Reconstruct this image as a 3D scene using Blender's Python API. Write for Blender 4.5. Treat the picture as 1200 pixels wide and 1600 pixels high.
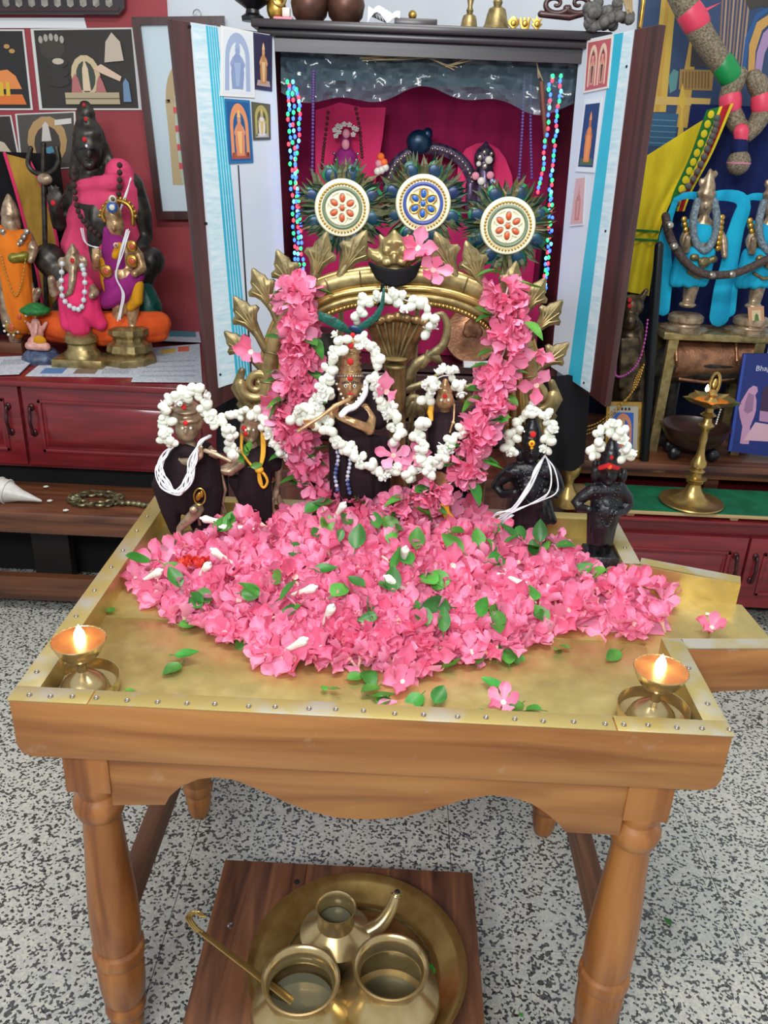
import bpy, bmesh, math, random
import numpy as np
from mathutils import Vector, Matrix, Euler, noise as mnoise
random.seed(7); np.random.seed(7)
for o in list(bpy.data.objects): bpy.data.objects.remove(o)
SC = bpy.context.scene; COL = SC.collection
# ------------------------------------------------------------------ camera
FL, PITCH, ROLL, YAW = 1305.03, 0.4163, 0.0419, 0.0131
CP = Vector((0.0212, -0.9364, 1.5134))
FW = Vector((-math.sin(YAW)*math.cos(PITCH), math.cos(YAW)*math.cos(PITCH), -math.sin(PITCH)))
_r = Vector((math.cos(YAW), math.sin(YAW), 0)); _u = _r.cross(FW)
RT = _r*math.cos(ROLL) + _u*math.sin(ROLL); UP = _u*math.cos(ROLL) - _r*math.sin(ROLL)
cam = bpy.data.cameras.new('camera'); cam_o = bpy.data.objects.new('camera', cam); COL.objects.link(cam_o)
cam.sensor_fit = 'HORIZONTAL'; cam.sensor_width = 36.0; cam.lens = FL*36/1200; cam.clip_start = .02
mw = Matrix(((RT.x, UP.x, -FW.x, CP.x), (RT.y, UP.y, -FW.y, CP.y), (RT.z, UP.z, -FW.z, CP.z), (0, 0, 0, 1)))
cam_o.matrix_world = mw; SC.camera = cam_o
# ------------------------------------------------------------------ light
world = bpy.data.worlds.new('room_light'); SC.world = world; world.use_nodes = True
bg = world.node_tree.nodes['Background']; bg.inputs[0].default_value = (0.9, 0.95, 1.0, 1); bg.inputs[1].default_value = 0.55
def area_light(name, loc, target, sx, sy, power, color):
    l = bpy.data.lights.new(name, 'AREA'); l.shape = 'RECTANGLE'; l.size = sx; l.size_y = sy; l.energy = power; l.color = color
    o = bpy.data.objects.new(name, l); COL.objects.link(o); o.location = loc
    o.rotation_euler = (Vector(target)-Vector(loc)).to_track_quat('-Z', 'Y').to_euler(); return o
area_light('tube_light_overhead', (0.1, 0.05, 2.95), (0.05, 0.4, 0.5), 1.4, 0.35, 40, (1.0, .97, .92))
area_light('tube_light_rear', (-.5, -2.0, 2.5), (0, .9, 0.6), 1.5, 0.4, 58, (.93, .97, 1.0))
SC.view_settings.view_transform = 'Standard'; SC.view_settings.look = 'None'
SC.view_settings.gamma = 1.0; SC.view_settings.use_curve_mapping = False
SC.view_settings.exposure = 0.24
# ------------------------------------------------------------------ photo-calibrated placement helpers
def ray(px, py): return FW + RT*((px-600)/FL) - UP*((py-800)/FL)
def at(px, py, Y): d = ray(px, py); return CP + d*((Y-CP.y)/d.y)
def atz(px, py, z): d = ray(px, py); return CP + d*((z-CP.z)/d.z)
def mpp(p): return (Vector(p)-CP).dot(FW)/FL          # metres per photo pixel at a point
# ------------------------------------------------------------------ colours and materials
def lin(h, a=1.0):
    h = h.lstrip('#'); c = [int(h[i:i+2], 16)/255 for i in (0, 2, 4)]
    return tuple([x/12.92 if x <= .04045 else ((x+.055)/1.055)**2.4 for x in c]+[a])
MATS = {}
def M(name, hx=None, rough=.5, metal=0., hx2=None, scale=18., stretch=(1, 1, 1), detail=4., lo=.35, hi=.65, bump=0., bscale=None,
      rnd=0., emit=0., coat=0., transl=0., alpha=1., spec=.5, sheen=0., huev=0.):
    if hx is None: return MATS[name]
    m = bpy.data.materials.new(name); m.use_nodes = True; MATS[name] = m
    nt = m.node_tree; N = nt.nodes; L = nt.links; b = N['Principled BSDF']
    b.inputs['Roughness'].default_value = rough; b.inputs['Metallic'].default_value = metal
    b.inputs['Specular IOR Level'].default_value = spec
    if coat: b.inputs['Coat Weight'].default_value = coat; b.inputs['Coat Roughness'].default_value = .08
    if sheen: b.inputs['Sheen Weight'].default_value = sheen
    tc = N.new('ShaderNodeTexCoord'); mp = N.new('ShaderNodeMapping'); mp.inputs['Scale'].default_value = stretch
    L.new(tc.outputs['Object'], mp.inputs['Vector'])
    col = None
    if hx2:
        nz = N.new('ShaderNodeTexNoise'); nz.inputs['Scale'].default_value = scale; nz.inputs['Detail'].default_value = detail
        L.new(mp.outputs[0], nz.inputs['Vector'])
        cr = N.new('ShaderNodeValToRGB'); cr.color_ramp.elements[0].position = lo; cr.color_ramp.elements[1].position = hi
        cr.color_ramp.elements[0].color = lin(hx); cr.color_ramp.elements[1].color = lin(hx2)
        L.new(nz.outputs['Fac'], cr.inputs[0]); col = cr.outputs[0]
    else:
        b.inputs['Base Color'].default_value = lin(hx)
    if rnd or huev:
        oi = N.new('ShaderNodeObjectInfo'); hs = N.new('ShaderNodeHueSaturation')
        if col is None: hs.inputs['Color'].default_value = lin(hx)
        else: L.new(col, hs.inputs['Color'])
        mr = N.new('ShaderNodeMapRange'); mr.inputs[3].default_value = 1-rnd; mr.inputs[4].default_value = 1+rnd
        L.new(oi.outputs['Random'], mr.inputs[0]); L.new(mr.outputs[0], hs.inputs['Value'])
        if huev:
            wn = N.new('ShaderNodeTexWhiteNoise'); wn.noise_dimensions = '1D'; L.new(oi.outputs['Random'], wn.inputs['W'])
            m2 = N.new('ShaderNodeMapRange'); m2.inputs[3].default_value = .5-huev; m2.inputs[4].default_value = .5+huev
            L.new(wn.outputs[0], m2.inputs[0]); L.new(m2.outputs[0], hs.inputs['Hue'])
        col = hs.outputs[0]
    if col is not None: L.new(col, b.inputs['Base Color'])
    if emit:
        b.inputs['Emission Strength'].default_value = emit
        b.inputs['Emission Color'].default_value = lin(hx)
    if bump:
        n2 = N.new('ShaderNodeTexNoise'); n2.inputs['Scale'].default_value = bscale or scale; n2.inputs['Detail'].default_value = 5
        L.new(mp.outputs[0], n2.inputs['Vector'])
        bp = N.new('ShaderNodeBump'); bp.inputs['Strength'].default_value = bump; bp.inputs['Distance'].default_value = .004
        L.new(n2.outputs['Fac'], bp.inputs['Height']); L.new(bp.outputs[0], b.inputs['Normal'])
    if transl:
        tr = N.new('ShaderNodeBsdfTranslucent'); mx = N.new('ShaderNodeMixShader'); mx.inputs[0].default_value = transl
        if col is not None: L.new(col, tr.inputs[0])
        else: tr.inputs[0].default_value = lin(hx)
        L.new(b.outputs[0], mx.inputs[1]); L.new(tr.outputs[0], mx.inputs[2]); L.new(mx.outputs[0], N['Material Output'].inputs[0])
    if alpha < 1: b.inputs['Alpha'].default_value = alpha
    return m
# metals
M('brass', 'c0a264', .28, .85, 'a88a4e', 30, bump=.05)
M('brass_old', 'ac9868', .37, .7, '807048', 40, bump=.12, bscale=70)
M('brass_dark', '8e7e56', .4, .62, '5e5438', 45, bump=.2, bscale=90)
M('bronze', 'b8a286', .33, .5, '806a54', 45, bump=.15, bscale=80)
M('bronze_dark', '4a463e', .38, .6, '2c2a28', 35, bump=.1)
M('copper', 'a87858', .35, .8, '7c5642', 30, bump=.3, bscale=120)
M('gold', 'd2a850', .3, .85, 'a87c34', 40)
M('silver', 'b8b2a8', .3, .85, '8a8074', 40)
M('steel', 'c8c8c8', .25, 1)
# cloth
def cloth(n, a, b=None, r=.85, **k): return M(n, a, r, 0, b or a, 14, stretch=(1, 1, .35), bump=.75, bscale=38, spec=.25, **k)
cloth('cloth_black', '24141a', '160c10'); cloth('cloth_magenta', 'a81c54', '8c1648'); cloth('cloth_pink', 'de4c74', 'c83c64')
cloth('cloth_hotpink', 'e2386e', 'cc2a5c'); cloth('cloth_orange', 'e8622a', 'c8481c'); cloth('cloth_orange2', 'e07a20', 'c86414')
cloth('cloth_yellow', 'e0cc2c', 'c8b020'); cloth('cloth_turq', '1aa8cc', '1088b0'); cloth('cloth_navy', '16245c', '0e1844')
cloth('cloth_purple', '9a2a7c', '7c1c64'); cloth('cloth_gold', 'b8903c', '8c6a28'); cloth('cloth_green', '146a48', '0e5438')
cloth('cloth_red', 'b02028', '901820'); cloth('cloth_darkblack', '100e12', '08070a'); cloth('cloth_greenb', '2c7a34', '1c5c28')
# plaster and paints
M('paint_maroon', 'a03a40', .6, 0, '8e3038', 2.5); M('paint_white', 'd8dde2', .7, 0, 'c8ced6', 3)
M('red_lacquer', '7c2026', .3, 0, '621a20', 6, stretch=(1, 8, 8), bump=.06, bscale=30, coat=.25)
M('dark', '0c0a0a', .8); M('void_shade', '0a0808', .9)  # the second black paints the shade below the left cabinet
M('white_paper', 'e4e6e8', .75); M('ink', '2a2a30', .7); M('paper_blue', '4c86b0', .7)
M('laminate', 'ced4da', .35, 0, 'c2cad4', 3); M('laminate_marble', 'd2e0e4', .35, 0, 'b4d0da', 9, stretch=(2, 2, 14))
M('laminate_turq', '3cb4cc', .35, 0, '30a4c0', 3)
M('thread_white', 'e8e8ec', .7); M('thread_yellow', 'd89c24', .7)
M('kumkum', 'c01c20', .8); M('kumkum_orange', 'e85a1c', .7); M('turmeric', 'f0b010', .7)
M('stone_black', '0c0c10', .34, .0, '141418', 30, bump=.4, bscale=130, coat=.08)
M('black_metal', '10161a', .4, .3)
M('eye_white', 'e0dcd4', .4)

def wood(name, a, b, axis, rough=.4, sc=1.0, coat=.15, c3=None):
    m = bpy.data.materials.new(name); m.use_nodes = True; MATS[name] = m
    nt = m.node_tree; N = nt.nodes; L = nt.links; p = N['Principled BSDF']
    p.inputs['Roughness'].default_value = rough; p.inputs['Coat Weight'].default_value = coat; p.inputs['Coat Roughness'].default_value = .2
    tc = N.new('ShaderNodeTexCoord'); mp = N.new('ShaderNodeMapping'); s = [16*sc]*3; s[axis] = 1.3*sc
    mp.inputs['Scale'].default_value = s; L.new(tc.outputs['Object'], mp.inputs['Vector'])
    oi = N.new('ShaderNodeObjectInfo'); vm = N.new('ShaderNodeVectorMath'); vm.operation = 'ADD'
    ms = N.new('ShaderNodeVectorMath'); ms.operation = 'SCALE'; ms.inputs[3].default_value = 37.
    cb = N.new('ShaderNodeCombineXYZ')
    for i in range(3): L.new(oi.outputs['Random'], cb.inputs[i])
    L.new(cb.outputs[0], ms.inputs[0]); L.new(mp.outputs[0], vm.inputs[0]); L.new(ms.outputs[0], vm.inputs[1])
    n1 = N.new('ShaderNodeTexNoise'); n1.inputs['Scale'].default_value = 1.6; n1.inputs['Detail'].default_value = 6; n1.inputs['Distortion'].default_value = .7
    L.new(vm.outputs[0], n1.inputs['Vector'])
    cr = N.new('ShaderNodeValToRGB'); e = cr.color_ramp.elements
    e[0].position = .32; e[0].color = lin(b); e[1].position = .58; e[1].color = lin(a)
    if c3: x = e.new(.72); x.color = lin(c3)
    L.new(n1.outputs['Fac'], cr.inputs[0]); L.new(cr.outputs[0], p.inputs['Base Color'])
    if name == 'teak_x':                # dried water stains
        s1 = N.new('ShaderNodeTexNoise'); s1.inputs['Scale'].default_value = 9; s1.inputs['Detail'].default_value = 8; s1.inputs['Roughness'].default_value = .75; L.new(tc.outputs['Object'], s1.inputs['Vector'])
        r1 = N.new('ShaderNodeMapRange'); r1.inputs[1].default_value = .60; r1.inputs[2].default_value = .78; r1.inputs[4].default_value = .55; L.new(s1.outputs['Fac'], r1.inputs[0])
        m1 = N.new('ShaderNodeMix'); m1.data_type = 'RGBA'; m1.inputs[7].default_value = lin('c0aa98'); L.new(r1.outputs[0], m1.inputs[0]); L.new(cr.outputs[0], m1.inputs[6]); L.new(m1.outputs[2], p.inputs['Base Color'])
    bp = N.new('ShaderNodeBump'); bp.inputs['Strength'].default_value = .12; bp.inputs['Distance'].default_value = .003
    L.new(n1.outputs['Fac'], bp.inputs['Height']); L.new(bp.outputs[0], p.inputs['Normal'])
    return m
wood('teak_x', 'a06a36', '7c481e', 0, c3='aa763e'); wood('teak_y', '986636', '70441f', 1, c3='a27240'); wood('teak_z', 'a46832', '743f18', 2, c3='ac743a')
wood('teak_worn', '7e5840', '5c3c2a', 1, rough=.6, coat=0)
wood('stool_wood', '75492e', '3c2216', 1, rough=.5, sc=1.3, c3='8a5c3c'); wood('bench_wood', '6a3e26', '3e2216', 0, rough=.45, c3='7c4a2e')
wood('dark_wood', '4a2826', '2e1816', 2, rough=.35, coat=.2); wood('dark_wood_x', '3e2024', '261214', 0, rough=.3, coat=.3)
wood('shrine_wood', '2c2226', '1a1418', 0, rough=.35, coat=.3); wood('brown_panel', '5a2a1a', '3c1a10', 2, rough=.35, coat=.2)

def terrazzo():
    m = bpy.data.materials.new('terrazzo'); m.use_nodes = True; MATS['terrazzo'] = m
    nt = m.node_tree; N = nt.nodes; L = nt.links; p = N['Principled BSDF']; p.inputs['Roughness'].default_value = .22
    g = N.new('ShaderNodeNewGeometry')
    dn = N.new('ShaderNodeTexNoise'); dn.inputs['Scale'].default_value = 120; L.new(g.outputs['Position'], dn.inputs['Vector'])
    ma = N.new('ShaderNodeVectorMath'); ma.operation = 'MULTIPLY_ADD'; ma.inputs[1].default_value = (.0035, .0035, .0035)
    L.new(dn.outputs['Color'], ma.inputs[0]); L.new(g.outputs['Position'], ma.inputs[2])
    def chips(scale, stops):
        v = N.new('ShaderNodeTexVoronoi'); v.inputs['Scale'].default_value = scale; v.inputs['Randomness'].default_value = 1
        L.new(ma.outputs[0], v.inputs['Vector'])
        s = N.new('ShaderNodeSeparateColor'); L.new(v.outputs['Color'], s.inputs[0])
        r = N.new('ShaderNodeValToRGB'); r.color_ramp.interpolation = 'CONSTANT'; e = r.color_ramp.elements
        e[0].position = 0; e[0].color = lin(stops[0][1]); e[1].position = stops[1][0]; e[1].color = lin(stops[1][1])
        for q, c in stops[2:]: x = e.new(q); x.color = lin(c)
        L.new(s.outputs[0], r.inputs[0]); return r.outputs[0]
    a = chips(185, [(0, '18191b'), (.26, '4c4e4e'), (.29, 'b2b2aa'), (.5, 'c0beb2'), (.72, 'b6b6ae'), (.9, 'c8c4b4')])
    b = chips(330, [(0, '3c3e40'), (.12, '8c8c86'), (.3, 'b4b4ac'), (.6, 'a4a6a2'), (.8, 'c6c4b8')])
    mx = N.new('ShaderNodeMix'); mx.data_type = 'RGBA'; mx.inputs[0].default_value = .16
    L.new(a, mx.inputs[6]); L.new(b, mx.inputs[7]); L.new(mx.outputs[2], p.inputs['Base Color'])
    return m
terrazzo()
def brass_sheet():
    m = bpy.data.materials.new('brass_sheet'); m.use_nodes = True; MATS['brass_sheet'] = m
    nt = m.node_tree; N = nt.nodes; L = nt.links; p = N['Principled BSDF']
    tc = N.new('ShaderNodeTexCoord')
    n1 = N.new('ShaderNodeTexNoise'); n1.inputs['Scale'].default_value = 7; n1.inputs['Detail'].default_value = 8; n1.inputs['Roughness'].default_value = .65
    n2 = N.new('ShaderNodeTexNoise'); n2.inputs['Scale'].default_value = 26; n2.inputs['Detail'].default_value = 6
    for n in (n1, n2): L.new(tc.outputs['Object'], n.inputs['Vector'])
    r = N.new('ShaderNodeValToRGB'); e = r.color_ramp.elements; e[0].position = .3; e[0].color = lin('a8925a'); e[1].position = .7; e[1].color = lin('d0be84')
    x = e.new(.5); x.color = lin('bca868'); L.new(n1.outputs['Fac'], r.inputs[0]); L.new(r.outputs[0], p.inputs['Base Color'])
    r2 = N.new('ShaderNodeMapRange'); r2.inputs[1].default_value = .3; r2.inputs[2].default_value = .7; r2.inputs[3].default_value = .24; r2.inputs[4].default_value = .5
    L.new(n2.outputs['Fac'], r2.inputs[0]); L.new(r2.outputs[0], p.inputs['Roughness']); p.inputs['Metallic'].default_value = .66
    bp = N.new('ShaderNodeBump'); bp.inputs['Strength'].default_value = .1; bp.inputs['Distance'].default_value = .004
    L.new(n1.outputs['Fac'], bp.inputs['Height']); L.new(bp.outputs[0], p.inputs['Normal'])
brass_sheet()
M('brass_strip_worn', 'a4945c', .5, .4, 'a8a498', 14, lo=.42, hi=.62, bump=.15)
M('brass_strip', 'b8a464', .42, .55, 'b8b2a4', 16, lo=.5, hi=.72, bump=.1)
# ------------------------------------------------------------------ mesh building
PENDING = []
def shade(me, smooth, voxel, angle):
    me.polygons.foreach_set('use_smooth', [bool(smooth)]*len(me.polygons))
    if smooth and not voxel: me.set_sharp_from_angle(angle=math.radians(angle))
def flush():                        # apply all modifiers in one pass
    dg = bpy.context.evaluated_depsgraph_get(); new = []
    for o, sm_, vx, an in PENDING: new.append(bpy.data.meshes.new_from_object(o.evaluated_get(dg)))
    for (o, sm_, vx, an), nm in zip(PENDING, new):
        old = o.data; nm.name = old.name; o.modifiers.clear(); o.data = nm; bpy.data.meshes.remove(old); shade(nm, sm_, vx, an)
    PENDING.clear()
def root(name, loc, label, cat, group=None):
    o = bpy.data.objects.new(name, None); COL.objects.link(o); o.location = loc; o.empty_display_size = .03
    tag(o, label, cat, group); return o
def tag(o, label=None, cat=None, group=None, kind=None):
    if label: o['label'] = label
    if cat: o['category'] = cat
    if group: o['group'] = group
    if kind: o['kind'] = kind
    return o
def worg(p):
    v = Vector((0, 0, 0))
    while p is not None: v += p.location; p = p.parent
    return v
class MB:
    def __init__(s): s.v = []; s.f = []
    def add(s, vs, fs):
        n = len(s.v); s.v += [Vector(p) for p in vs]; s.f += [tuple(i+n for i in f) for f in fs]; return s
    def box(s, a, b):
        (x0, y0, z0), (x1, y1, z1) = a, b
        return s.add([(x0, y0, z0), (x1, y0, z0), (x1, y1, z0), (x0, y1, z0), (x0, y0, z1), (x1, y0, z1), (x1, y1, z1), (x0, y1, z1)],
                     [(0, 3, 2, 1), (4, 5, 6, 7), (0, 1, 5, 4), (1, 2, 6, 5), (2, 3, 7, 6), (3, 0, 4, 7)])
    def hexa(s, b4, t4):     # bottom quad, top quad (counter-clockwise from above)
        return s.add(list(b4)+list(t4), [(0, 3, 2, 1), (4, 5, 6, 7), (0, 1, 5, 4), (1, 2, 6, 5), (2, 3, 7, 6), (3, 0, 4, 7)])
    def prism(s, poly, off):  # poly: 3D points, extruded by vector off
        n = len(poly); off = Vector(off); P = [Vector(p) for p in poly]
        vs = P+[p+off for p in P]
        return s.add(vs, [tuple(range(n)), tuple(range(2*n-1, n-1, -1))]+[(i, i+n, (i+1) % n+n, (i+1) % n) for i in range(n)])
    def tube(s, pts, rad, seg=10, cap=True, flat=None, closed=False):
        pts = [Vector(p) for p in pts]
        if not hasattr(rad, '__len__'): rad = [rad]*len(pts)
        rad = list(rad); n = len(pts)
        if n < 2: return s
        tang = []
        for i in range(n):
            if closed: t = pts[(i+1) % n]-pts[i-1]
            else: t = pts[min(i+1, n-1)]-pts[max(i-1, 0)]
            if t.length < 1e-9: t = Vector((0, 0, 1))
            tang.append(t.normalized())
        ref = Vector((0, 1, 0)) if abs(tang[0].y) < .9 else Vector((1, 0, 0))
        u = (ref-tang[0]*ref.dot(tang[0])).normalized(); fr = []
        for i in range(n):
            u = u-tang[i]*u.dot(tang[i]); u = u.normalized() if u.length > 1e-6 else Vector((1, 0, 0)); fr.append((u.copy(), tang[i].cross(u)))
        rings = []
        def ring(c, fr_, r): 
            a, b = fr_
            return [c+(a*math.cos(k*2*math.pi/seg)*(flat or 1)+b*math.sin(k*2*math.pi/seg))*r for k in range(seg)]
        if cap and not closed:
            for a in (80, 50, 25): a = math.radians(a); rings.append(ring(pts[0]-tang[0]*rad[0]*math.sin(a), fr[0], rad[0]*math.cos(a)))
        for i in range(n): rings.append(ring(pts[i], fr[i], rad[i]))
        if cap and not closed:
            for a in (25, 50, 80): a = math.radians(a); rings.append(ring(pts[-1]+tang[-1]*rad[-1]*math.sin(a), fr[-1], rad[-1]*math.cos(a)))
        vs = [p for r in rings for p in r]; fs = []; m = len(rings)
        for i in range(m if closed else m-1):
            j = (i+1) % m
            for k in range(seg): fs.append((i*seg+k, i*seg+(k+1) % seg, j*seg+(k+1) % seg, j*seg+k))
        if not closed: fs.append(tuple(range(seg-1, -1, -1))); fs.append(tuple((m-1)*seg+k for k in range(seg)))
        return s.add(vs, fs)
    def lathe(s, prof, c=(0, 0, 0), seg=32, axis=None, flute=None):
        c = Vector(c); vs = []; fs = []; n = len(prof)
        R = (Vector(axis).to_track_quat('Z', 'Y').to_matrix() if axis is not None else Matrix.Identity(3))
        for i, (r, z) in enumerate(prof):
            for k in range(seg):
                a = k*2*math.pi/seg; q = r*(1+(flute[1]*math.cos(flute[0]*a) if flute else 0))
                vs.append(c+R @ Vector((q*math.cos(a), q*math.sin(a), z)))
        for i in range(n-1):
            for k in range(seg): fs.append((i*seg+k, i*seg+(k+1) % seg, (i+1)*seg+(k+1) % seg, (i+1)*seg+k))
        if prof[0][0] > 1e-6: fs.append(tuple(range(seg-1, -1, -1)))
        if prof[-1][0] > 1e-6: fs.append(tuple((n-1)*seg+k for k in range(seg)))
        return s.add(vs, fs)
    def ell(s, c, r, R=None, seg=14, rings=9):
        c = Vector(c); r = (r, r, r) if not hasattr(r, '__len__') else r; vs = []; fs = []
        R = R or Matrix.Identity(3)
        for i in range(1, rings):
            t = math.pi*i/rings
            for k in range(seg):
                a = 2*math.pi*k/seg; vs.append(c+R @ Vector((r[0]*math.sin(t)*math.cos(a), r[1]*math.sin(t)*math.sin(a), r[2]*math.cos(t))))
        top = len(vs); vs.append(c+R @ Vector((0, 0, r[2]))); bot = top+1; vs.append(c-R @ Vector((0, 0, r[2])))
        for i in range(rings-2):
            for k in range(seg): fs.append((i*seg+k, (i+1)*seg+k, (i+1)*seg+(k+1) % seg, i*seg+(k+1) % seg))
        for k in range(seg): fs.append((top, k, (k+1) % seg)); b = (rings-2)*seg; fs.append((bot, b+(k+1) % seg, b+k))
        return s.add(vs, fs)
    def torus(s, c, R, r, axis=(0, 0, 1), seg=28, ms=8):
        Q = Vector(axis).to_track_quat('Z', 'Y').to_matrix()
        return s.tube([Vector(c)+Q @ Vector((R*math.cos(k*2*math.pi/seg), R*math.sin(k*2*math.pi/seg), 0)) for k in range(seg)], r, ms, closed=True)
    def grid(s, fn, nu, nv, thick=0):
        vs = [fn(i/nu, j/nv) for j in range(nv+1) for i in range(nu+1)]
        fs = [(j*(nu+1)+i, j*(nu+1)+i+1, (j+1)*(nu+1)+i+1, (j+1)*(nu+1)+i) for j in range(nv) for i in range(nu)]
        return s.add(vs, fs)
    def clampz(s, z):
        for p in s.v: p.z = max(p.z, z)
        return s
    def build(s, name, mat, parent=None, smooth=True, bevel=0, voxel=0, solid=0, label=None, cat=None, group=None, kind=None, sm=2, angle=40):
        if parent is not None: org = worg(parent)
        else:
            a = np.array([tuple(p) for p in s.v]); org = Vector(((a[:, 0].min()+a[:, 0].max())/2, (a[:, 1].min()+a[:, 1].max())/2, a[:, 2].min()))
        me = bpy.data.meshes.new(name); me.from_pydata([tuple(p-org) for p in s.v], [], s.f); me.update()
        bm = bmesh.new(); bm.from_mesh(me); bmesh.ops.recalc_face_normals(bm, faces=bm.faces); bm.to_mesh(me); bm.free()
        o = bpy.data.objects.new(name, me); COL.objects.link(o)
        mlist = mat if isinstance(mat, (list, tuple)) else [mat]
        for q in mlist: me.materials.append(MATS[q])
        if parent is not None: o.parent = parent
        else: o.location = org
        mods = False
        if voxel:
            r = o.modifiers.new('r', 'REMESH'); r.mode = 'VOXEL'; r.voxel_size = voxel; r.use_smooth_shade = True
            if sm: q = o.modifiers.new('s', 'SMOOTH'); q.iterations = sm; q.factor = .5
            mods = True
        if solid: q = o.modifiers.new('t', 'SOLIDIFY'); q.thickness = solid; q.offset = 0; mods = True
        if bevel: q = o.modifiers.new('b', 'BEVEL'); q.width = bevel; q.segments = 2; q.limit_method = 'ANGLE'; q.angle_limit = math.radians(35); mods = True
        if mods: PENDING.append((o, smooth, voxel, angle))
        else: shade(me, smooth, voxel, angle)
        tag(o, label, cat, group, kind)
        return o
def inst(name, mesh, parent, M4):
    o = bpy.data.objects.new(name, mesh); COL.objects.link(o); o.parent = parent; o.matrix_basis = M4; return o
class Fig(MB):                      # traced figure: photo pixels on an upright plane at depth Y, each with its own depth offset
    def __init__(s, Y): super().__init__(); s.Y = Y
    def p(s, q): return at(q[0], q[1], s.Y+(q[2] if len(q) > 2 else 0))
    def cap(s, a, b, r1, r2=None, flat=None): 
        A, B = s.p(a), s.p(b); k = mpp(A); return s.tube([A, B], [r1*k, (r1 if r2 is None else r2)*k], 12, flat=flat)
    def path(s, pts, rad, seg=10, flat=None):
        P = [s.p(q) for q in pts]; k = mpp(P[0])
        if not hasattr(rad, '__len__'): rad = [rad]*len(P)
        return s.tube(P, [r*k for r in rad], seg, flat=flat)
    def el(s, q, rx, rz=None, ry=None, tilt=0):
        P = s.p(q); k = mpp(P); rz = rx if rz is None else rz; ry = rx if ry is None else ry
        return s.ell(P, (rx*k, ry*k, rz*k), Matrix.Rotation(math.radians(tilt), 3, 'Y'))
    def poly(s, pts, th, back=0):    # traced outline, extruded in depth by th metres
        P = [at(q[0], q[1], s.Y+back) for q in pts]; return s.prism(P, (0, th, 0))
def smoothpath(pts, n):             # Catmull-Rom through tuples
    if len(set(len(p) for p in pts)) > 1: pts = [tuple(p)+(0,)*(3-len(p)) for p in pts]
    P = [np.array(p, float) for p in pts]; P = [2*P[0]-P[1]]+P+[2*P[-1]-P[-2]]; out = []
    m = len(P)-3
    for i in range(n):
        t = i/(n-1)*m; k = min(int(t), m-1); u = t-k; a, b, c, d = P[k:k+4]
        out.append(tuple(.5*((2*b)+(-a+c)*u+(2*a-5*b+4*c-d)*u*u+(-a+3*b-3*c+d)*u**3)))
    return out
def struct(o): o['kind'] = 'structure'; return o
# ================================================================== SETTING
H = .788; TF = .745                       # rim height and tray floor height of the offering table
fl = MB().box((-2.4, -2.2, -.05), (2.6, 2.5, -.012)).build('floor', 'dark'); struct(fl)
tx0, ty0, ts = -.41-.6*4, .285-.6*5, .6
for i in range(9):
    for j in range(10):
        x, y = tx0+i*ts, ty0+j*ts
        if y > 2.4 or x > 2.5: continue
        MB().box((x+.0008, y+.0008, -.03), (x+ts-.0008, min(y+ts-.0008, 2.5), 0)).build('floor_tile', 'terrazzo', fl, smooth=False)
YW = 2.5
struct(MB().box((-2.4, YW, -.05), (2.6, YW+.1, 3.0)).build('wall_back', 'paint_white', smooth=False))
a = at(262, 20, YW)
struct(MB().box((-2.4, YW-.006, .6), (a.x, YW-.0005, 3.0)).build('wall_back_maroon', 'paint_maroon', smooth=False))
struct(MB().box((a.x, YW-.006, .6), (at(330, 300, YW).x, YW-.0005, at(300, 85, YW).z)).build('trim_1', 'paint_maroon', smooth=False))
# ================================================================== OFFERING TABLE
T = root('offering_table', (0, .37, 0), 'honey-coloured wooden altar table with brass-lined tray top and side spout', 'table')
th = .03; tb = H-.098; D = .744
def board_x(x0, x1, y0, y1, name='side_board', r=.02):
    P = [(x0, y0, H), (x0, y0, tb+r), (x0+r*.3, y0, tb+r*.3), (x0+r, y0, tb), (x1-r, y0, tb), (x1-r*.3, y0, tb+r*.3), (x1, y0, tb+r), (x1, y0, H)]
    return MB().prism(P, (0, y1-y0, 0)).build(name, 'teak_x', T, bevel=.003)
board_x(-.5, .5, 0, th, 'front_board')
board_x(-.5, .5, D-th, D, 'back_board')
MB().box((-.5, th, tb), (-.5+th, D-th, H)).build('side_board', 'teak_y', T, bevel=.002)
SY0, SY1 = .245, .512
MB().box((.5-th, th, tb), (.5, SY0, H)).build('side_board', 'teak_y', T, bevel=.002)
MB().box((.5-th, SY1, tb), (.5, D-th, H)).build('side_board', 'teak_y', T, bevel=.002)
# spout walls converge towards the mouth
e0, e1 = Vector((.685, .262, 0)), Vector((.672, .452, 0))
def spout_wall(p, q, t, name):
    d = (q-p).normalized(); nrm = Vector((-d.y, d.x, 0))*t
    b = [p+Vector((0, 0, tb+.01)), q+Vector((0, 0, tb+.02)), q+nrm+Vector((0, 0, tb+.02)), p+nrm+Vector((0, 0, tb+.01))]
    tp = [p+Vector((0, 0, H)), q+Vector((0, 0, H)), q+nrm+Vector((0, 0, H)), p+nrm+Vector((0, 0, H))]
    if t < 0: b.reverse(); tp.reverse()
    MB().hexa(b, tp).build(name, 'teak_x', T, bevel=.002)
    e = .0016; up = Vector((0, 0, e)); lo = Vector((0, 0, -.0002)); 
    s = MB().hexa([v+lo for v in tp], [v+up for v in tp]).build('rim_strip', 'brass_strip_worn', T, smooth=False)
    return s
ps, qs = Vector((.5, SY0, 0)), e0
spout_wall(ps, qs, -.028, 'spout_wall')
pn, qn = Vector((.5, SY1, 0)), e1
spout_wall(pn, qn, .028, 'spout_wall')
MB().hexa([(.47, SY0, tb+.01), (e0.x, e0.y, tb+.015), (e1.x, e1.y, tb+.015), (.47, SY1, tb+.01)],
          [(.47, SY0, TF-.002), (e0.x, e0.y, TF-.004), (e1.x, e1.y, TF-.004), (.47, SY1, TF-.002)]).build('spout_floor', 'teak_x', T)
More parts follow.
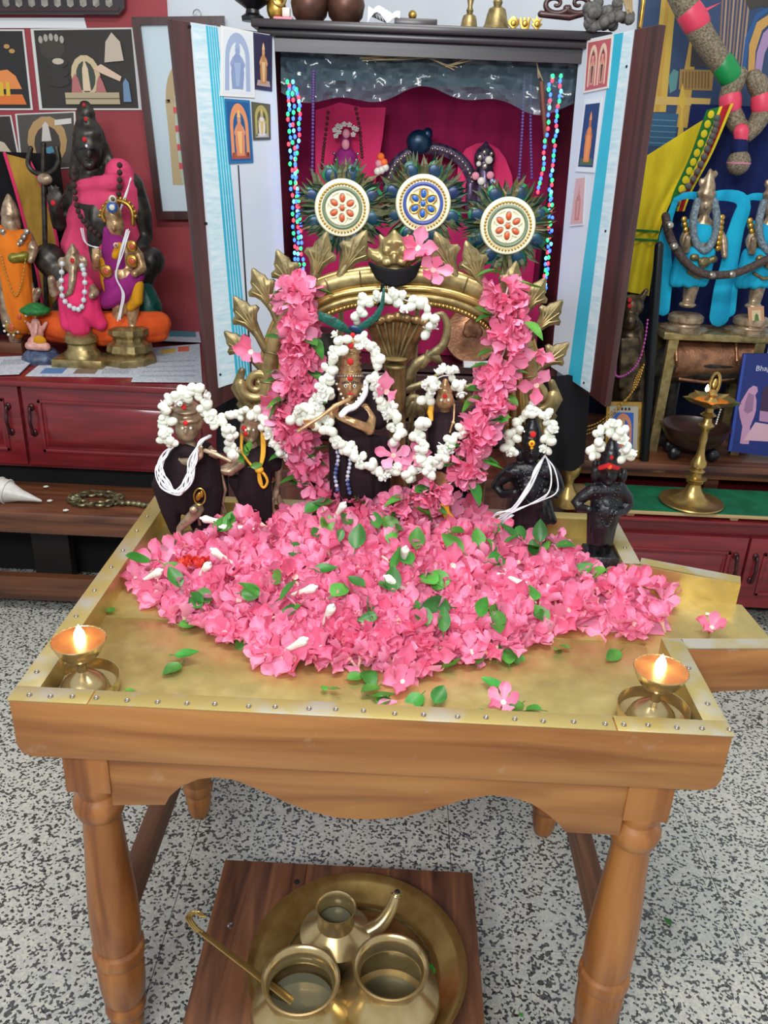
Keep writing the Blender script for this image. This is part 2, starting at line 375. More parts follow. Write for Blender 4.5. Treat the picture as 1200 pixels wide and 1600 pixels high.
MB().hexa([(.46, SY0, TF-.002), (e0.x+.012, e0.y, TF-.004), (e1.x+.012, e1.y, TF-.004), (.46, SY1, TF-.002)],
          [(.46, SY0, TF+.0005), (e0.x+.012, e0.y, TF-.002), (e1.x+.012, e1.y, TF-.002), (.46, SY1, TF+.0005)]).build('spout_lining', 'brass_sheet', T)
MB().hexa([(ps.x-.02, ps.y-.001, TF), (qs.x, qs.y-.001, TF-.003), (qs.x, qs.y+.002, TF-.003), (ps.x-.02, ps.y+.002, TF)],
          [(ps.x-.02, ps.y-.001, H), (qs.x, qs.y-.001, H), (qs.x, qs.y+.002, H), (ps.x-.02, ps.y+.002, H)]).build('spout_lining', 'brass_sheet', T)
MB().hexa([(pn.x-.02, pn.y-.002, TF), (qn.x, qn.y-.002, TF-.003), (qn.x, qn.y+.001, TF-.003), (pn.x-.02, pn.y+.001, TF)],
          [(pn.x-.02, pn.y-.002, H), (qn.x, qn.y-.002, H), (qn.x, qn.y+.001, H), (pn.x-.02, pn.y+.001, H)]).build('spout_lining', 'brass_sheet', T)
# tray floor: two brass sheets with a lapped seam
MB().box((-.5+th, th, tb), (.5-th, D-th, TF-.003)).build('tray_bed', 'teak_x', T)
MB().box((-.5+th, th, TF-.003), (.5-th, .30, TF)).build('tray_sheet', 'brass_sheet', T, bevel=.0008)
MB().box((-.5+th, .297, TF-.003), (.5-th, D-th, TF+.0012)).build('tray_sheet', 'brass_sheet', T, bevel=.0008)
for a, b in (((-.5+th, th-.001, TF), (.5-th, th+.0015, H)), ((-.5+th-.001, th, TF), (-.5+th+.0015, D-th, H)), ((.5-th-.0015, th, TF), (.5-th+.001, SY0, H)),
             ((.5-th-.0015, SY1, TF), (.5-th+.001, D-th, H)), ((-.5+th, D-th-.0015, TF), (.5-th, D-th+.001, H))):
    MB().box(a, b).build('tray_lining', 'brass_sheet', T, smooth=False)
nail = MB().lathe([(.0001, .0006), (.0012, .0005), (.0016, .0002), (.0024, .0011), (.0034, .0012), (.004, .0002), (.0001, -.001)], seg=12).build('nail', 'silver')
nail_me = nail.data; bpy.data.objects.remove(nail)
def strip(a, b, nails, mt='brass_strip'):
    s = MB().box((a[0], a[1], H-.0002), (b[0], b[1], H+.0016)).build('rim_strip', mt, T, bevel=.0006)
    for x, y in nails: inst('nail', nail_me, s, Matrix.Translation(Vector((x, y, H+.0014))-worg(T)))
strip((-.502, -.001), (-.39, th+.002), [(-.475+.03*i, .012+random.uniform(-.002, .002)) for i in range(3)])
strip((-.388, -.001), (.34, th+.001), [(-.378+.0415*i+random.uniform(-.004, .004), .012+random.uniform(-.002, .002)) for i in range(18)])
strip((.342, -.001), (.502, th+.002), [(.352+.036*i+random.uniform(-.004, .004), .012+random.uniform(-.002, .002)) for i in range(5)])
strip((-.502, th+.002), (-.5+th+.002, D), [(-.487, .07+.08*i+random.uniform(-.01, .01)) for i in range(8)])
strip((.5-th-.002, th+.002), (.502, SY0), [(.487, .07+.09*i) for i in range(2)], 'brass_strip_worn')
strip((.5-th-.002, SY1), (.502, D), [(.487, .58)], 'brass_strip_worn')
strip((-.5+th, D-th-.001), (.5-th, D+.001), [])
# legs
YB = .03; LX = .418; LYs = (.065, .617)
bz = tb-.09
prof = [(.0001, 0), (.021, 0), (.026, .02), (.030, .05), (.030, .06), (.026, .066), (.034, .075), (.036, .085), (.034, .095), (.030, .10), (.036, .115), (.039, .14), (.040, .17), (.040, .20),
        (.037, .206), (.043, .213), (.044, .225), (.043, .237), (.037, .243), (.0405, .26), (.0415, .30), (.040, .35), (.037, .40), (.033, .46), (.030, .515), (.029, .53),
        (.036, .537), (.040, .55), (.040, .562), (.035, .572), (.030, .578), (.034, .59), (.036, bz+.002), (.0001, bz+.002)]
prof = [(r, z*(bz+.002)/prof[-1][1] if z else 0) for r, z in prof]
for lx in (-LX, LX):
    for ly in LYs:
        m = MB().lathe(prof, (lx, ly, 0), 28); m.box((lx-.034, ly-.035, bz), (lx+.034, ly+.035, tb-.0005))
        m.build('leg', 'teak_z', T, bevel=.0015)
# aprons: front one scalloped
AP = [(153, 1180), (165, 1258), (258, 1258), (266, 1244), (285, 1228), (310, 1218), (335, 1215), (365, 1219), (400, 1232), (440, 1251), (480, 1267), (530, 1279), (580, 1281), (630, 1277),
      (680, 1264), (725, 1250), (765, 1243), (800, 1246), (830, 1256), (855, 1272), (872, 1287), (884, 1301), (975, 1306), (990, 1230)]
P3 = [at(x, y, YB+.003) for x, y in AP]; P3[0].z = P3[-1].z = tb; P3[0].x = -.385; P3[-1].x = .385; P3[1].x = -.385; P3[-2].x = .385
MB().prism(P3, (0, .022, 0)).build('apron', 'teak_x', T, bevel=.001)
MB().box((-.39, .62, tb-.06), (.39, .64, tb)).build('apron', 'teak_x', T)
for sx in (-1, 1):
    MB().box((sx*.418-.011, .09, tb-.07), (sx*.418+.011, .585, tb)).build('apron', 'teak_y', T)
    MB().box((sx*.418-.016, .075, .245), (sx*.418+.016, .60, .305)).build('stretcher', 'teak_worn', T, bevel=.002)
# ================================================================== STOOL WITH WATER VESSELS
SZ = .14
c0, c1, c2, c3 = atz(352, 1343, SZ), atz(740, 1364, SZ), atz(757, 1602, SZ), atz(284, 1602, SZ)
fx0, fx1 = (c0.x+c3.x)/2, (c1.x+c2.x)/2; fy1 = c0.y; fy0 = fy1-.46
S = root('low_stool', ((fx0+fx1)/2, (fy0+fy1)/2, 0), 'low dark wooden stool on the floor under the altar table', 'stool')
nb = 3
for i in range(nb):
    xa = fx0+(fx1-fx0)*i/nb; xb = fx0+(fx1-fx0)*(i+1)/nb
    MB().box((xa, fy0, SZ-.025), (xb-.0006, fy1, SZ)).build('plank', 'stool_wood', S, bevel=.0015)
for yy in (fy0+.03, fy1-.06): MB().box((fx0+.02, yy, SZ-.06), (fx1-.02, yy+.03, SZ-.025)).build('batten', 'stool_wood', S)
for xx in (fx0+.02, fx1-.06):
    for yy in (fy0+.03, fy1-.07): MB().box((xx, yy, 0), (xx+.04, yy+.04, SZ-.025)).build('leg', 'stool_wood', S)
for (x, y) in [(360, 1446), (704, 1450), (626, 1384), (464, 1378)]:
    p = atz(x, y, SZ); MB().lathe([(.006, 0), (.006, .001), (.003, .0018), (.0001, .002)], p, 12).build('nail_head', 'steel' if x == 360 else 'dark', S)
PC = Vector((-.006, .103, SZ)); PR = .195
pl = root('brass_platter', PC, 'large round brass platter with raised rim on the low stool', 'platter')
MB().lathe([(.0001, .004), (PR-.045, .004), (PR-.04, .006), (PR-.012, .028), (PR, .034), (PR+.001, .037), (PR-.004, .037), (PR-.016, .031), (PR-.045, .0085), (PR-.05, .0065), (PR-.06, .0065), (.0001, .0065)][::-1], PC, 64).build('dish', 'brass', pl)
MB().torus(PC+Vector((0, 0, .008)), PR-.058, .0022, seg=64).build('ridge', 'brass_dark', pl)
zb = SZ+.0065
def pot(mx, my, zr, r, label, bodyr, name='water_pot'):
    c = atz(mx, my, zr); c = Vector((c.x, c.y, zb)); h = zr-zb
    o = root(name, c, label, 'pot')
    pr = [(.0001, 0), (bodyr*.62, 0), (bodyr*.9, h*.14), (bodyr, h*.36), (bodyr*.96, h*.52), (r*.93, h*.70), (r*.86, h*.80), (r*.9, h*.93), (r*.99, h*.985), (r, h), (r*.95, h*1.005),
          (r*.89, h*.985), (r*.82, h*.90), (r*.80, h*.80), (r*.88, h*.68), (bodyr*.92, h*.5), (bodyr*.94, h*.36), (bodyr*.84, h*.16), (bodyr*.5, h*.05), (.0001, h*.045)]
    MB().lathe(pr, c, 48).build('body', 'brass_pot', o)
    return o, c, h
M('brass_pot', 'c8b284', .22, .8, 'b49c68', 25)
M('water', '7c7c66', .02, 0, spec=.8, alpha=.45); MATS['water'].node_tree.nodes['Principled BSDF'].inputs['IOR'].default_value = 1.33
o, c, h = pot(470, 1529, .268, .064, 'open brass pot at front left of the platter with a ladle in it', .083)
MB().lathe([(.0001, h*.52), (.055, h*.52), (.0001, h*.525)], c, 32).build('water', 'water', o); potA = c; hA = h
o, c, h = pot(611, 1509, .268, .063, 'open brass pot at front right of the platter near a green leaf', .086)
MB().lathe([(.0001, h*.16), (.06, h*.16), (.0001, h*.165)], c, 32).build('water', 'water', o)
o, c, h = pot(525, 1417, .275, .036, 'brass spouted water jug at the back of the platter', .066, 'spouted_jug')
MB().lathe([(.0001, h*.74), (.029, h*.74), (.0001, h*.745)], c, 32).build('water', 'water', o)
A = Vector((c.x+.045, c.y+.005, c.z+h*.42)); E_ = atz(619, 1399, .262)
sp = [A, A.lerp(E_, .35)+Vector((.012, -.002, -.006)), A.lerp(E_, .7)+Vector((.01, 0, -.004)), E_]
sp = [Vector(q) for q in smoothpath([tuple(q) for q in sp], 12)]
MB().tube(sp, [.017-.009*i/11 for i in range(12)], 14).build('spout', 'brass_pot', o)
MB().torus(E_, .0085, .0018, (sp[-1]-sp[-2]), 16, 6).build('spout_lip', 'brass_pot', o)
MB().ell(E_+(sp[-1]-sp[-2]).normalized()*.006, .0055).build('spout_opening', 'dark', o)
# ladle
la, lb = atz(312, 1456, .285), Vector((potA.x+.006, potA.y-.006, potA.z+hA*.42))
ld = root('ladle', lb, 'long flat-handled brass ladle leaning in the front left pot', 'ladle')
d = (lb-la); sd = d.cross(Vector((0, 0, 1))).normalized()*.0075
up = Vector((0, 0, .003))
MB().hexa([la-sd*.6, lb-sd, lb+sd, la+sd*.6], [la-sd*.6+up, lb-sd+up, lb+sd+up, la+sd*.6+up]).build('handle', 'brass', ld, bevel=.001)
hk = [la+Vector((0, 0, .0)), la+Vector((-.012, .006, .006)), la+Vector((-.022, .018, .012)), la+Vector((-.012, .028, .014)), la+Vector((.002, .02, .012))]
for k in (-1, 0, 1): MB().tube([Vector(q)+Vector((k*.004, 0, 0)) for q in smoothpath([tuple(q) for q in hk], 14)], .0022, 8).build('hook', 'brass', ld)
MB().lathe([(.0001, 0), (.011, .003), (.016, .012), (.0145, .012), (.01, .005), (.0001, .002)], lb+Vector((.012, -.006, -.012)), 20).build('bowl', 'brass', ld)
# ================================================================== TWO OIL LAMPS ON THE TRAY
M('flame', 'ffc860', emit=14.); M('flame_core', 'fff0c0', emit=30.); M('oil', 'd87a1c', .05, 0, spec=.8); M('wick', 'e8ddc8', .8)
M('cup_glow_orange', 'd88a4c', .32, .55, 'c0743c', 40)  # orange of the flame glow put into the cup's inner colour
def diya(c, label):
    c = Vector(c); o = root('oil_lamp', c, label, 'oil lamp', 'oil lamps at the front corners of the tray')
    MB().lathe([(.0001, .001), (.043, .001), (.049, .006), (.0515, .024), (.0525, .0245), (.053, .023), (.0505, .004), (.045, -.0005), (.0001, -.0005)], c, 48).build('dish', 'brass_pot', o)
    MB().lathe([(.036, .001), (.0355, .006), (.031, .016), (.022, .026), (.012, .032), (.0075, .036), (.0065, .046), (.0075, .052), (.0001, .055)], c, 64, flute=(32, .012)).build('stem', 'brass_pot', o)
    MB().lathe([(.0001, .052), (.007, .052), (.019, .058), (.029, .068), (.035, .080), (.0385, .089), (.0395, .0895), (.0385, .0905), (.0375, .0895), (.034, .081), (.028, .0695), (.017, .0605), (.0001, .0575)], c, 64, flute=(40, .008)).build('cup', 'brass_pot', o)
    MB().lathe([(.0372, .0892), (.0335, .081), (.0272, .0702), (.016, .0612), (.0001, .0582), (.0001, .0578), (.0165, .0608), (.0276, .0698), (.0338, .081), (.0374, .0894)], c, 48).build('cup_glow', 'cup_glow_orange', o)  # separate inner skin, coloured as if lit orange by the flame
    MB().lathe([(.0001, .0690), (.0255, .0690), (.0001, .0700)], c, 40).build('oil', 'oil', o)
    MB().tube([c+Vector((0, 0, .06)), c+Vector((0, .003, .075)), c+Vector((0, .004, .081))], [.0035, .0035, .0055], 10).build('wick', 'wick', o)
    f = MB().lathe([(.0001, 0), (.006, .003), (.0082, .009), (.007, .016), (.0034, .023), (.0001, .029)], c+Vector((0, .005, .083)), 16).build('flame', 'flame_core', o)
    l = bpy.data.lights.new('flame_light', 'POINT'); l.energy = 1.0; l.color = (1, .42, .10); l.shadow_soft_size = .006
    lo = bpy.data.objects.new('flame_light', l); COL.objects.link(lo); lo.parent = o; lo.location = (0, .004, .094)
    return o
diya((-.428, .085, TF+.0016), 'lit brass oil lamp at the front left corner of the tray')
diya((.416, .083, TF+.0016), 'lit brass oil lamp at the front right corner of the tray')
# ================================================================== FLOWER AND LEAF MESHES
def mat_petal(name, base, edge, deep):
    m = bpy.data.materials.new(name); m.use_nodes = True; MATS[name] = m
    nt = m.node_tree; N = nt.nodes; L = nt.links; p = N['Principled BSDF']; p.inputs['Roughness'].default_value = .55
    tc = N.new('ShaderNodeTexCoord'); oi = N.new('ShaderNodeObjectInfo')
    nz = N.new('ShaderNodeTexNoise'); nz.inputs['Scale'].default_value = 40; L.new(tc.outputs['Object'], nz.inputs['Vector'])
    r = N.new('ShaderNodeValToRGB'); e = r.color_ramp.elements; e[0].position = 0.; e[0].color = lin(deep); e[1].position = 1.; e[1].color = lin(edge)
    x = e.new(.45); x.color = lin(base)
    ad = N.new('ShaderNodeMath'); ad.operation = 'MULTIPLY_ADD'; ad.inputs[1].default_value = .35; L.new(nz.outputs['Fac'], ad.inputs[0])
    m2 = N.new('ShaderNodeMath'); m2.operation = 'MULTIPLY'; m2.inputs[1].default_value = .72; L.new(oi.outputs['Random'], m2.inputs[0])
    L.new(m2.outputs[0], ad.inputs[2]); L.new(ad.outputs[0], r.inputs[0]); L.new(r.outputs[0], p.inputs['Base Color'])
    tr = N.new('ShaderNodeBsdfTranslucent'); L.new(r.outputs[0], tr.inputs[0])
    mx = N.new('ShaderNodeMixShader'); mx.inputs[0].default_value = .32
    L.new(p.outputs[0], mx.inputs[1]); L.new(tr.outputs[0], mx.inputs[2]); L.new(mx.outputs[0], N['Material Output'].inputs[0])
mat_petal('petal_pink', 'f486ac', 'f8aaca', 'ec6688'); mat_petal('petal_red', 'e04038', 'ee6044', 'cc2c2c')
M('throat', 'eec0b0', .6); M('jasmine', 'e6e9da', .5, transl=.15); M('jasmine_open', 'f0f1ea', .55, transl=.2); M('stem_green', '8aa860', .6)
M('leaf', '52983a', .42, 0, '3c7c2c', 60, rnd=.35, transl=.2, huev=.02); M('leaf_dark', '3c7c30', .4, 0, '2c6426', 60, rnd=.3, transl=.15)
M('tube_white', 'e6e4d4', .55); M('petal_orange', 'ee6a28', .6)
def me_of(mb, name, mat, solid=0):
    o = mb.build(name, mat, None, solid=solid, angle=80); m = o.data
    off = o.location.copy(); m.transform(Matrix.Translation(off)); bpy.data.objects.remove(o); return m
def petal_mesh(L_, W, curl, ruf, seed, pt=.6):
    rr = random.Random(seed); ph = rr.uniform(0, 6)
    def fn(u, v):
        w = W*(math.sin(min(1, v**.62)*math.pi*.86+.12))*1.0
        w = W*((.22+.78*v**.8) if v < .6 else (1-.0*v))*math.sqrt(max(0.02, 1-((v-.62)/.4)**2 if v > .62 else 1))
        x = (u-.5)*w; y = v*L_
        z = curl*L_*v*v + ruf*math.sin(u*7+ph)*v*L_ + .22*W*(2*u-1)**2*v
        return Vector((x, y, z))
    return MB().grid(fn, 4, 5)
PETALS = [me_of(petal_mesh(.0275*k, .0205*k2, c, r, i), 'petal', 'petal_pink') for i, (k, k2, c, r) in enumerate([(1, 1, .18, .05), (1.08, 1.1, -.25, .06), (.92, 1.0, .42, .08), (1.1, .95, -.1, .1)])]
THROAT = me_of(MB().lathe([(.0001, -.017), (.0022, -.016), (.002, -.006), (.0035, -.001), (.0045, .0015), (.002, .0012), (.0001, .0005)], (0, 0, 0), 9), 'throat', 'throat')
def petal_mats(rng, n=5):
    out = []; a0 = rng.uniform(0, 6.28); tl = rng.uniform(.15, .95)
    for k in range(n):
        if rng.random() < .12: continue
        out.append((rng.randrange(4), Matrix.Rotation(a0+k*2*math.pi/n+rng.uniform(-.2, .2), 4, 'Z') @ Matrix.Translation((0, .002, 0)) @ Matrix.Rotation(tl+rng.uniform(-.35, .35), 4, 'X')))
    return out
def flower(M4, rng, label, group, cat='flower', name='pink_flower'):
    o = bpy.data.objects.new(name, THROAT); COL.objects.link(o); o.matrix_basis = M4; tag(o, label, cat, group)
    for i, m in petal_mats(rng): inst('petal', PETALS[i], o, m)
    return o
FLJ = []                                                   # whole-flower meshes, used inside garlands and the flower bed
for s in range(6):
    rg = random.Random(100+s); mb = MB()
    for i, m in petal_mats(rg):
        me = PETALS[i]; mb.add([m @ v.co for v in me.vertices], [tuple(p.vertices) for p in me.polygons])
    FLJ.append(me_of(mb, 'flower', 'petal_pink'))
def leaf_mesh(L_, W, seed, mat='leaf'):
    rr = random.Random(seed); tw = rr.uniform(-.5, .5); bd = rr.uniform(-.5, .3)
    def fn(u, v):
        w = W*math.sin(math.pi*min(1, .04+v*.96)**.75)**.85; x = (u-.5)*w*(1+.06*math.sin(v*40))
        z = .35*abs(u-.5)*w + bd*L_*v*v + tw*x*v
        return Vector((x, v*L_, z))
    mb = MB().grid(fn, 4, 6); mb.tube([Vector((0, -.25*L_, 0)), Vector((0, 0, 0))], [.0006, .0008], 5)
    return me_of(mb, 'leaf', mat)
LEAVES = [leaf_mesh(.030, .021, 1), leaf_mesh(.034, .019, 2), leaf_mesh(.026, .020, 3), leaf_mesh(.036, .024, 4), leaf_mesh(.028, .014, 5, 'leaf_dark'), leaf_mesh(.032, .02, 6, 'leaf_dark')]
BUD = [me_of(MB().lathe([(.0001, -.0075), (.0026, -.0065), (.0055, -.002), (.0062, .002), (.0045, .006), (.0001, .0085)], (0, 0, 0), 9), 'bud', 'jasmine')]
def jas_open():
    mb = MB()
    for ring_, n, t in ((0, 5, .35), (1, 5, 1.0)):
        for k in range(n):
            m = Matrix.Rotation(k*6.283/n+ring_*.6, 4, 'Z') @ Matrix.Rotation(t, 4, 'X')
            pm = petal_mesh(.0092, .0068, .15, .03, k)
            mb.add([m @ v for v in pm.v], pm.f)
    mb.ell((0, 0, .002), .003, seg=7, rings=5)
    return me_of(mb, 'bud', 'jasmine_open')
BUD.append(jas_open())
BUD.append(me_of(MB().ell((0, 0, 0), (.0058, .0058, .0075), seg=9, rings=7).add([(0, 0, 0)], []), 'bud', 'jasmine'))
def rot_rand(rng): return Euler((rng.uniform(0, 6.28), rng.uniform(0, 6.28), rng.uniform(0, 6.28))).to_matrix().to_4x4()
def jasmine(paths, label, seed=0, per=2, sp=.0095, rad=.008, group='jasmine garlands', size=1.12, wth=(5, 4, 3), extra=None):
    """paths: list of lists of (px, py, Y); one garland thing with a string and many buds"""
    rng = random.Random(seed); P0 = [at(*q) for q in paths[0]]; sp *= 1.12; size *= 1.16; per = min(per, 3); wth = (wth[0]+3, max(1, wth[1]-1), wth[2]+1)
    base = min(P0, key=lambda v: v.z)
    o = root('jasmine_garland', base, label, 'garland', group)
    for path in paths:
        P = [Vector(q) for q in smoothpath([tuple(at(*q)) for q in path], max(12, len(path)*8))]
        MB().tube(P, .0009, 5).build('string', 'thread_white', o)
        L_ = [0]
        for i in range(1, len(P)): L_.append(L_[-1]+(P[i]-P[i-1]).length)
        n = max(2, int(L_[-1]/sp))
        for k in range(n):
            s = L_[-1]*k/(n-1); i = max(1, next((j for j in range(len(L_)) if L_[j] >= s-1e-9), len(L_)-1)); u = (s-L_[i-1])/max(1e-9, L_[i]-L_[i-1])
            c = P[i-1].lerp(P[i], u)
            for q in range(per):
                off = Vector((rng.gauss(0, 1), rng.gauss(-.2, .8), rng.gauss(0, 1))); off = off.normalized()*rad*rng.uniform(.45, 1.1)
                m = rng.choices((0, 1, 2), wth)[0]; sc = size*rng.uniform(.85, 1.25)
                qd = off.to_track_quat('Z', 'Y').to_matrix().to_4x4()
                inst('bud', BUD[m], o, Matrix.Translation(c+off-base) @ qd @ Matrix.Diagonal((sc, sc, sc, 1)))
    return o
# ================================================================== THE MOUND OF FLOWERS ON THE TRAY
POLY = [(203, 903), (225, 935), (268, 968), (305, 985), (352, 1000), (395, 1020), (432, 1042), (490, 1043), (560, 1045), (608, 1058), (640, 1072), (668, 1045), (720, 1032), (775, 1032), (830, 1012), (900, 985),
        (960, 996), (1000, 1000), (1048, 985), (1050, 930), (1000, 912), (940, 905), (905, 880), (880, 848), (800, 850), (760, 822), (735, 800), (690, 790), (640, 778), (585, 785), (540, 788), (500, 800), (450, 812), (420, 832), (350, 815), (320, 850), (290, 862), (250, 880)]
CR = [(-.42, .50, .030), (-.33, .55, .05), (-.20, .60, .060), (-.06, .60, .098), (.02, .60, .10), (.12, .60, .09), (.22, .60, .06), (.33, .55, .045), (.42, .46, .04), (.50, .40, .03)]
def inpoly(x, y, P=POLY):
    r = False; j = len(P)-1
    for i in range(len(P)):
        if (P[i][1] > y) != (P[j][1] > y) and x < (P[j][0]-P[i][0])*(y-P[i][1])/(P[j][1]-P[i][1])+P[i][0]: r = not r
        j = i
    return r
WP = [tuple(atz(x, y, TF+.001)[:2]) for x, y in POLY]
def front_y(x):                       # front edge of the mound on the tray floor
    pts = WP[:19]
    for a, b in zip(pts, pts[1:]):
        if min(a[0], b[0]) <= x <= max(a[0], b[0]) and a[0] != b[0]: return a[1]+(b[1]-a[1])*(x-a[0])/(b[0]-a[0])
    return pts[0][1] if x < pts[0][0] else pts[-1][1]
def hgt(x, y):
    i = 0
    if x <= CR[0][0]: cy, hz = CR[0][1:]; hz *= max(0, 1-(CR[0][0]-x)/.06)
    elif x >= CR[-1][0]: cy, hz = CR[-1][1:]; hz *= max(0, 1-(x-CR[-1][0])/.05)
    else:
        for a, b in zip(CR, CR[1:]):
            if a[0] <= x <= b[0]: t = (x-a[0])/(b[0]-a[0]); cy = a[1]+(b[1]-a[1])*t; hz = a[2]+(b[2]-a[2])*t
    fy = front_y(x)
    if y >= cy: t = max(0, 1-(y-cy)/.09); return hz*t**.5
    t = (y-fy)/max(.02, cy-fy)
    if t <= 0: return 0
    return hz*(.28*min(1, t*5)+.72*t**1.15) if t < 1 else hz
def on_mound(px, py):
    d = ray(px, py); best = None
    for i in range(400):
        t = 1.0+i*.003; p = CP+d*t
        if p.z <= TF+hgt(p.x, p.y): return p
    return atz(px, py, TF)
rng = random.Random(3); pts = []; tries = 0
xs = [p[0] for p in POLY]; ys = [p[1] for p in POLY]
mind = 15.5
while len(pts) < 300 and tries < 60000:
    tries += 1; x = rng.uniform(min(xs), max(xs)); y = rng.uniform(min(ys), max(ys))
    if tries % 6000 == 0: mind *= .92
    if inpoly(x, y) and all((x-a)**2+((y-b)*1.15)**2 > mind*mind for a, b in pts): pts.append((x, y))
def zone(x, y):
    if x < 330: return 'left tip of the heap by the red flower'
    if x > 930: return 'right tip of the heap by the spout'
    if y > 985: return 'along the front edge of the heap'
    if y < 850: return 'back of the heap below the central idols'
    return 'left of the middle of the heap' if x < 520 else ('right of the middle of the heap' if x > 720 else 'in the middle of the heap')
for x, y in pts:
    p = on_mound(x, y); tilt = Matrix.Rotation(rng.gauss(.35, .55), 4, 'X') @ Matrix.Rotation(rng.gauss(0, .55), 4, 'Y'); s = rng.uniform(1.0, 1.4)
    Mx = Matrix.Translation(p+Vector((0, 0, .012+rng.uniform(0, .006)))) @ tilt @ Matrix.Rotation(rng.uniform(0, 6.28), 4, 'Z') @ Matrix.Diagonal((s, s, s, 1))
    flower(Mx, rng, 'loose pink flower on the tray, '+zone(x, y), 'pink flowers heaped on the tray')
# uncountable filling below the top layer
bed = MB(); nx, ny = 60, 40
x0, x1 = -.46, .52; y0, y1 = .1, .70
def bfn(u, v):
    x = x0+(x1-x0)*u; y = y0+(y1-y0)*v; h = hgt(x, y)
    return Vector((x, y, TF+.0015+max(0, h-.007)))
bed.grid(bfn, nx, ny)
keep = [f for f in bed.f if max(bed.v[i].z for i in f) > TF+.004]; bed.f = keep
for i in range(620):
    x, y = rng.uniform(min(xs), max(xs)), rng.uniform(min(ys), max(ys))
    if not inpoly(x, y): continue
    p = on_mound(x, y); me = FLJ[rng.randrange(6)]
    m = Matrix.Translation(p+Vector((0, 0, .004))) @ Matrix.Rotation(rng.gauss(.2, .5), 4, 'X') @ Matrix.Rotation(rng.gauss(0, .5), 4, 'Y') @ Matrix.Rotation(rng.uniform(0, 6.28), 4, 'Z')
    bed.add([m @ v.co for v in me.vertices], [tuple(q.vertices) for q in me.polygons])
bed.build('flower_bed', 'petal_pink', None, label='pink petals packed underneath the heap of blossoms on the tray', cat='petals', kind='stuff', angle=80)
# leaves lying among the blossoms
LP = [(430, 918), (458, 872), (497, 862), (520, 808), (560, 800), (478, 822), (508, 826), (545, 828), (570, 812), (600, 830), (612, 855), (650, 800), (590, 848), (492, 912), (568, 940), (610, 948), (598, 930), (640, 905), (575, 965),
      (700, 972), (648, 880), (612, 912), (440, 958), (520, 955), (590, 985), (470, 970), (745, 985), (760, 975), (757, 865), (770, 855), (785, 870), (805, 862), (820, 875), (838, 868), (850, 880), (830, 890), (800, 850), (775, 842), (865, 872),
      (900, 860), (905, 872), (760, 900), (720, 885), (745, 875), (935, 895), (955, 905), (920, 905), (940, 912), (700, 930), (680, 935), (850, 993), (835, 975), (770, 978), (830, 960), (325, 830), (340, 838), (352, 833), (318, 845), (360, 848), (345, 850),
      (240, 898), (262, 905), (285, 940), (310, 950), (330, 965), (318, 972), (405, 955), (380, 950), (665, 1000), (690, 1010), (555, 880), (535, 850), (625, 845), (665, 825), (700, 850), (440, 812)]
for k, (x, y) in enumerate(LP):
    p = on_mound(x, y) if inpoly(x, y) else atz(x, y, TF+.006); s = rng.uniform(1.15, 1.6)
    o = bpy.data.objects.new('green_leaf', LEAVES[rng.randrange(6)]); COL.objects.link(o)
    o.matrix_basis = Matrix.Translation(p+Vector((0, -.012, .036 if inpoly(x, y) else .006))) @ Matrix.Rotation(rng.gauss(.45, .3), 4, 'X') @ Matrix.Rotation(rng.gauss(0, .35), 4, 'Y') @ Matrix.Rotation(rng.uniform(0, 6.28), 4, 'Z') @ Matrix.Diagonal((s, s, s, 1))
    tag(o, 'green leaf among blossoms on the tray, '+zone(x, y), 'leaf', 'green leaves among the blossoms')
LPL = [(282, 1040, 'pair of crumpled green leaves lying alone on bare brass at left', 2), (196, 1080, 'tiny green leaf beside the left oil lamp dish', 1), (280, 978, 'flat green leaf at the lower left edge of the blossom heap', 1), (376, 1000, 'green leaf beside a single pink petal on bare brass', 1), (432, 1040, 'small green leaf next to a white bud at the front of the heap', 1),
       (515, 1078, 'two small green leaves on bare brass left of the front blossom', 2), (544, 1064, 'single green leaf on the brass before the heap, third from the left', 1), (570, 1052, 'dark round green leaf at the heap front edge', 1), (590, 1075, 'long narrow green leaf standing in the front sprig', 1), (582, 1090, 'green leaf at the foot of the front sprig', 1), (606, 1092, 'round green leaf at right of the front sprig', 1),
       (658, 1088, 'oval green leaf just right of the foremost blossom', 1), (680, 1102, 'round green leaf nearest the front rim', 1), (692, 1046, 'thin dark green leaf above the oval leaf', 1), (745, 1040, 'large green leaf under the heap edge right of the foremost blossom', 1), (790, 1022, 'broad dark green leaves at the heap edge above a curled leaf', 2), (795, 1040, 'curled green leaf with a thin stalk on bare brass', 1),
       (788, 1078, 'folded green leaf lying alone on bare brass at right of centre', 1), (815, 1101, 'dark green leaf near the front rim right of the pink petals', 1), (845, 1112, 'pale green leaf touching the front rim at right', 1), (890, 1015, 'small green leaf below the right end of the heap', 1), (968, 1020, 'pale oval green leaf left of the right oil lamp', 1), (745, 1112, 'tiny green leaf scrap by the front rim', 1), (868, 1018, 'very small green leaf scrap below the heap', 1), (167, 956, 'small yellow green leaf by the left rim of the tray', 1)]
for k, (x, y, lab, n) in enumerate(LPL):
    p = atz(x, y, TF+.004); s = rng.uniform(1.0, 1.2)*(.55 if ('tiny' in lab or 'small' in lab) else 1)
    o = bpy.data.objects.new('green_leaf', LEAVES[k % 4]); COL.objects.link(o)
    o.matrix_basis = Matrix.Translation(p+Vector((0, 0, .003))) @ Matrix.Rotation(rng.gauss(.1, .15), 4, 'X') @ Matrix.Rotation(rng.uniform(0, 6.28), 4, 'Z') @ Matrix.Diagonal((s, s, s, 1))
    tag(o, lab, 'leaf', 'single leaves on bare brass')
    if n == 2: inst('leaf_blade', LEAVES[(k+1) % 4], o, Matrix.Translation((.016, -.006, .001)) @ Matrix.Rotation(2.2, 4, 'Z'))
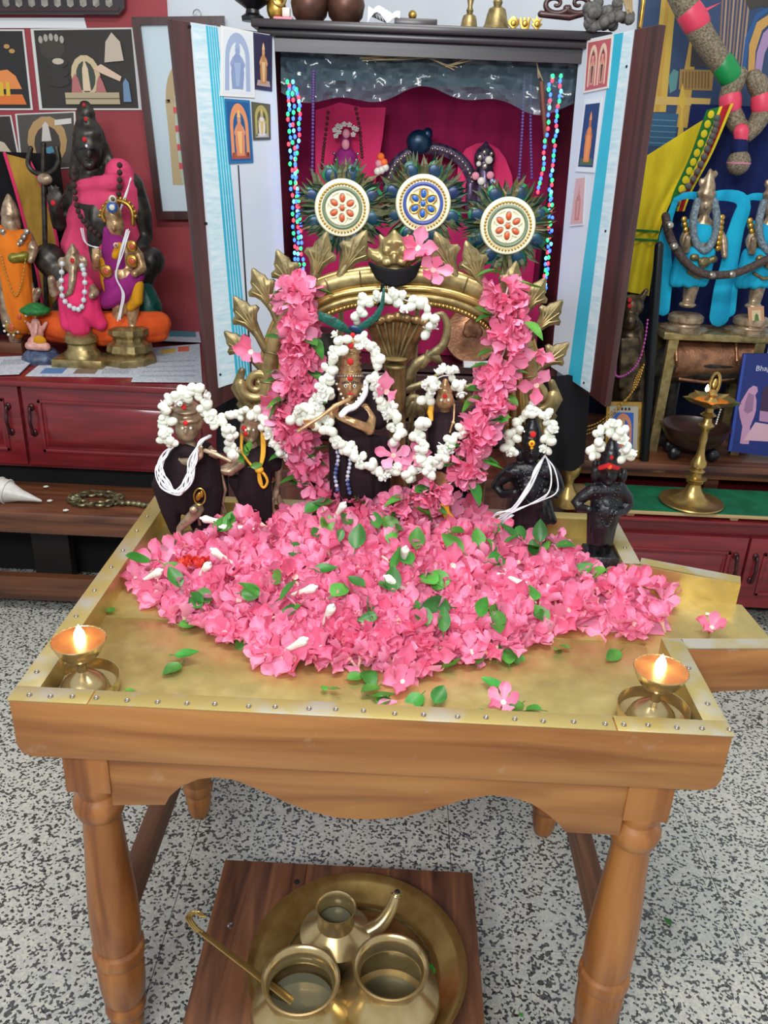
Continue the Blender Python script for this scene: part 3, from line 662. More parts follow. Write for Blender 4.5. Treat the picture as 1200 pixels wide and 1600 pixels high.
# loose blossoms on the bare brass and red ones in the heap
for x, y, lab in [(628, 1075, 'foremost pink blossom lying on bare brass before the heap'), (785, 1108, 'pink petals lying against the front rim at right'), (1110, 990, 'pink petals lying in the brass spout'), (235, 925, 'pink blossom at the far left tip of the heap')]:
    p = atz(x, y, TF); flower(Matrix.Translation(p+Vector((0, 0, .012))) @ Matrix.Rotation(.5, 4, 'X') @ Matrix.Rotation(rng.uniform(0, 6), 4, 'Z'), rng, lab, 'loose blossoms on bare brass')
for x, y, lab in [(365, 1003, 'single pink petal on bare brass at left of the heap'), (620, 1104, 'single pink petal by the front rim below the foremost blossom')]:
    p = atz(x, y, TF); o = bpy.data.objects.new('pink_petal', PETALS[1]); COL.objects.link(o); o.matrix_basis = Matrix.Translation(p+Vector((0, 0, .009))) @ Matrix.Rotation(1.9, 4, 'Z'); tag(o, lab, 'petal')
RP = [me_of(petal_mesh(.016, .012, .2, .08, 40+i), 'petal', 'petal_red') for i in range(2)]
c = on_mound(305, 905)+Vector((0, -.016, .036))
ro = root('red_flower', c, 'ruffled orange red flower at the left of the pink heap', 'flower')
for k in range(34):
    inst('petal', RP[k % 2], ro, Matrix.Translation((rng.uniform(-.02, .02), rng.uniform(-.012, .012), 0)) @ Matrix.Rotation(rng.uniform(0, 6.28), 4, 'Z') @ Matrix.Rotation(rng.uniform(.1, 1.2), 4, 'X'))
for x, y, z, k, s, lab in [(676, 1526, SZ+.045, 0, .9, 'small green leaf stuck to the rim side of the front right pot'), (1048, 1447, .004, 4, .8, 'thin green leaf lying on the terrazzo floor at right'), (816, 1590, .004, 2, .4, 'tiny green scrap on the floor left of the front right leg')]:
    o = bpy.data.objects.new('green_leaf', LEAVES[k]); COL.objects.link(o); o.matrix_basis = Matrix.Translation(atz(x, y, z)+Vector((0, 0, .002))) @ Matrix.Rotation(.5, 4, 'Z') @ Matrix.Diagonal((s, s, s, 1)); tag(o, lab, 'leaf')
p = atz(1108, 960, TF); MB().prism([p+Vector(q) for q in ((-.008, -.004, .001), (.008, -.008, .001), (.01, -.003, .001), (-.006, .002, .001))], (0, 0, .002)).build('white_scrap', 'tube_white', None, smooth=False, label='small white scrap lying in the brass spout', cat='scrap')
# white tubular buds in the heap
for x, y, a, lab in [(318, 915, .5, 'white tubular bud beside the red flower'), (355, 893, -.6, 'white curved bud above the red flower'), (458, 1030, .7, 'long white bud at the front left edge of the heap'), (510, 985, .3, 'white bud with frayed tip in the middle of the heap'), (470, 945, .9, 'white bud left of the heap middle'), (345, 833, -1.2, 'white bud lying below the left flute figure'),
                     (375, 843, -1.4, 'white bud at the heap back edge on the left'), (527, 822, .4, 'white frayed bud below the central figure'), (628, 895, .1, 'short white bud right of the heap middle'), (800, 925, 1.9, 'pale bud pointing right in the heap right half'), (622, 935, -.7, 'white bud tucked under leaves at the centre'), (238, 920, .8, 'white bud near the left tip of the heap')]:
    p = on_mound(x, y)+Vector((0, -.012, .03)); L_ = .062; dv = Vector((math.sin(a), -.25, math.cos(a)*.8)).normalized()
    b_ = root('white_bud', p-dv*L_/2, lab, 'bud', 'white buds in the heap')
    MB().tube([p-dv*L_/2, p-dv*L_*.2+Vector((.002, 0, .002)), p+dv*L_*.2, p+dv*L_*.42], [.0028, .004, .006, .008], 9).build('tube', 'tube_white', b_)
    MB().tube([p+dv*L_*.40, p+dv*L_*.58], [.0078, .0025], 8).build('tip', 'jasmine_open', b_)
# ================================================================== IDOLS ON THE TRAY
def dots(o, Y, lst):
    """small coloured marks: (name, px, py, r_px, material, dY)"""
    for nm, x, y, r, mt, dy in lst: Fig(Y).el((x, y, dy), r, r*1.1, r*.45).build(nm, mt, o)
def strands(o, name, mat, ends, n, spread, r, seed=1, Y=None):
    rg = random.Random(seed)
    for k in range(n):
        P = []
        for i, q in enumerate(ends):
            w = spread[i] if hasattr(spread, '__len__') else spread
            P.append(tuple(at(q[0]+rg.uniform(-w, w), q[1]+rg.uniform(-w, w)*.7, q[2]+rg.uniform(-.004, .004))))
        MB().tube([Vector(p) for p in smoothpath(P, 8*len(ends))], r, 6).build(name, mat, o)
def skirt(fig, top, bot, n, r0, r1, dy=0, seed=0):
    """pleated cloth hanging between two horizontal runs, merged later by remeshing"""
    rg = random.Random(seed)
    for k in range(n):
        u = k/(n-1); x0 = top[0]+(top[1]-top[0])*u; x1 = bot[0]+(bot[1]-bot[0])*u; b = -.018*math.sin(math.pi*u)
        fig.path([(x0, top[2], dy+b*.6), ((x0+x1)/2+rg.uniform(-1.5, 1.5), (top[2]+bot[2])/2, dy+b), (x1, bot[2]+rg.uniform(-2, 2), dy+b)], [r0, (r0+r1)/2, r1])
# ---- central flute player
YK = .60
K = root('crowned_idol', at(560, 800, YK)*1.0, 'tall bronze flute player idol in black cloth and conical crown at the centre', 'idol')
K.location.z = TF
b = Fig(YK)
b.path([(546, 640), (547, 620), (547, 604)], [9, 8, 10]); b.el((547, 604, -.003), 18.5, 21, 17); b.el((547, 590), 19, 10, 18); b.el((540, 611, -.016), 6, 5, 4); b.el((554, 611, -.016), 6, 5, 4)
b.el((547, 607, -.026), 2.6, 5.5, 3); b.el((546.5, 621, -.019), 6, 4, 4)               # nose, chin
b.el((530, 606), 3.5, 7, 4); b.el((565, 606), 3.5, 7, 4)
b.path([(548, 582), (548.5, 560), (549.5, 545), (550.5, 530), (551, 522)], [17, 13.5, 13, 8, 3])
cr = Fig(YK)
for y, r in ((584, 20), (577, 18.5), (567, 17), (558, 16.5), (549, 16), (540, 13.5), (532, 10)): cr.el((548.5+(582-y)*.03, y), r, 2.4, r)
b.el((545, 656), 24, 20, 11); b.el((548, 690), 20, 24, 10)                       # chest, belly
b.path([(572, 640), (580, 655, -.01), (577, 672, -.03)], [10, 9, 8.5]); b.path([(577, 670, -.03), (552, 660, -.05), (530, 651, -.045)], [8, 7, 5.5])
b.path([(530, 651, -.045), (523, 643, -.048), (522, 634, -.05)], [5, 5, 3])
for k in range(4): b.cap((521+k*2.5, 645-k*2, -.052), (519+k*3, 633-k*1.5, -.056), 2.2, 1.6)
b.path([(520, 645), (512, 665, -.02), (500, 670, -.045), (486, 664, -.06)], [9, 8, 7, 5])
for k in range(4): b.cap((486-k*3, 664+k*.5, -.062), (484-k*3.4, 655, -.068), 2.2, 1.6)
b.path([(550, 700), (548, 760), (548, 800)], [20, 16, 14]); b.path([(575, 700), (572, 760), (568, 800)], [16, 14, 13])
M('crown_gold', 'c8a878', .3, .6, '8c6c4c', 90, bump=.3, bscale=160); M('bronze_gold', 'd2ac7e', .32, .48, '94724e', 50, bump=.12, bscale=90)
b.build('body', 'bronze_gold', K, voxel=.0026, sm=1)
cr.build('crown_tiers', 'crown_gold', K, voxel=.0022, sm=1)
for k in range(13):
    a = -1.35+2.7*k/12; b = Fig(YK); b.el((547.5+20*math.sin(a), 588, -.0245*math.cos(a)), 2); b.build('crown_pearl', 'silver', K)
b = Fig(YK-.004)                                                                   # black robe
b.el((553, 662, -.004), 34, 30, 17); b.path([(576, 606, .018), (586, 630, .014), (590, 655, .01)], [9, 16, 17])
b.path([(524, 612, .02), (516, 640, .016), (512, 668, .01)], [6, 11, 12])
skirt(b, (528, 600, 690), (536, 600, 800), 7, 11, 9, 0, 3); b.el((565, 710), 34, 34, 17)
skirt(b, (522, 552, 690), (522, 552, 790), 3, 9, 7, -.005, 5)
b.build('robe', 'cloth_black', K, voxel=.003)
b = Fig(YK); b.path([(524, 634, -.066), (500, 652, -.075), (466, 674, -.085)], [3.2, 3, 3.2]); b.path([(524, 634, -.066), (545, 624, -.045)], [3.2, 3]); b.build('flute', 'bronze_gold', K)
b = Fig(YK); b.path(smoothpath([(572, 597, -.02), (570, 616, -.034), (556, 634, -.045), (542, 640, -.06), (534, 648, -.07)], 16), [4.5]*8+[5]*8); b.build('white_scarf', 'thread_white', K)
dots(K, YK, [('kumkum_mark', 547, 591, 4.5, 'kumkum', -.024), ('kumkum_mark', 547.5, 565, 5, 'kumkum', -.02), ('kumkum_mark', 548, 540, 4.5, 'kumkum', -.018), ('kumkum_mark', 551, 524, 4, 'kumkum', -.006),
             ('eye', 540, 603, 2.8, 'eye_white', -.0235), ('eye', 554, 603, 2.8, 'eye_white', -.0235)])
b = Fig(YK); b.path([(534, 598.5, -.0225), (540, 596.5, -.026), (545, 598.5, -.0265)], .9, 6); b.path([(549, 598.5, -.0265), (554, 596.5, -.026), (560, 598.5, -.0225)], .9, 6); b.build('eyebrows', 'ink', K, kind='stuff')
b = Fig(YK); b.path([(543, 615.5, -.0255), (547, 614.8, -.0275), (551, 615.5, -.0255)], [1, 1.6, 1], 6); b.build('lips', 'kumkum', K)
b = Fig(YK)
for xx, yy in ((540, 603), (554, 603)): b = Fig(YK); b.el((xx, yy, -.0256), 1.3, 1.4, .8); b.build('pupil', 'ink', K)
for xx, ya, yb in ((526, 700, 765), (545, 705, 770)):
    q = Fig(YK)
    n = 11
    for k in range(n): q.el((xx+2*math.sin(k*.7), ya+(yb-ya)*k/(n-1), -.036), 3.4, 3.4, 3.4)
    q.build('pearl_string', 'silver' if xx < 530 else 'bead_blue', K) if 'bead_blue' in MATS else (M('bead_blue', '4a5a90', .25, .1, 'c8ccd8', 60, lo=.45, hi=.55), q.build('pearl_string', 'bead_blue', K))
M('bead_pearl', 'd8d2c6', .3)
q = Fig(YK)
for k in range(14): t = k/13; q.el((526+44*t, 600+34*math.sin(t*3.14)+10*t*0, -.03), 2.1)
q.build('necklace', 'bead_pearl', K)
# peacock feather on the crown
M('feather_green', '0e5a4c', .35, .25, '123c34', 60, bump=.3, bscale=200); M('feather_brown', '6a5a38', .6, 0, '3a4426', 90, bump=.4, bscale=200); M('feather_olive', '24401f', .6, 0, '46441f', 90); M('feather_dark', '143226', .5, .1, '0e2420', 60); M('feather_blue', '10204c', .3, .3, '0e3c4c', 30)
M('feather_bright', '0c7a40', .35, .2, '0c4a3c', 70, lo=.4, hi=.6)
pf = Fig(YK+.01)
pf.poly([(553, 524), (575, 512), (592, 498), (600, 480), (602, 450), (598, 450), (594, 476), (583, 492), (560, 508)], .004)
pf.poly([(553, 524), (540, 506), (520, 494), (497, 486), (497, 500), (520, 512), (542, 522)], .004, .003)
f0 = pf.build('peacock_feather', 'feather_green', K, bevel=.001)
pf = Fig(YK+.008); pf.el((556, 515), 11, 6, 2, 20); pf.build('feather_eye', 'feather_blue', K)
# ---- seven-headed serpent hood behind it
YN = .655
N_ = root('serpent_hood', Vector((at(620, 640, YN).x, YN, TF)), 'bronze seven-headed serpent hood rising behind the central idol', 'idol')
b = Fig(YN); b.path([(622, 800), (621, 700), (620, 640), (618, 600), (617, 570)], [13, 13, 14, 16, 17])
for k in range(7):
    u = (k-3)/3; b.path([(617+u*9, 572), (618+u*26, 535, -.004*(1-abs(u))), (622+u*42, 500+abs(u)*8, -.02)], [8, 9, 8]); b.el((622+u*43, 494+abs(u)*9, -.03), 8, 8, 10)
b.el((617, 545, .006), 34, 28, 8); b.el((618, 515, .006), 45, 20, 8)
b.build('hood', 'serpent_bronze', N_, voxel=.0032) if 'serpent_bronze' in MATS else (M('serpent_bronze', '9c7c50', .34, .7, '5e4630', 30, bump=.3, bscale=100), b.build('hood', 'serpent_bronze', N_, voxel=.0032))
for k in range(6):
    u = (k-2.5)/2.5; b = Fig(YN-.012); b.path([(617+u*8, 565, -.012), (618+u*20, 535, -.012), (621+u*33, 505, -.02)], [1.6, 2, 1.6], 6); b.build('hood_groove', 'brass_dark', N_)
b = Fig(YN-.02); b.el((617, 572), 17, 5, 17); b.el((617, 560), 20, 3.5, 17); b.build('collar', 'brass_old', N_)
for pts, rad in (([(630, 600), (648, 572), (672, 556), (693, 538), (699, 510), (692, 492), (680, 492)], [10, 9, 8, 7, 6, 5, 4]), ([(628, 640), (645, 622), (662, 630), (668, 645)], [8, 7, 6, 4]), ([(628, 610), (655, 602), (680, 590), (690, 575)], [7, 6, 5, 3])):
    b = Fig(YN+.012); b.path(smoothpath(pts, 24), list(np.interp(np.linspace(0, 1, 24), np.linspace(0, 1, len(rad)), rad)), flat=.55); b.build('scroll', 'brass_dark', N_)
for k, (x, y, tx, ty) in enumerate([(672, 556, 690, 566), (660, 572, 668, 548), (650, 625, 640, 660), (650, 625, 660, 662), (652, 622, 676, 650), (645, 630, 630, 655), (720, 610, 746, 600), (718, 615, 742, 625), (716, 618, 735, 645)]):
    b = Fig(YN+.01); b.path([(x, y), ((x+tx)/2+3, (y+ty)/2), (tx, ty)], [5, 7, 2], flat=.5); b.build('leaf_ornament', 'brass_dark', N_)
# ---- small consort
YC = .585
C_ = root('consort_idol', Vector((at(695, 740, YC).x, YC, TF)), 'small bronze female idol wrapped in black beside the serpent hood', 'idol')
b = Fig(YC); b.el((695, 625), 14, 17, 14); b.el((695, 628, -.018), 2.3, 4.5, 3); b.el((695, 609), 13, 8, 12); b.path([(695, 612), (696, 596)], [10, 5]); b.path([(695, 640), (695, 660)], [7, 8])
b.el((683, 628), 3, 6, 3); b.el((708, 628), 3, 6, 3); b.el((696, 675), 21, 24, 14); b.path([(690, 690), (690, 760), (692, 800)], [18, 15, 15])
b.build('body', 'bronze_gold', C_, voxel=.0026)
b = Fig(YC); b.el((696, 660, -.004), 24, 18, 14); skirt(b, (676, 718, 660), (676, 716, 730), 5, 9, 9, -.004, 2); b.build('wrap', 'cloth_black', C_, voxel=.003)
dots(C_, YC, [('kumkum_mark', 695, 619, 3.6, 'kumkum', -.0175), ('eye', 689.5, 625, 2, 'eye_white', -.018), ('eye', 701, 625, 2, 'eye_white', -.018)])
b = Fig(YC); b.path([(675, 628, -.01), (672, 645, -.022), (674, 656, -.028)], [4, 5, 3]); b.build('yellow_thread', 'thread_yellow', C_)
b = Fig(YC); b.path([(710, 632, -.015), (709, 655, -.028), (703, 675, -.034)], 1.6); b.el((708, 660, -.032), 3); b.build('chain', 'bronze_gold', C_)
b = Fig(YC-.05); b.path([(694, 778, 0), (698, 800, 0), (708, 812, 0)], [7, 5, 4]); b.path([(690, 790, -.005), (700, 815, -.005)], [4, 3]); b.build('thread_tail', 'thread_yellow', C_)
# ---- pair on the left
YL = .592
A_ = root('flute_player_idol', Vector((at(295, 840, YL).x, YL, TF)), 'bronze flute player idol in billowing black robe at the left of the tray', 'idol')
b = Fig(YL)
b.el((292, 671, -.006), 19, 21, 17); b.el((290, 675, -.028), 2.6, 5, 3); b.el((295, 685, -.016), 6, 4, 4); b.el((293, 648, .004), 25, 24, 20); b.path([(291, 640), (287, 618)], [20, 9]); b.el((292, 655, -.01), 21, 5, 17); b.el((290, 642, -.012), 19, 4, 17); b.el((288, 630, -.008), 15, 4, 15); b.el((265, 644, -.004), 12, 11, 6); b.el((312, 660), 6, 12, 6)
b.path([(296, 690), (300, 705)], [9, 12]); b.el((298, 720), 26, 24, 15)
b.path([(275, 700), (276, 720), (300, 722, -.035), (313, 712, -.045)], [9, 9, 7, 5])
for k in range(4): b.cap((309+k*2.6, 708, -.047), (308.5+k*2.8, 697, -.05), 2, 1.5)
b.path([(325, 700), (338, 712, -.02), (330, 708, -.045)], [7, 6, 5])
for k in range(4): b.cap((327+k*3, 711+k*.8, -.05), (330+k*3, 703+k*.8, -.056), 2.1, 1.6)
b.path([(312, 790, -.01), (305, 802, -.04), (290, 816, -.035), (281, 826, -.03)], [11, 9.5, 8, 6]); b.path([(281, 826, -.03), (280, 836, -.035), (287, 845, -.05)], [6, 5.5, 4]); b.el((302, 797, -.048), 7, 7, 5)
b.path([(314, 800), (310, 835), (306, 848, -.01)], [10, 8, 7])
b.build('body', 'bronze', A_, voxel=.0028)
b = Fig(YL)
b.el((300, 716, .004), 30, 24, 18); b.path([(279, 704), (264, 730), (256, 756), (268, 800), (273, 828)], [12, 16, 20, 16, 9]); b.path([(320, 700), (328, 730), (330, 765), (326, 800), (334, 832)], [12, 17, 20, 20, 10])
b.path([(298, 730), (296, 765), (294, 785)], [28, 30, 22]); b.path([(304, 790, .012), (318, 828, .01), (320, 842, .01)], [20, 16, 10]); b.cap((290, 704, -.014), (310, 714, -.018), 11, 12)
for k in range(6): b.path([(276+k*10, 720, -.014), (272+k*11, 760, -.022), (280+k*8, 795, -.012)], [4, 5, 4])
b.build('robe', 'cloth_black', A_, voxel=.003, sm=1)
b = Fig(YL); b.path([(321, 704, -.055), (340, 711, -.06), (360, 721, -.065)], 3.4); b.build('flute', 'bronze', A_)
strands(A_, 'thread', 'thread_white', [(328, 681, YL-.02), (312, 694, YL-.048), (300, 722, YL-.056), (293, 752, YL-.06), (277, 770, YL-.062), (258, 755, YL-.055), (249, 732, YL-.045), (256, 712, YL-.04), (270, 696, YL-.025)], 11, [2, 3, 7, 9, 6, 8, 7, 5, 2], .0013, 4)
dots(A_, YL, [('kumkum_mark', 290, 661, 4, 'kumkum', -.029), ('kumkum_mark', 264, 643, 4.5, 'kumkum', -.014), ('kumkum_mark', 287, 636, 4, 'kumkum', -.03), ('eye', 285, 669, 2, 'eye_white', -.0275), ('eye', 298, 669, 2, 'eye_white', -.0275)])
b = Fig(YL-.04); q = [(312+9*math.cos(t), 776+13*math.sin(t)) for t in np.linspace(0, 6.28, 20)]; b.tube([b.p((x, y)) for x, y in q], .0016, 6, closed=True); b.el((310, 776), 4, 8, 2, 20); b.el((315, 772), 3, 6, 2); b.build('gold_emblem', 'gold', A_)
b = Fig(YL+.01); b.path([(341, 742), (346, 765), (341, 785), (349, 800)], [5, 4.5, 4, 3]); b.path([(346, 742), (352, 765), (347, 785), (353, 800)], [3, 3, 3, 2]); b.build('sash', 'bronze', A_)
b = Fig(YL); b.p((0, 0)); q = atz(292, 858, TF); MB().lathe([(.0001, .0015), (.045, .0015), (.045, .01), (.04, .014), (.0001, .014)], Vector((q.x+.006, YL, TF)), 32).build('pedestal', 'bronze', A_)
# companion
YR = .64
B_ = root('companion_idol', Vector((at(402, 830, YR).x, YR, TF)), 'bronze idol in black robe with knotted yellow thread, second from left on the tray', 'idol')
b = Fig(YR); b.el((390, 673), 16, 20, 15); b.el((388, 678, -.022), 2.3, 5, 3); b.el((391, 689, -.014), 6, 4, 4); b.el((394, 654, .004), 21, 16, 17); b.path([(392, 690), (397, 706)], [8, 11]); b.el((402, 726), 24, 22, 14)
b.path([(376, 706), (362, 728, -.02), (345, 736, -.03)], [9, 8, 7]); b.path([(376, 724, -.03), (360, 737, -.035), (342, 735, -.04)], [9, 8, 6])
b.path([(430, 705), (436, 730), (435, 755), (430, 768)], [9, 7, 6, 5]);
for k in range(4): b.cap((426+k*3, 768, -.004), (425+k*2.5, 781, -.008), 2.1, 1.6)
b.path([(400, 760), (402, 800), (404, 835)], [22, 18, 12])
b.build('body', 'bronze', B_, voxel=.0028)
b = Fig(YR-.004); b.el((404, 716), 29, 20, 16); b.path([(425, 702), (432, 718), (432, 728)], [9, 10, 9]); b.path([(400, 730), (398, 760), (400, 800), (404, 826)], [27, 27, 22, 17]); b.path([(366, 750), (390, 790), (396, 815)], [10, 14, 12])
for k in range(5): b.path([(380+k*10, 745, -.016), (376+k*11, 775, -.022), (386+k*9, 815, -.016)], [4, 5, 5])
b.build('robe', 'cloth_black', B_, voxel=.003)
for k in range(3): b = Fig(YR); b.path(smoothpath([(377+k, 678, -.012), (378, 705, -.028), (392, 726, -.036), (404, 733, -.04), (409+k*2, 710, -.034), (409+k*2, 676, -.014)], 24), 2.0); b.build('yellow_thread', 'thread_yellow', B_)
b = Fig(YR-.04); b.el((405, 734), 7, 6, 6); b.path(smoothpath([(404, 737), (405, 752), (412, 762), (418, 752), (412, 740), (405, 736)], 20), 2.2); b.path([(405, 738), (409, 757)], 2.2); b.build('yellow_knot', 'thread_yellow', B_)
b = Fig(YR); b.path([(426, 780, -.01), (424, 795, -.012), (432, 803, -.012)], [4, 5, 4]); b.path([(434, 775), (443, 796)], [4, 6]); b.build('lotus_stem', 'bronze', B_)
dots(B_, YR, [('kumkum_mark', 381, 669, 4, 'kumkum', -.019), ('kumkum_mark', 384, 678, 4, 'kumkum', -.022), ('eye', 384, 672, 1.8, 'eye_white', -.021), ('eye', 396, 672, 1.8, 'eye_white', -.021)])
for x, y, a in ((385, 705, .4), (380, 722, -.5), (392, 729, 1.3), (386, 712, -.2)):
    inst('leaf', LEAVES[1], B_, Matrix.Translation(at(x, y, YR-.045)-worg(B_)) @ Matrix.Rotation(a, 4, 'Y') @ Matrix.Rotation(1.3, 4, 'X') @ Matrix.Diagonal((.7, .7, .7, 1)))
MB().lathe([(.0001, .0015), (.04, .0015), (.04, .012), (.034, .016), (.0001, .016)], Vector((at(402, 830, YR).x, YR, TF)), 32).build('pedestal', 'bronze', B_)
# ---- two black stone figures on the right
def stone(nm, Y, label, f):
    o = root(nm, Vector((at(f['base'][0], f['base'][1], Y).x, Y, TF)), label, 'idol')
    return o
YV = .655
V_ = stone('stone_idol', YV, 'black stone idol with hands on hips, white threads and yellow forehead mark', {'base': (828, 840)})
b = Fig(YV)
b.el((830, 706), 15, 18, 15); b.el((830, 709, -.02), 2.2, 5, 3); b.el((830, 721, -.014), 6, 3.5, 4); b.path([(831, 692), (832, 672), (832, 656)], [17, 14, 8])
for y, r in ((690, 18), (682, 17), (674, 16), (666, 13)): b.el((831.5, y), r, 2, r)
b.el((812, 712), 6, 11, 5); b.el((849, 712), 6, 11, 5); b.path([(829, 722), (829, 738)], [10, 14])
b.cap((805, 736), (855, 736), 15, 15); b.el((829, 752), 31, 26, 16); b.path([(829, 760), (829, 785)], [27, 27])
b.path([(800, 735), (784, 748), (775, 760), (786, 772, -.012), (804, 770, -.03)], [12, 11, 10, 8, 7]); b.path([(858, 735), (868, 748), (873, 762), (866, 774, -.012), (851, 768, -.03)], [12, 11, 10, 8, 7])
for k in range(4): b.cap((800+k*3, 768+k, -.032), (803+k*3, 782, -.034), 2.2, 1.8); b.cap((856-k*3, 768+k, -.032), (853-k*3, 782, -.034), 2.2, 1.8)
skirt(b, (806, 852, 785), (794, 864, 815), 9, 10, 7, -.004, 9); skirt(b, (812, 846, 800), (812, 844, 848), 5, 10, 9, 0, 4)
for k in range(5): b.path([(784+k*4.5, 742+k*2.5, -.008), (792+k*4, 736+k*2, -.014)], 3)
b.el((828, 852), 30, 10, 22)
b.build('body', 'stone_black', V_, voxel=.0026, sm=1)
b = Fig(YV)
for k in range(22): t = k/21; b.el((806+47*t, 738+48*math.sin(math.pi*t), -.026-.012*math.sin(math.pi*t)), 2.0)
for k in range(15): t = k/14; b.el((814+32*t, 734+16*math.sin(math.pi*t), -.026-.006*math.sin(math.pi*t)), 2.0)
b.build('bead_necklace', 'stone_black', V_)
dots(V_, YV, [('kumkum_mark', 833, 679, 5, 'kumkum', -.0215), ('turmeric_mark', 831, 693, 5, 'turmeric', -.0235), ('turmeric_mark', 831, 700, 2.4, 'turmeric', -.0225), ('mark_dot', 831, 693, 2, 'kumkum', -.0275)])
b = Fig(YV); b.el((824, 704, -.0185), 2.6, .8, 1); b.el((837, 704, -.0185), 2.6, .8, 1); b.build('eyes', 'black_metal', V_)
strands(V_, 'thread', 'thread_white', [(851, 712, YV-.02), (838, 735, YV-.05), (824, 765, YV-.06), (802, 795, YV-.062), (778, 815, YV-.05)], 8, [2, 3, 5, 4, 5], .0013, 6)
strands(V_, 'thread', 'thread_white', [(853, 714, YV-.02), (866, 735, YV-.045), (866, 765, YV-.055), (845, 782, YV-.06), (810, 795, YV-.062), (785, 808, YV-.055)], 3, [1, 6, 8, 5, 4, 4], .0013, 7)
strands(V_, 'thread', 'thread_white', [(800, 797, YV-.06), (776, 803, YV-.055), (770, 812, YV-.05), (782, 818, YV-.05), (800, 806, YV-.06)], 4, [3, 3, 3, 3, 3], .0013, 8)
YU = .575
U_ = stone('stone_idol', YU, 'black stone idol with broad red forehead band on a square plinth, rightmost on the tray', {'base': (940, 890)})
b = Fig(YU)
b.el((951, 740), 15, 18, 14); b.el((951, 744, -.019), 2.2, 5, 3); b.el((951, 755, -.012), 6, 3.5, 4); b.path([(952, 728), (955, 708), (957, 690)], [17, 14, 7])
for y, r in ((724, 17), (715, 16), (706, 14), (698, 11)): b.el((953+(724-y)*.1, y), r, 2, r)
b.el((930, 740), 7, 15, 6); b.el((974, 744), 6, 13, 6); b.el((930, 725), 5, 7, 5); b.path([(950, 755), (949, 770)], [9, 13])
b.cap((932, 766), (968, 766), 13, 13); b.el((948, 785), 26, 28, 15); b.path([(946, 795), (943, 812)], [24, 23])
b.path([(926, 766), (908, 778), (900, 785), (906, 794, -.01), (920, 796, -.028)], [11, 10, 9, 8, 6]); b.path([(970, 766), (980, 778), (982, 788), (974, 798, -.01), (962, 802, -.028)], [11, 10, 9, 8, 6])
skirt(b, (926, 962, 800), (922, 952, 848), 9, 9, 6, -.004, 12); b.el((940, 820), 22, 24, 14); b.path([(930, 850), (928, 866)], [10, 9]); b.path([(946, 850), (944, 866)], [10, 9])
b.build('body', 'stone_black', U_, voxel=.0026, sm=1)
b = Fig(YU)
for k in range(22): t = k/21; b.el((928+40*t, 765+58*math.sin(math.pi*t), -.024-.012*math.sin(math.pi*t)), 1.9)
for k in range(17): t = k/16; b.el((934+30*t, 764+26*math.sin(math.pi*t), -.026-.006*math.sin(math.pi*t)), 1.9)
b.build('bead_necklace', 'stone_black', U_)
b = Fig(YU); b.path([(938, 731, -.013), (951, 727, -.022), (965, 731, -.013)], [4, 4.5, 4]); b.build('red_band', 'kumkum', U_); dots(U_, YU, [('orange_mark', 953, 730, 3.4, 'kumkum_orange', -.0255), ('kumkum_mark', 956, 715, 3.2, 'kumkum', -.0215)])
b = Fig(YU); b.el((945, 741, -.0185), 2.6, .8, 1); b.el((957, 741, -.0185), 2.6, .8, 1); b.build('eyes', 'black_metal', U_)
cx_ = at(938, 880, YU).x
MB().hexa([(cx_-.042, YU-.04, TF+.0015), (cx_+.046, YU-.04, TF+.0015), (cx_+.046, YU+.04, TF+.0015), (cx_-.042, YU+.04, TF+.0015)], [(cx_-.034, YU-.032, TF+.038), (cx_+.034, YU-.032, TF+.038), (cx_+.034, YU+.032, TF+.038), (cx_-.034, YU+.032, TF+.038)]).build('plinth', 'stone_black', U_, bevel=.002)
# ================================================================== BRASS ARCH (PRABHAVALI)
YA = .69
R_ = root('brass_arch', Vector((at(620, 700, YA).x, YA, TF)), 'ornate brass arch with leaf-shaped flames standing behind the idols', 'arch')
arch = [(412, 680), (413, 640), (417, 600), (424, 560), (436, 520), (456, 485), (486, 458), (530, 441), (575, 434), (625, 432), (675, 434), (720, 443), (762, 461), (795, 488), (814, 522), (825, 560), (831, 600), (834, 640), (834, 690)]
sa = smoothpath(arch, 80)
b = Fig(YA); P = [b.p(q) for q in sa]; k = mpp(P[0]); b.tube(P, 14*k, 14, flat=.7); b.build('arch_band', 'brass_old', R_)
cxp, cyp = 622, 640
def inset(pts, d):
    out = []
    for i, (x, y) in enumerate(pts):
        a, c = pts[max(0, i-1)], pts[min(len(pts)-1, i+1)]; tx, ty = c[0]-a[0], c[1]-a[1]; l = math.hypot(tx, ty) or 1
        out.append((x-(ty/l)*d, y+(tx/l)*d))
    return out
for d, r, mt in ((19, 7, 'brass'), (31, 6, 'brass_old'), (-14, 4, 'brass'), (41, 4.5, 'brass')):
    b = Fig(YA-.006 if d > 0 else YA); P = [b.p(q) for q in inset(sa, d)]; b.tube(P, r*mpp(P[0]), 10); b.build('moulding', mt, R_)
b = Fig(YA-.012)
for q in inset(smoothpath(arch, 110), 41): b.el(q, 3.2, 3.2, 3.2)
b.build('bead_row', 'brass', R_)
for i in range(4, 77, 5):
    b = Fig(YA-.004); a_, c_ = inset(sa, -11)[i], inset(sa, 11)[i]; b.path([a_+(-.006,), (sa[i][0], sa[i][1], -.011), c_+(-.006,)], 1.4, 6); b.build('band_rib', 'brass_dark', R_)
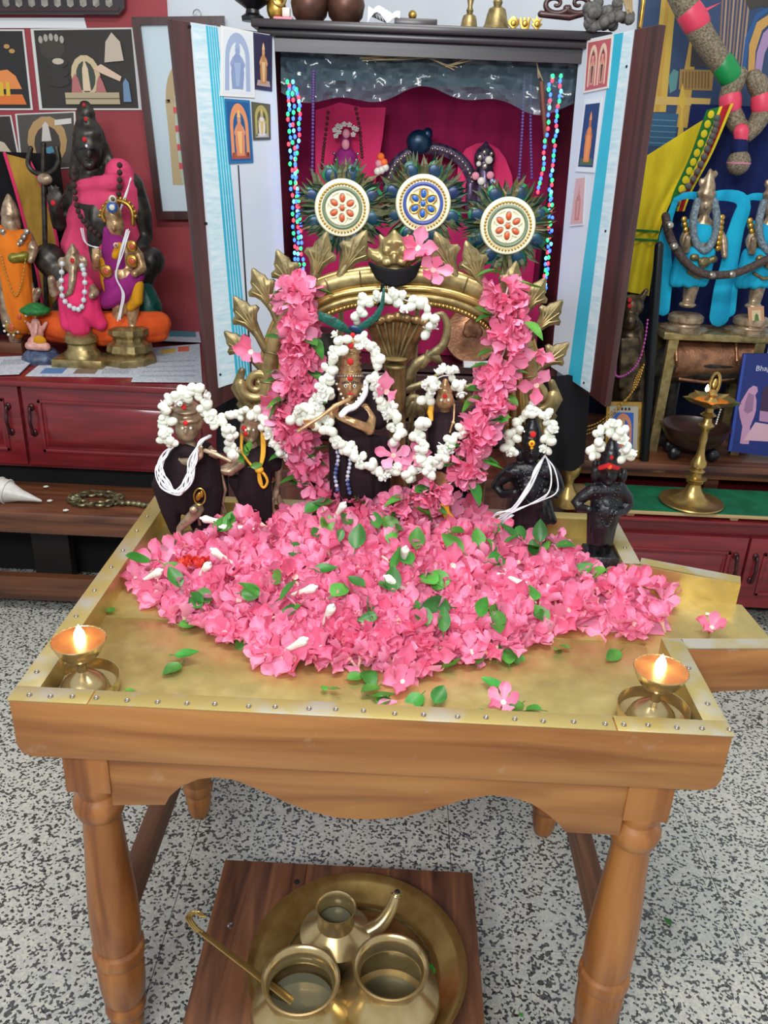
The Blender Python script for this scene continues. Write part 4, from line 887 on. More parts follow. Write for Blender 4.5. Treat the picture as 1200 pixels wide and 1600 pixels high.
def flame_leaf(cx, cy, bx, by, s=1.0, lab=None):
    """trefoil leaf on a stalk that grows from the arch at (bx, by)"""
    ang = math.atan2(cy-by, cx-bx); m = MB()
    def W(u, v, dz=0):                         # u along, v across, photo px
        x = cx+(u*math.cos(ang)-v*math.sin(ang))*s; y = cy+(u*math.sin(ang)+v*math.cos(ang))*s
        return at(x, y, YA+dz)
    out = [(-40, 5), (-26, 7), (-14, 10), (-6, 15), (-1, 23), (6, 21), (9, 13), (17, 12), (22, 8), (32, 3), (35, 0)]
    pol = out+[(u, -v) for u, v in out[-2::-1]]
    front = [W(u, v, -.004) for u, v in pol]; n = len(pol)
    c = W(2, 0, -.009); bk = [p+Vector((0, .008, 0)) for p in front]; cb = W(2, 0, .006)
    m.add(front+[c]+bk+[cb], [(i, (i+1) % n, n) for i in range(n)]+[((i+1) % n+n+1, i+n+1, 2*n+1) for i in range(n)]+[(i, i+n+1, (i+1) % n+n+1, (i+1) % n) for i in range(n)])
    k = mpp(c); m.tube([at(bx, by, YA), at((bx+cx)/2, (by+cy)/2, YA-.003), W(-8, 0)], [8*k*s, 5.5*k*s, 5*k*s], 10)
    lf = m.build('flame_leaf', 'brass_dark', R_, bevel=.0008)
    for vv, uu in ((0, 26), (13, 4), (-13, 4), (7, 14), (-7, 14)): MB().tube([W(-26, vv*.15, -.006), W(-8, vv*.5, -.0095), W(uu, vv*1.25, -.0062)], [1.6*k*s, 1.8*k*s, .8*k*s], 6).build('vein', 'brass_old', lf)
for cx, cy, bx, by, s in [(384, 494, 418, 548, 1.05), (410, 452, 440, 512, 1.05), (446, 424, 468, 476, 1.05), (500, 400, 484, 458, 1.15), (553, 394, 524, 444, 1.15), (696, 398, 716, 442, 1.15), (740, 412, 756, 458, 1.1), (800, 440, 790, 484, .95),
                        (836, 462, 808, 508, .95), (858, 494, 818, 540, .95), (866, 556, 828, 588, .9), (372, 540, 418, 585, .9)]: flame_leaf(cx, cy, bx, by, s)
for sx, c0, c1 in ((-1, 398, 600), (1, 842, 618)):
    pts = [(c0+sx*(-4)+sx*r*math.cos(t)*1.0, c1+r*math.sin(t)) for t, r in zip(np.linspace(0, 10.5, 40), np.linspace(26, 3, 40))]
    b = Fig(YA-.006); b.path(pts, list(np.linspace(9, 4, 40)), flat=.7); b.build('volute', 'brass_old', R_)
    b = Fig(YA); b.path([(c0+sx*20, c1-20), (c0+sx*28, c1+5), (c0+sx*10, c1+36), (c0-sx*8, c1+50)], [6, 10, 10, 8], flat=.6); b.path([(c0+sx*8, c1+10), (c0+sx*22, c1+32), (c0+sx*6, c1+60)], [5, 7, 5], flat=.6); b.build('volute_leaf', 'brass_dark', R_)
    b = Fig(YA); b.path([(c0-sx*12, c1+60), (c0-sx*12, c1+200)], [16, 17]); b.build('pillar', 'brass_old', R_)
    b = Fig(YA)
    for yy in (70, 110, 150, 190): b.el((c0-sx*12, c1+yy), 20, 4, 20)
    b.build('pillar_ring', 'brass', R_)
# lion-face crest with black cloth tied under it
b = Fig(YA-.012); b.el((616, 398), 28, 28, 14); b.path([(616, 376), (616, 362)], [20, 4]); b.path([(600, 380), (594, 368)], [8, 3]); b.path([(632, 380), (638, 368)], [8, 3]); b.el((604, 392, -.016), 7, 6, 6); b.el((630, 392, -.016), 7, 6, 6); b.el((616, 404, -.02), 6, 9, 7); b.el((604, 410, -.018), 8, 6, 6); b.el((628, 410, -.018), 8, 6, 6); b.path([(592, 402), (580, 396), (576, 388)], [12, 9, 3]); b.path([(640, 402), (652, 396), (657, 388)], [12, 9, 3]); b.el((616, 424), 26, 14, 12)
b.path([(600, 384, -.014), (606, 378, -.018), (613, 384, -.016)], 3); b.path([(620, 384, -.014), (627, 378, -.018), (633, 384, -.016)], 3)
b.build('lion_crest', 'brass_old', R_, voxel=.0028)
b = Fig(YA-.03)
for w in range(5): b.path([(577+w, 410+w*2.4, .014), (590, 418+w*4.2, .0), (604, 422+w*5.2, -.006), (618, 424+w*5.4, -.009), (634, 422+w*5.0, -.006), (647, 417+w*4, .0), (658-w, 409+w*2.2, .014)], [2.6, 3.2, 3.6, 3.8, 3.6, 3.2, 2.6])
b.build('crest_cloth', 'cloth_darkblack', R_, voxel=.003)
b = Fig(YA-.045); b.path([(598, 445), (594, 470), (590, 492)], [3, 3, 2]); b.build('cloth_tail', 'cloth_darkblack', R_)
# ================================================================== GARLANDS
def pink_garland(path, label, seed, rad=.022, n=90, leafn=22, group='pink flower garlands'):
    rg = random.Random(seed); P = [Vector(q) for q in smoothpath([tuple(at(*q)) for q in path], 200)]
    base = min(P, key=lambda v: v.z); o = root('pink_garland', base, label, 'garland', group)
    MB().tube(P[::4], .0015, 6).build('string', 'thread_white', o)
    nc = max(3, n//11)
    for k in range(n):
        c = P[min(199, max(0, int((k % nc+.5+rg.gauss(0, .14))/nc*199)))]; off = Vector((rg.gauss(0, 1), -abs(rg.gauss(0, .8)), rg.gauss(0, .6))).normalized()
        s = rg.uniform(.9, 1.3)
        inst('flower', FLJ[rg.randrange(6)], o, Matrix.Translation(c+off*rad*rg.uniform(.3, .95)-base) @ off.to_track_quat('Z', 'Y').to_matrix().to_4x4() @ Matrix.Rotation(rg.uniform(0, 6.28), 4, 'Z') @ Matrix.Diagonal((s, s, s, 1)))
    for k in range(leafn):
        c = P[min(199, int((rg.randrange(nc)+rg.gauss(0, .12))/nc*199) % 200)]; off = Vector((rg.choice((-1, 1))*rg.uniform(.6, 1.2), -rg.uniform(.2, .7), rg.uniform(-.6, .3)))
        inst('leaf', LEAVES[rg.randrange(6)], o, Matrix.Translation(c+off*rad-base) @ off.to_track_quat('Y', 'Z').to_matrix().to_4x4() @ Matrix.Diagonal((1.3, 1.3, 1.3, 1)))
    return o
pink_garland([(468, 440, .655), (462, 465, .65), (470, 497, .645), (466, 530, .64), (468, 560, .638), (464, 590, .636), (470, 620, .635), (455, 645, .63), (462, 670, .625), (468, 700, .62), (484, 735, .615), (506, 768, .61), (530, 792, .60), (570, 806, .55),
              (607, 800, .545), (640, 786, .545), (680, 768, .545), (712, 748, .55), (735, 712, .56), (742, 680, .57), (752, 655, .59), (772, 625, .62), (772, 590, .635), (788, 548, .64), (795, 505, .645), (788, 470, .65), (800, 432, .655)],
             'long pink flower garland looped down both sides of the brass arch', 5, .025, 190, 60)
def pk(x, y, Y, lab, s=1.2, tx=1.3):
    flower(Matrix.Translation(at(x, y, Y)) @ Matrix.Rotation(tx, 4, 'X') @ Matrix.Rotation(rng.uniform(0, 6.28), 4, 'Z') @ Matrix.Diagonal((s, s, s, 1)), rng, lab, 'single flowers tucked into the arch')
pk(653, 388, .64, 'pink flower tucked beside the lion crest of the arch', 1.25); pk(677, 422, .645, 'pink flower hanging right of the black crest cloth', 1.15); pk(392, 550, .655, 'pink flower stuck on the left outer flames of the arch', 1.15)
pk(841, 552, .65, 'pink flower on the right side of the arch', 1.1); pk(838, 602, .65, 'pink flower at the lower right end of the arch', 1.2); pk(425, 632, .64, 'pink flower between the left volute and the garland', 1.25); pk(604, 612, .55, 'pink flower on the right shoulder of the central idol', 1.35)
pk(615, 712, .545, 'pink flower hanging in the white garland below the central idol', 1.15, .9); pk(648, 715, .55, 'pink flower in the bottom of the white garland, right of centre', 1.05, .8)
J = YK-.045
jasmine([[(532, 530, J+.02), (522, 560, J+.01), (508, 588, J), (507, 620, J), (490, 632, J), (482, 645, J), (503, 658, J), (527, 680, J-.01), (542, 700, J-.015), (565, 722, J-.02), (590, 732, J-.02), (615, 734, J-.02), (640, 742, J-.02), (665, 734, J-.02), (690, 716, J-.01), (700, 695, J), (715, 682, J), (732, 665, J+.01)]],
        'long white jasmine garland hanging from the central crown across to the small idol', 11, 3, .0105, .0115)
jasmine([[(566, 528, J+.02), (578, 548, J+.01), (588, 580, J), (592, 612, J), (604, 632, J-.005), (616, 655, J-.01), (622, 682, J-.015)]], 'white jasmine strand down the right side of the central idol', 12, 3, .0105, .0115)
jasmine([[(558, 500, .63), (566, 476, .628), (586, 464, .625), (622, 466, .622), (655, 478, .622), (674, 498, .625), (668, 518, .63)]], 'white jasmine string draped over the serpent hood', 13, 3, .011, .0105)
jasmine([[(668, 622, .565), (675, 600, .56), (690, 588, .555), (706, 589, .555), (718, 606, .56)]], 'white jasmine tuft crowning the small female idol', 14, 4, .0105, .011, wth=(1, 5, 1))
jasmine([[(660, 655, .55), (655, 678, .545), (660, 700, .54), (668, 722, .535), (672, 735, .53)]], 'short white jasmine strand at the left arm of the small idol', 15, 3, .0105, .011)
jasmine([[(268, 690, YL-.04), (254, 684, YL-.04), (262, 664, YL-.035), (256, 640, YL-.03), (264, 622, YL-.03), (284, 614, YL-.03), (303, 612, YL-.03), (316, 626, YL-.03), (323, 646, YL-.03), (340, 660, YL-.03), (358, 675, YL-.03), (364, 692, YL-.03), (362, 712, YL-.03)]], 'white jasmine garland around the head of the left flute player', 16, 3, .0105, .0105, wth=(3, 2, 5))
jasmine([[(366, 652, YR-.02), (380, 641, YR-.02), (400, 646, YR-.02), (416, 664, YR-.025), (426, 684, YR-.03), (438, 698, YR-.03), (437, 712, YR-.03)]], 'white jasmine garland on the idol with yellow thread', 17, 3, .0105, .0105, wth=(3, 3, 4))
jasmine([[(801, 707, YV-.03), (793, 690, YV-.03), (803, 674, YV-.03), (816, 658, YV-.025), (826, 640, YV-.02), (842, 640, YV-.02), (858, 655, YV-.025), (858, 672, YV-.03), (853, 700, YV-.03)]], 'white jasmine garland over the black idol with threads', 18, 3, .0115, .0105, wth=(3, 3, 3))
jasmine([[(928, 708, YU-.03), (932, 690, YU-.03), (946, 676, YU-.03), (960, 668, YU-.03), (972, 682, YU-.03), (980, 700, YU-.03), (978, 712, YU-.03)]], 'white jasmine tuft on the black idol with red band', 19, 4, .0115, .011, wth=(1, 5, 1))
jasmine([[(460, 655, .575), (480, 648, .56), (497, 652, .55)]], 'short white jasmine cluster on the left end of the centre flute', 20, 3, .010, .0105)
# ================================================================== THREE PEACOCK FEATHER FANS
M('ivory', 'e4dcbc', .4); M('gold_bead', 'c49a48', .35, .6); M('red_gem', 'b8502c', .3); M('blue_gem', '2458a8', .25); M('ring_green', '6a7a60', .35); M('ring_blue', '3a4c94', .35)
def fan(px, py, Y, rings, gem, label, seed):
    rg = random.Random(seed); c = at(px, py, Y); k = mpp(c)
    o = root('peacock_fan', Vector((c.x, Y, TF)), label, 'fan', 'peacock feather fans behind the arch')
    ax = (CP-c); ax.z *= .35; ax.x *= .4; ax.normalize(); Q = ax.to_track_quat('Z', 'Y').to_matrix()
    def W(x, y, z): return c+Q @ Vector((x*k, y*k, z*k))
    MB().tube([Vector((c.x, Y+.012, TF+.003)), Vector((c.x, Y+.012, c.z))], .006, 10).build('handle', 'brass_dark', o)
    for j in range(130):                         # brown-green barbs
        a = j*6.283/130+rg.uniform(-.06, .06); L_ = rg.uniform(58, 80); w = rg.uniform(3.5, 6.5); zz = rg.choice((-3, -1, 4, 6))
        m = MB(); d = Vector((math.cos(a), math.sin(a))); s = Vector((-d.y, d.x))
        p = [W(*(d*25-s*w*.4), min(zz, 0)-1), W(*(d*L_*.8-s*w*.6), zz), W(*(d*L_+s*rg.uniform(-6, 6)), zz-rg.uniform(0, 5)), W(*(d*L_*.8+s*w*.6), zz), W(*(d*25+s*w*.4), min(zz, 0)-1)]
        m.prism(p, Q @ Vector((0, 0, .0012))); m.build('feather', rg.choice(('feather_brown', 'feather_olive', 'feather_dark', 'feather_olive')), o, smooth=False)
    for j in range(8):
        a = j*6.283/8+.4+rg.uniform(-.12, .12); d = Vector((math.cos(a), math.sin(a))); R = Q @ Matrix.Rotation(a, 3, 'Z')
        e = MB().ell(W(*(d*51), 2), (15*k, 13*k, 2*k), R).build('feather_eye', 'feather_bright', o)
        MB().ell(W(*(d*50), 4), (11*k, 10*k, 1.8*k), R).build('eye_centre', 'feather_blue', e)
    def L(pr, nm, mt, par=o): m = MB().lathe([(r*k, z*k) for r, z in pr], c, 48, axis=ax); return m.build(nm, mt, par)
    md = L([(.0001, 0), (41, 0), (43, 2), (43, 6), (41, 8.5), (37, 8.8), (35, 7), (.0001, 7)], 'medallion', 'ivory')
    m = MB()
    for j in range(44): a = j*6.283/44; m.ell(W(35.5*math.cos(a), 35.5*math.sin(a), 8.5), 2.1*k, seg=8, rings=6)
    m.build('bead_ring', 'gold_bead', md)
    m = MB().torus(W(0, 0, 7.5), 29*k, 2.6*k, ax, 40, 8); m.build('inner_ring', rings, md)
    m = MB().torus(W(0, 0, 7.5), 24*k, 2*k, ax, 40, 8); m.build('inner_ring', 'ivory', md)
    for j in range(6):
        a = j*6.283/6+.52; q = [W(14.5*math.cos(a)+8.5*math.cos(t)*math.cos(a)-6.4*math.sin(t)*math.sin(a), 14.5*math.sin(a)+8.5*math.cos(t)*math.sin(a)+6.4*math.sin(t)*math.cos(a), 8.5) for t in np.linspace(0, 6.0, 14)]
        MB().tube(q, 1.5*k, 6, closed=True).build('petal_ring', 'gold_bead' if gem == 'blue_gem' else 'ivory', md)
        MB().ell(W(14.5*math.cos(a), 14.5*math.sin(a), 8.5), (6*k, 4.2*k, 2.2*k), Q @ Matrix.Rotation(a, 3, 'Z')).build('gem', gem, md)
    MB().ell(W(0, 0, 9), (4*k, 4*k, 2.5*k), Q).build('gem', gem, md)
    return o
fan(535, 325, .80, 'ring_green', 'red_gem', 'peacock feather fan with red jewelled ivory medallion, leftmost of three', 1)
fan(661, 318, .82, 'ring_blue', 'blue_gem', 'peacock feather fan with blue jewelled ivory medallion in the middle', 2)
fan(793, 353, .80, 'ring_green', 'red_gem', 'peacock feather fan with red jewelled ivory medallion, rightmost and lowest', 3)
# ================================================================== FLAT THINGS ON PLANES
class Plane:
    def __init__(s, p, n): s.o = Vector(p); s.n = Vector(n).normalized(); s.n = s.n if s.n.dot(CP-s.o) > 0 else -s.n
    def __call__(s, px, py, lift=0): d = ray(px, py); return CP+d*((s.o-CP).dot(s.n)/d.dot(s.n))+s.n*lift
def yplane(Y): return Plane((0, Y, 0), (0, -1, 0))
def flat(name, pl, poly, mat, parent=None, th=.0012, lift=0., **k):
    return MB().prism([pl(x, y, lift) for x, y in poly], pl.n*th).build(name, mat, parent, smooth=False, **k)
def rect(x0, y0, x1, y1): return [(x0, y0), (x1, y0), (x1, y1), (x0, y1)]
def quad_uv(q, u, v):                    # bilinear inside a px quad tl,tr,br,bl
    (a, b, c, d) = q; return tuple((1-v)*((1-u)*a[i]+u*b[i])+v*((1-u)*d[i]+u*c[i]) for i in (0, 1))
PALC = {}
def pal(hx):
    if hx not in PALC: PALC[hx] = M('print_'+hx, hx, .55).name
    return 'print_'+hx
def figure_print(o, pl, q, robe, skin, arch=None, lift=.0013, gold='c8a050', base=None):
    """a printed standing figure: arch, robe, head, crown, arms, as flat ink areas"""
    def W(pts): return [quad_uv(q, *p) for p in pts]
    if arch:
        A = [(.5+.42*math.cos(t), .42-.40*math.sin(t)) for t in np.linspace(0, math.pi, 14)]; A = [(.92, .95)]+A+[(.08, .95)]+[(.22, .95)]+[(.5-.28*math.cos(t), .44-.27*math.sin(t)) for t in np.linspace(0, math.pi, 12)]+[(.78, .95)]
        flat('printed_arch', pl, W(A), pal(arch), o, .0003, lift)
    if base: flat('printed_base', pl, W([(.12, .86), (.88, .86), (.94, .97), (.06, .97)]), pal(base), o, .0003, lift)
    flat('printed_robe', pl, W([(.42, .36), (.58, .36), (.68, .46), (.72, .66), (.68, .92), (.32, .92), (.28, .66), (.32, .46)]), pal(robe), o, .0003, lift+.0002)
    flat('printed_sash', pl, W([(.38, .5), (.62, .5), (.60, .56), (.55, .88), (.45, .88), (.40, .56)]), pal(gold), o, .0003, lift+.0005)
    flat('printed_head', pl, W([(.5+.085*math.cos(t), .31+.07*math.sin(t)) for t in np.linspace(0, 6.28, 13)[:-1]]), pal(skin), o, .0003, lift+.0005)
    flat('printed_crown', pl, W([(.41, .26), (.59, .26), (.55, .17), (.5, .12), (.45, .17)]), pal(gold), o, .0003, lift+.0006)
    for sx in (-1, 1): flat('printed_arm', pl, W([(.5+sx*.15, .40), (.5+sx*.26, .52), (.5+sx*.22, .58), (.5+sx*.11, .47)]), pal(skin), o, .0003, lift+.0007)
def card(name, pl, q, bg_, border, label, cat='picture', th=.002, lift=.001, bw=.06, group=None):
    o = flat(name, pl, q, pal(border), None, th, lift, label=label, cat=cat, group=group)
    i = [quad_uv(q, u, v) for u, v in ((bw, bw*.7), (1-bw, bw*.7), (1-bw, 1-bw*.7), (bw, 1-bw*.7))]
    flat('print_ground', pl, i, pal(bg_), o, .0003, lift+th)
    return o, i, lift+th+.0003
# ================================================================== SHRINE CABINET
YS = 1.72; SX0, SX1 = -.385, .505; ZF = .86; ZT = at(650, 52, YS-.03).z
G = root('shrine_cabinet', ((SX0+SX1)/2, YS+.25, 0), 'tall dark wooden shrine cabinet with both doors swung open', 'cabinet')
MB().box((SX0-.05, YS-.03, ZT), (SX1+.05, YS+.5, ZT+.022)).build('top_board', 'shrine_wood', G, bevel=.004)
MB().box((SX0-.035, YS-.018, ZT-.02), (SX1+.035, YS+.49, ZT)).build('cornice', 'shrine_wood', G, bevel=.006)
for x in (SX0-.02, SX1): MB().box((x, YS, 0.02), (x+.02, YS+.48, ZT-.02)).build('side_panel', 'dark_wood', G)
MB().box((SX0, YS+.46, .02), (SX1, YS+.48, ZT-.02)).build('back_panel', 'dark_wood', G)
MB().box((SX0, YS, ZF-.02), (SX1, YS+.46, ZF)).build('shrine_floor', 'dark_wood_x', G)
MB().box((SX0, YS, ZT-.055), (SX1, YS+.02, ZT-.02)).build('header', 'shrine_wood', G)
zs = [ZF-.02, ZF-.10, ZF-.18, ZF-.27]
for za, zb_ in zip(zs, zs[1:]):
    d_ = MB().box((SX0+.004, YS-.012, zb_+.006), (SX1-.004, YS+.01, za-.006)).build('drawer_front', 'dark_wood_x', G, bevel=.006)
    MB().box((SX0+.04, YS-.017, zb_+.02), (SX1-.04, YS-.012, za-.02)).build('drawer_panel', 'dark_wood_x', d_, bevel=.003)
MB().box((SX0, YS+.01, 0.02), (SX1, YS+.03, ZF-.27)).build('plinth_panel', 'brown_panel', G)
# doors
LD = dict(q=[(269, 30), (428, 53), (453, 572), (333, 640)], w=[(297, 35), (427, 55), (451, 569), (341, 606)])
RD = dict(q=[(914, 62), (1030, 38), (945, 636), (863, 572)], w=[(908, 64), (992, 46), (922, 613), (862, 573)])
YNR = 1.44
pa, pb, pc = at(*LD['q'][0], YNR), at(*LD['q'][1], YS), at(*LD['q'][2], YS); plL = Plane(pa, (pb-pa).cross(pc-pa))
pa, pb, pc = at(*RD['q'][1], YNR), at(*RD['q'][0], YS), at(*RD['q'][3], YS); plR = Plane(pa, (pb-pa).cross(pc-pa))
dl = MB().prism([plL(x, y) for x, y in LD['q']], plL.n*-.022).build('door', 'dark_wood', G, bevel=.002)
dr = MB().prism([plR(x, y) for x, y in RD['q']], plR.n*-.022).build('door', 'dark_wood', G, bevel=.002)
flat('door_sheet', plL, LD['w'], 'laminate', dl, .0025, .0003)
flat('door_sheet', plR, RD['w'], 'laminate', dr, .0025, .0003)
def ln(a, b, t): return (a[0]+(b[0]-a[0])*t, a[1]+(b[1]-a[1])*t)
flat('marble_band', plL, [(299, 37), (320, 40), (368, 597), (345, 604)], 'laminate_marble', dl, .0006, .003)
flat('turquoise_band', plL, [(320, 40), (338, 43), (390, 590), (368, 597)], 'laminate_turq', dl, .0007, .003)
for t in (.2, .4, .6, .8): flat('band_line', plL, [ln((320, 40), (338, 43), t), ln((320, 40), (338, 43), t+.05), ln((368, 597), (390, 590), t+.05), ln((368, 597), (390, 590), t)], 'laminate_marble', dl, .0003, .0038)
flat('seam', plL, [(370, 258), (372, 258), (393, 588), (390, 589)], 'ink', dl, .0006, .003)
flat('marble_band', plR, [(976, 51), (990, 48), (921, 612), (908, 603)], 'laminate_marble', dr, .0006, .003)
flat('turquoise_band', plR, [(961, 54), (976, 51), (908, 603), (889, 590)], 'laminate_turq', dr, .0007, .003)
for (x, y) in ((295, 41), (321, 349), (343, 585)):
    p = plL(x, y, .003); MB().ell(p, .004, seg=8, rings=6).build('screw', 'dark', dl)
for (x, y) in ((981, 104), (948, 361), (914, 598)):
    p = plR(x, y, .003); MB().ell(p, .004, seg=8, rings=6).build('screw', 'dark', dr)
# pictures pasted on the doors
o, i, z = card('deity_print', plL, [(343, 40), (393, 50), (396, 153), (342, 150)], 'd4d8dc', 'dcdcd8', 'pale print of a blue-grey standing figure on the left door, uppermost', lift=.004)
figure_print(o, plL, i, '8494b8', '8c9cc0', '9aa8c4', z, '98a8c8')
o, i, z = card('deity_print', plL, [(394, 51), (423, 56), (423, 143), (396, 139)], '2a2440', '2c3050', 'small dark print of a golden seated figure beside the pale print', lift=.004)
figure_print(o, plL, i, 'b07c50', 'c89468', None, z, 'd4b080', 'a89088')
o, i, z = card('deity_print', plL, [(349, 154), (388, 157), (394, 254), (356, 256)], '1c5488', '24689c', 'blue print of an orange arched deity on the left door', lift=.004)
figure_print(o, plL, i, 'd4845c', 'd09070', 'd88c5c', z, 'e0b070', 'a05040')
o, i, z = card('deity_print', plL, [(391, 159), (420, 163), (421, 218), (394, 219)], '5c5438', '4c4c44', 'small olive print of an arched golden figure below the dark print', lift=.004)
figure_print(o, plL, i, 'd0c8c0', 'b0a070', 'a89c58', z, 'c8b068', 'b0b4b8')
o, i, z = card('deity_print', plR, [(920, 64), (961, 56), (953, 138), (914, 146)], 'b05860', 'd8d0c8', 'red and white print of two figures at the top of the right door', lift=.004)
for u in (.27, .70):
    figure_print(o, plR, [quad_uv(i, u-.22, .05), quad_uv(i, u+.22, .05), quad_uv(i, u+.22, .98), quad_uv(i, u-.22, .98)], 'c88c78', 'd0a08c', 'd8b8a0', z, '584848')
o, i, z = card('deity_print', plR, [(916, 156), (944, 152), (931, 270), (902, 268)], '24406c', 'd4d8dc', 'blue print of a tall orange-robed figure on the right door', lift=.004, bw=.1)
figure_print(o, plR, i, 'd88048', 'a86848', None, z, 'e09058', '4c6440')
o, i, z = card('deity_print', plR, [(902, 276), (918, 274), (914, 352), (892, 354)], 'c8a0a0', 'c8ccd4', 'narrow faded pink print low on the right door', lift=.004)
figure_print(o, plR, i, 'b87878', 'b88880', None, z, 'c09890')
# backdrop cloth and stepped base inside
YBk = YS+.43
tl, br = at(455, 95, YBk), at(880, 480, YBk)
def drape(x0, x1, z0, z1, Y, amp, freq, seed=0, sag=0):
    def fn(u, v):
        x = x0+(x1-x0)*u; z = z0+(z1-z0)*v
        return Vector((x, Y+amp*math.sin(u*freq+seed+.8*math.sin(v*3+seed))*(1-.3*v)+.4*amp*math.sin(u*freq*2.3+v*2), z-sag*math.sin(u*math.pi)*v))
    return MB().grid(fn, 44, 16)
drape(SX0+.01, SX1-.01, ZF+.02, ZT-.10, YBk, .006, 16).build('backdrop_cloth', 'cloth_magenta', None, solid=.002, label='magenta cloth backdrop hung inside the shrine cabinet', cat='cloth')
st = root('shrine_steps', ((SX0+SX1)/2, YS+.28, ZF), 'red cloth covered steps inside the shrine cabinet', 'steps')
MB().box((SX0+.03, YS+.15, ZF), (SX1-.03, YBk-.012, ZF+.22)).build('step', 'cloth_magenta', st, bevel=.008)
MB().box((SX0+.05, YS+.25, ZF+.22), (SX1-.05, YBk-.012, ZF+.42)).build('step', 'cloth_magenta', st, bevel=.008)
ZS2 = ZF+.42; YI = YS+.31
# plastic wrap with dried straw across the top of the opening
m = bpy.data.materials.new('plastic_wrap'); m.use_nodes = True; MATS['plastic_wrap'] = m
pb_ = m.node_tree.nodes['Principled BSDF']; pb_.inputs['Base Color'].default_value = lin('5c7480'); pb_.inputs['Roughness'].default_value = .12; pb_.inputs['Alpha'].default_value = .42; pb_.inputs['Specular IOR Level'].default_value = .9
z1 = ZT-.04
def pw(u, v):
    x = SX0+.02+(SX1-SX0-.04)*u; zl = .115+.02*math.sin(u*9)+.012*math.sin(u*23); z = z1-zl*(1-v)
    n = mnoise.noise(Vector((u*22, v*5, 3)))*.016+mnoise.noise(Vector((u*60, v*14, 7)))*.007
    return Vector((x, YS+.05+n, z))
MB().grid(pw, 90, 14).build('plastic_valance', 'plastic_wrap', None, label='crinkled clear plastic strip hanging at the top of the shrine opening', cat='plastic', angle=25)
M('straw', 'a08a64', .7)
stw = root('straw_bundle', at(700, 90, YS+.03), 'dry straw stems lying along the plastic strip in the shrine', 'straw')
rg = random.Random(9)
for a, b_, n in (((566, 92), (690, 86), 5), ((668, 88), (712, 106), 3), ((700, 104), (790, 74), 5), ((790, 74), (840, 90), 4), ((836, 88), (842, 125), 3)):
    for k in range(n):
        A = at(a[0]+rg.uniform(-4, 4), a[1]+rg.uniform(-4, 4), YS+.028); B = at(b_[0]+rg.uniform(-6, 6), b_[1]+rg.uniform(-5, 5), YS+.026); MB().tube([A, A.lerp(B, .5)+Vector((0, 0, rg.uniform(-.004, .004))), B], .0013, 5).build('stem', 'straw', stw)
tw = Fig(YS+.03); tw.path([(846, 130), (850, 180), (853, 228)], [3.5, 4, 3]); tw.build('hanging_twig', 'bronze_twig', None, label='thin brown stick hanging beside the right light string', cat='stick') if 'bronze_twig' in MATS else (M('bronze_twig', '6a3a28', .6), tw.build('hanging_twig', 'bronze_twig', None, label='thin brown stick hanging beside the right light string', cat='stick'))
# light strings
for c_, h_, e_ in (('g', '20e868', 3.2), ('r', 'ff3040', 3.2), ('b', '2850ff', 4.6), ('c', '50b8ff', 3.4)): M('led_'+c_, h_, emit=e_)
LEDM = {k: me_of(MB().ell((0, 0, 0), (.0048, .0048, .0062), seg=8, rings=6), 'bulb', 'led_'+k) for k in 'grbc'}
def lights(strs, label, seed):
    rg = random.Random(seed); p0 = at(strs[0][0][0], strs[0][-1][1], YS+.02); o = root('light_string', p0, label, 'string lights', 'coloured light strings in the shrine')
    for s_i, s in enumerate(strs):
        n = int(sum(math.dist(a, b) for a, b in zip(s, s[1:]))/8.0); P = smoothpath(s, n)
        W = [at(x, y, YS-.01-.004*s_i) for x, y in P]
        MB().tube(W, .0012, 5).build('cable', 'feather_green', o)
        seq = 'grbgbrcb'
        for k, p in enumerate(W): inst('bulb', LEDM[seq[(k+s_i*3) % 8]], o, Matrix.Translation(p+Vector((rg.uniform(-.004, .004), -.006, 0))-p0))
lights([[(451, 128), (452, 180), (455, 260), (459, 340), (463, 420), (466, 470)], [(465, 140), (468, 190), (463, 260), (468, 330), (473, 400), (474, 455)], [(458, 128), (460, 240), (465, 330), (468, 430)]], 'red green and blue light string hanging at the left of the shrine', 1)
lights([[(861, 119), (858, 150), (856, 195), (850, 235), (846, 270), (842, 300)], [(876, 119), (872, 170), (866, 220), (861, 270), (858, 320), (855, 380), (848, 440)], [(862, 300), (860, 360), (855, 420), (850, 455)]], 'red green and blue light string hanging at the right of the shrine', 2)
# purple chains
M('bead_purple', '6a4a8c', .35, .1, '5a3c78', 50)
def beads(path, Y, r, sp, mat, name, label, cat, parent=None):
    L_ = sum(math.dist(a, b) for a, b in zip(path, path[1:])); n = int(L_/sp); m_ = Fig(Y); P = smoothpath(path, n)
    p0 = at(*P[-1], Y) if parent is None else None
    o = parent or root(name, p0, label, cat)
    m_.path(P, .6, 5)
    m_.build('cord', mat, o)
    sh = None
    for q in P:
        w = at(q[0], q[1], Y); 
        if sh is None: sh = me_of(MB().ell((0, 0, 0), r*mpp(w), seg=8, rings=6), 'bead', mat)
        inst('bead', sh, o, Matrix.Translation(w-worg(o)))
    return o
beads([(490, 112), (489, 180), (488, 272)], YS+.03, 2.6, 5, 'bead_purple', 'bead_strand', 'dark purple bead strand hanging at the left inside the shrine', 'beads')
beads([(820, 118), (816, 200), (811, 278)], YS+.06, 2.6, 5, 'bead_purple', 'bead_strand', 'purple chain hanging at the right inside the shrine, left of two', 'beads')
beads([(830, 118), (829, 200), (831, 278)], YS+.07, 2.6, 5, 'bead_purple', 'bead_strand', 'purple chain hanging at the right inside the shrine, right of two', 'beads')
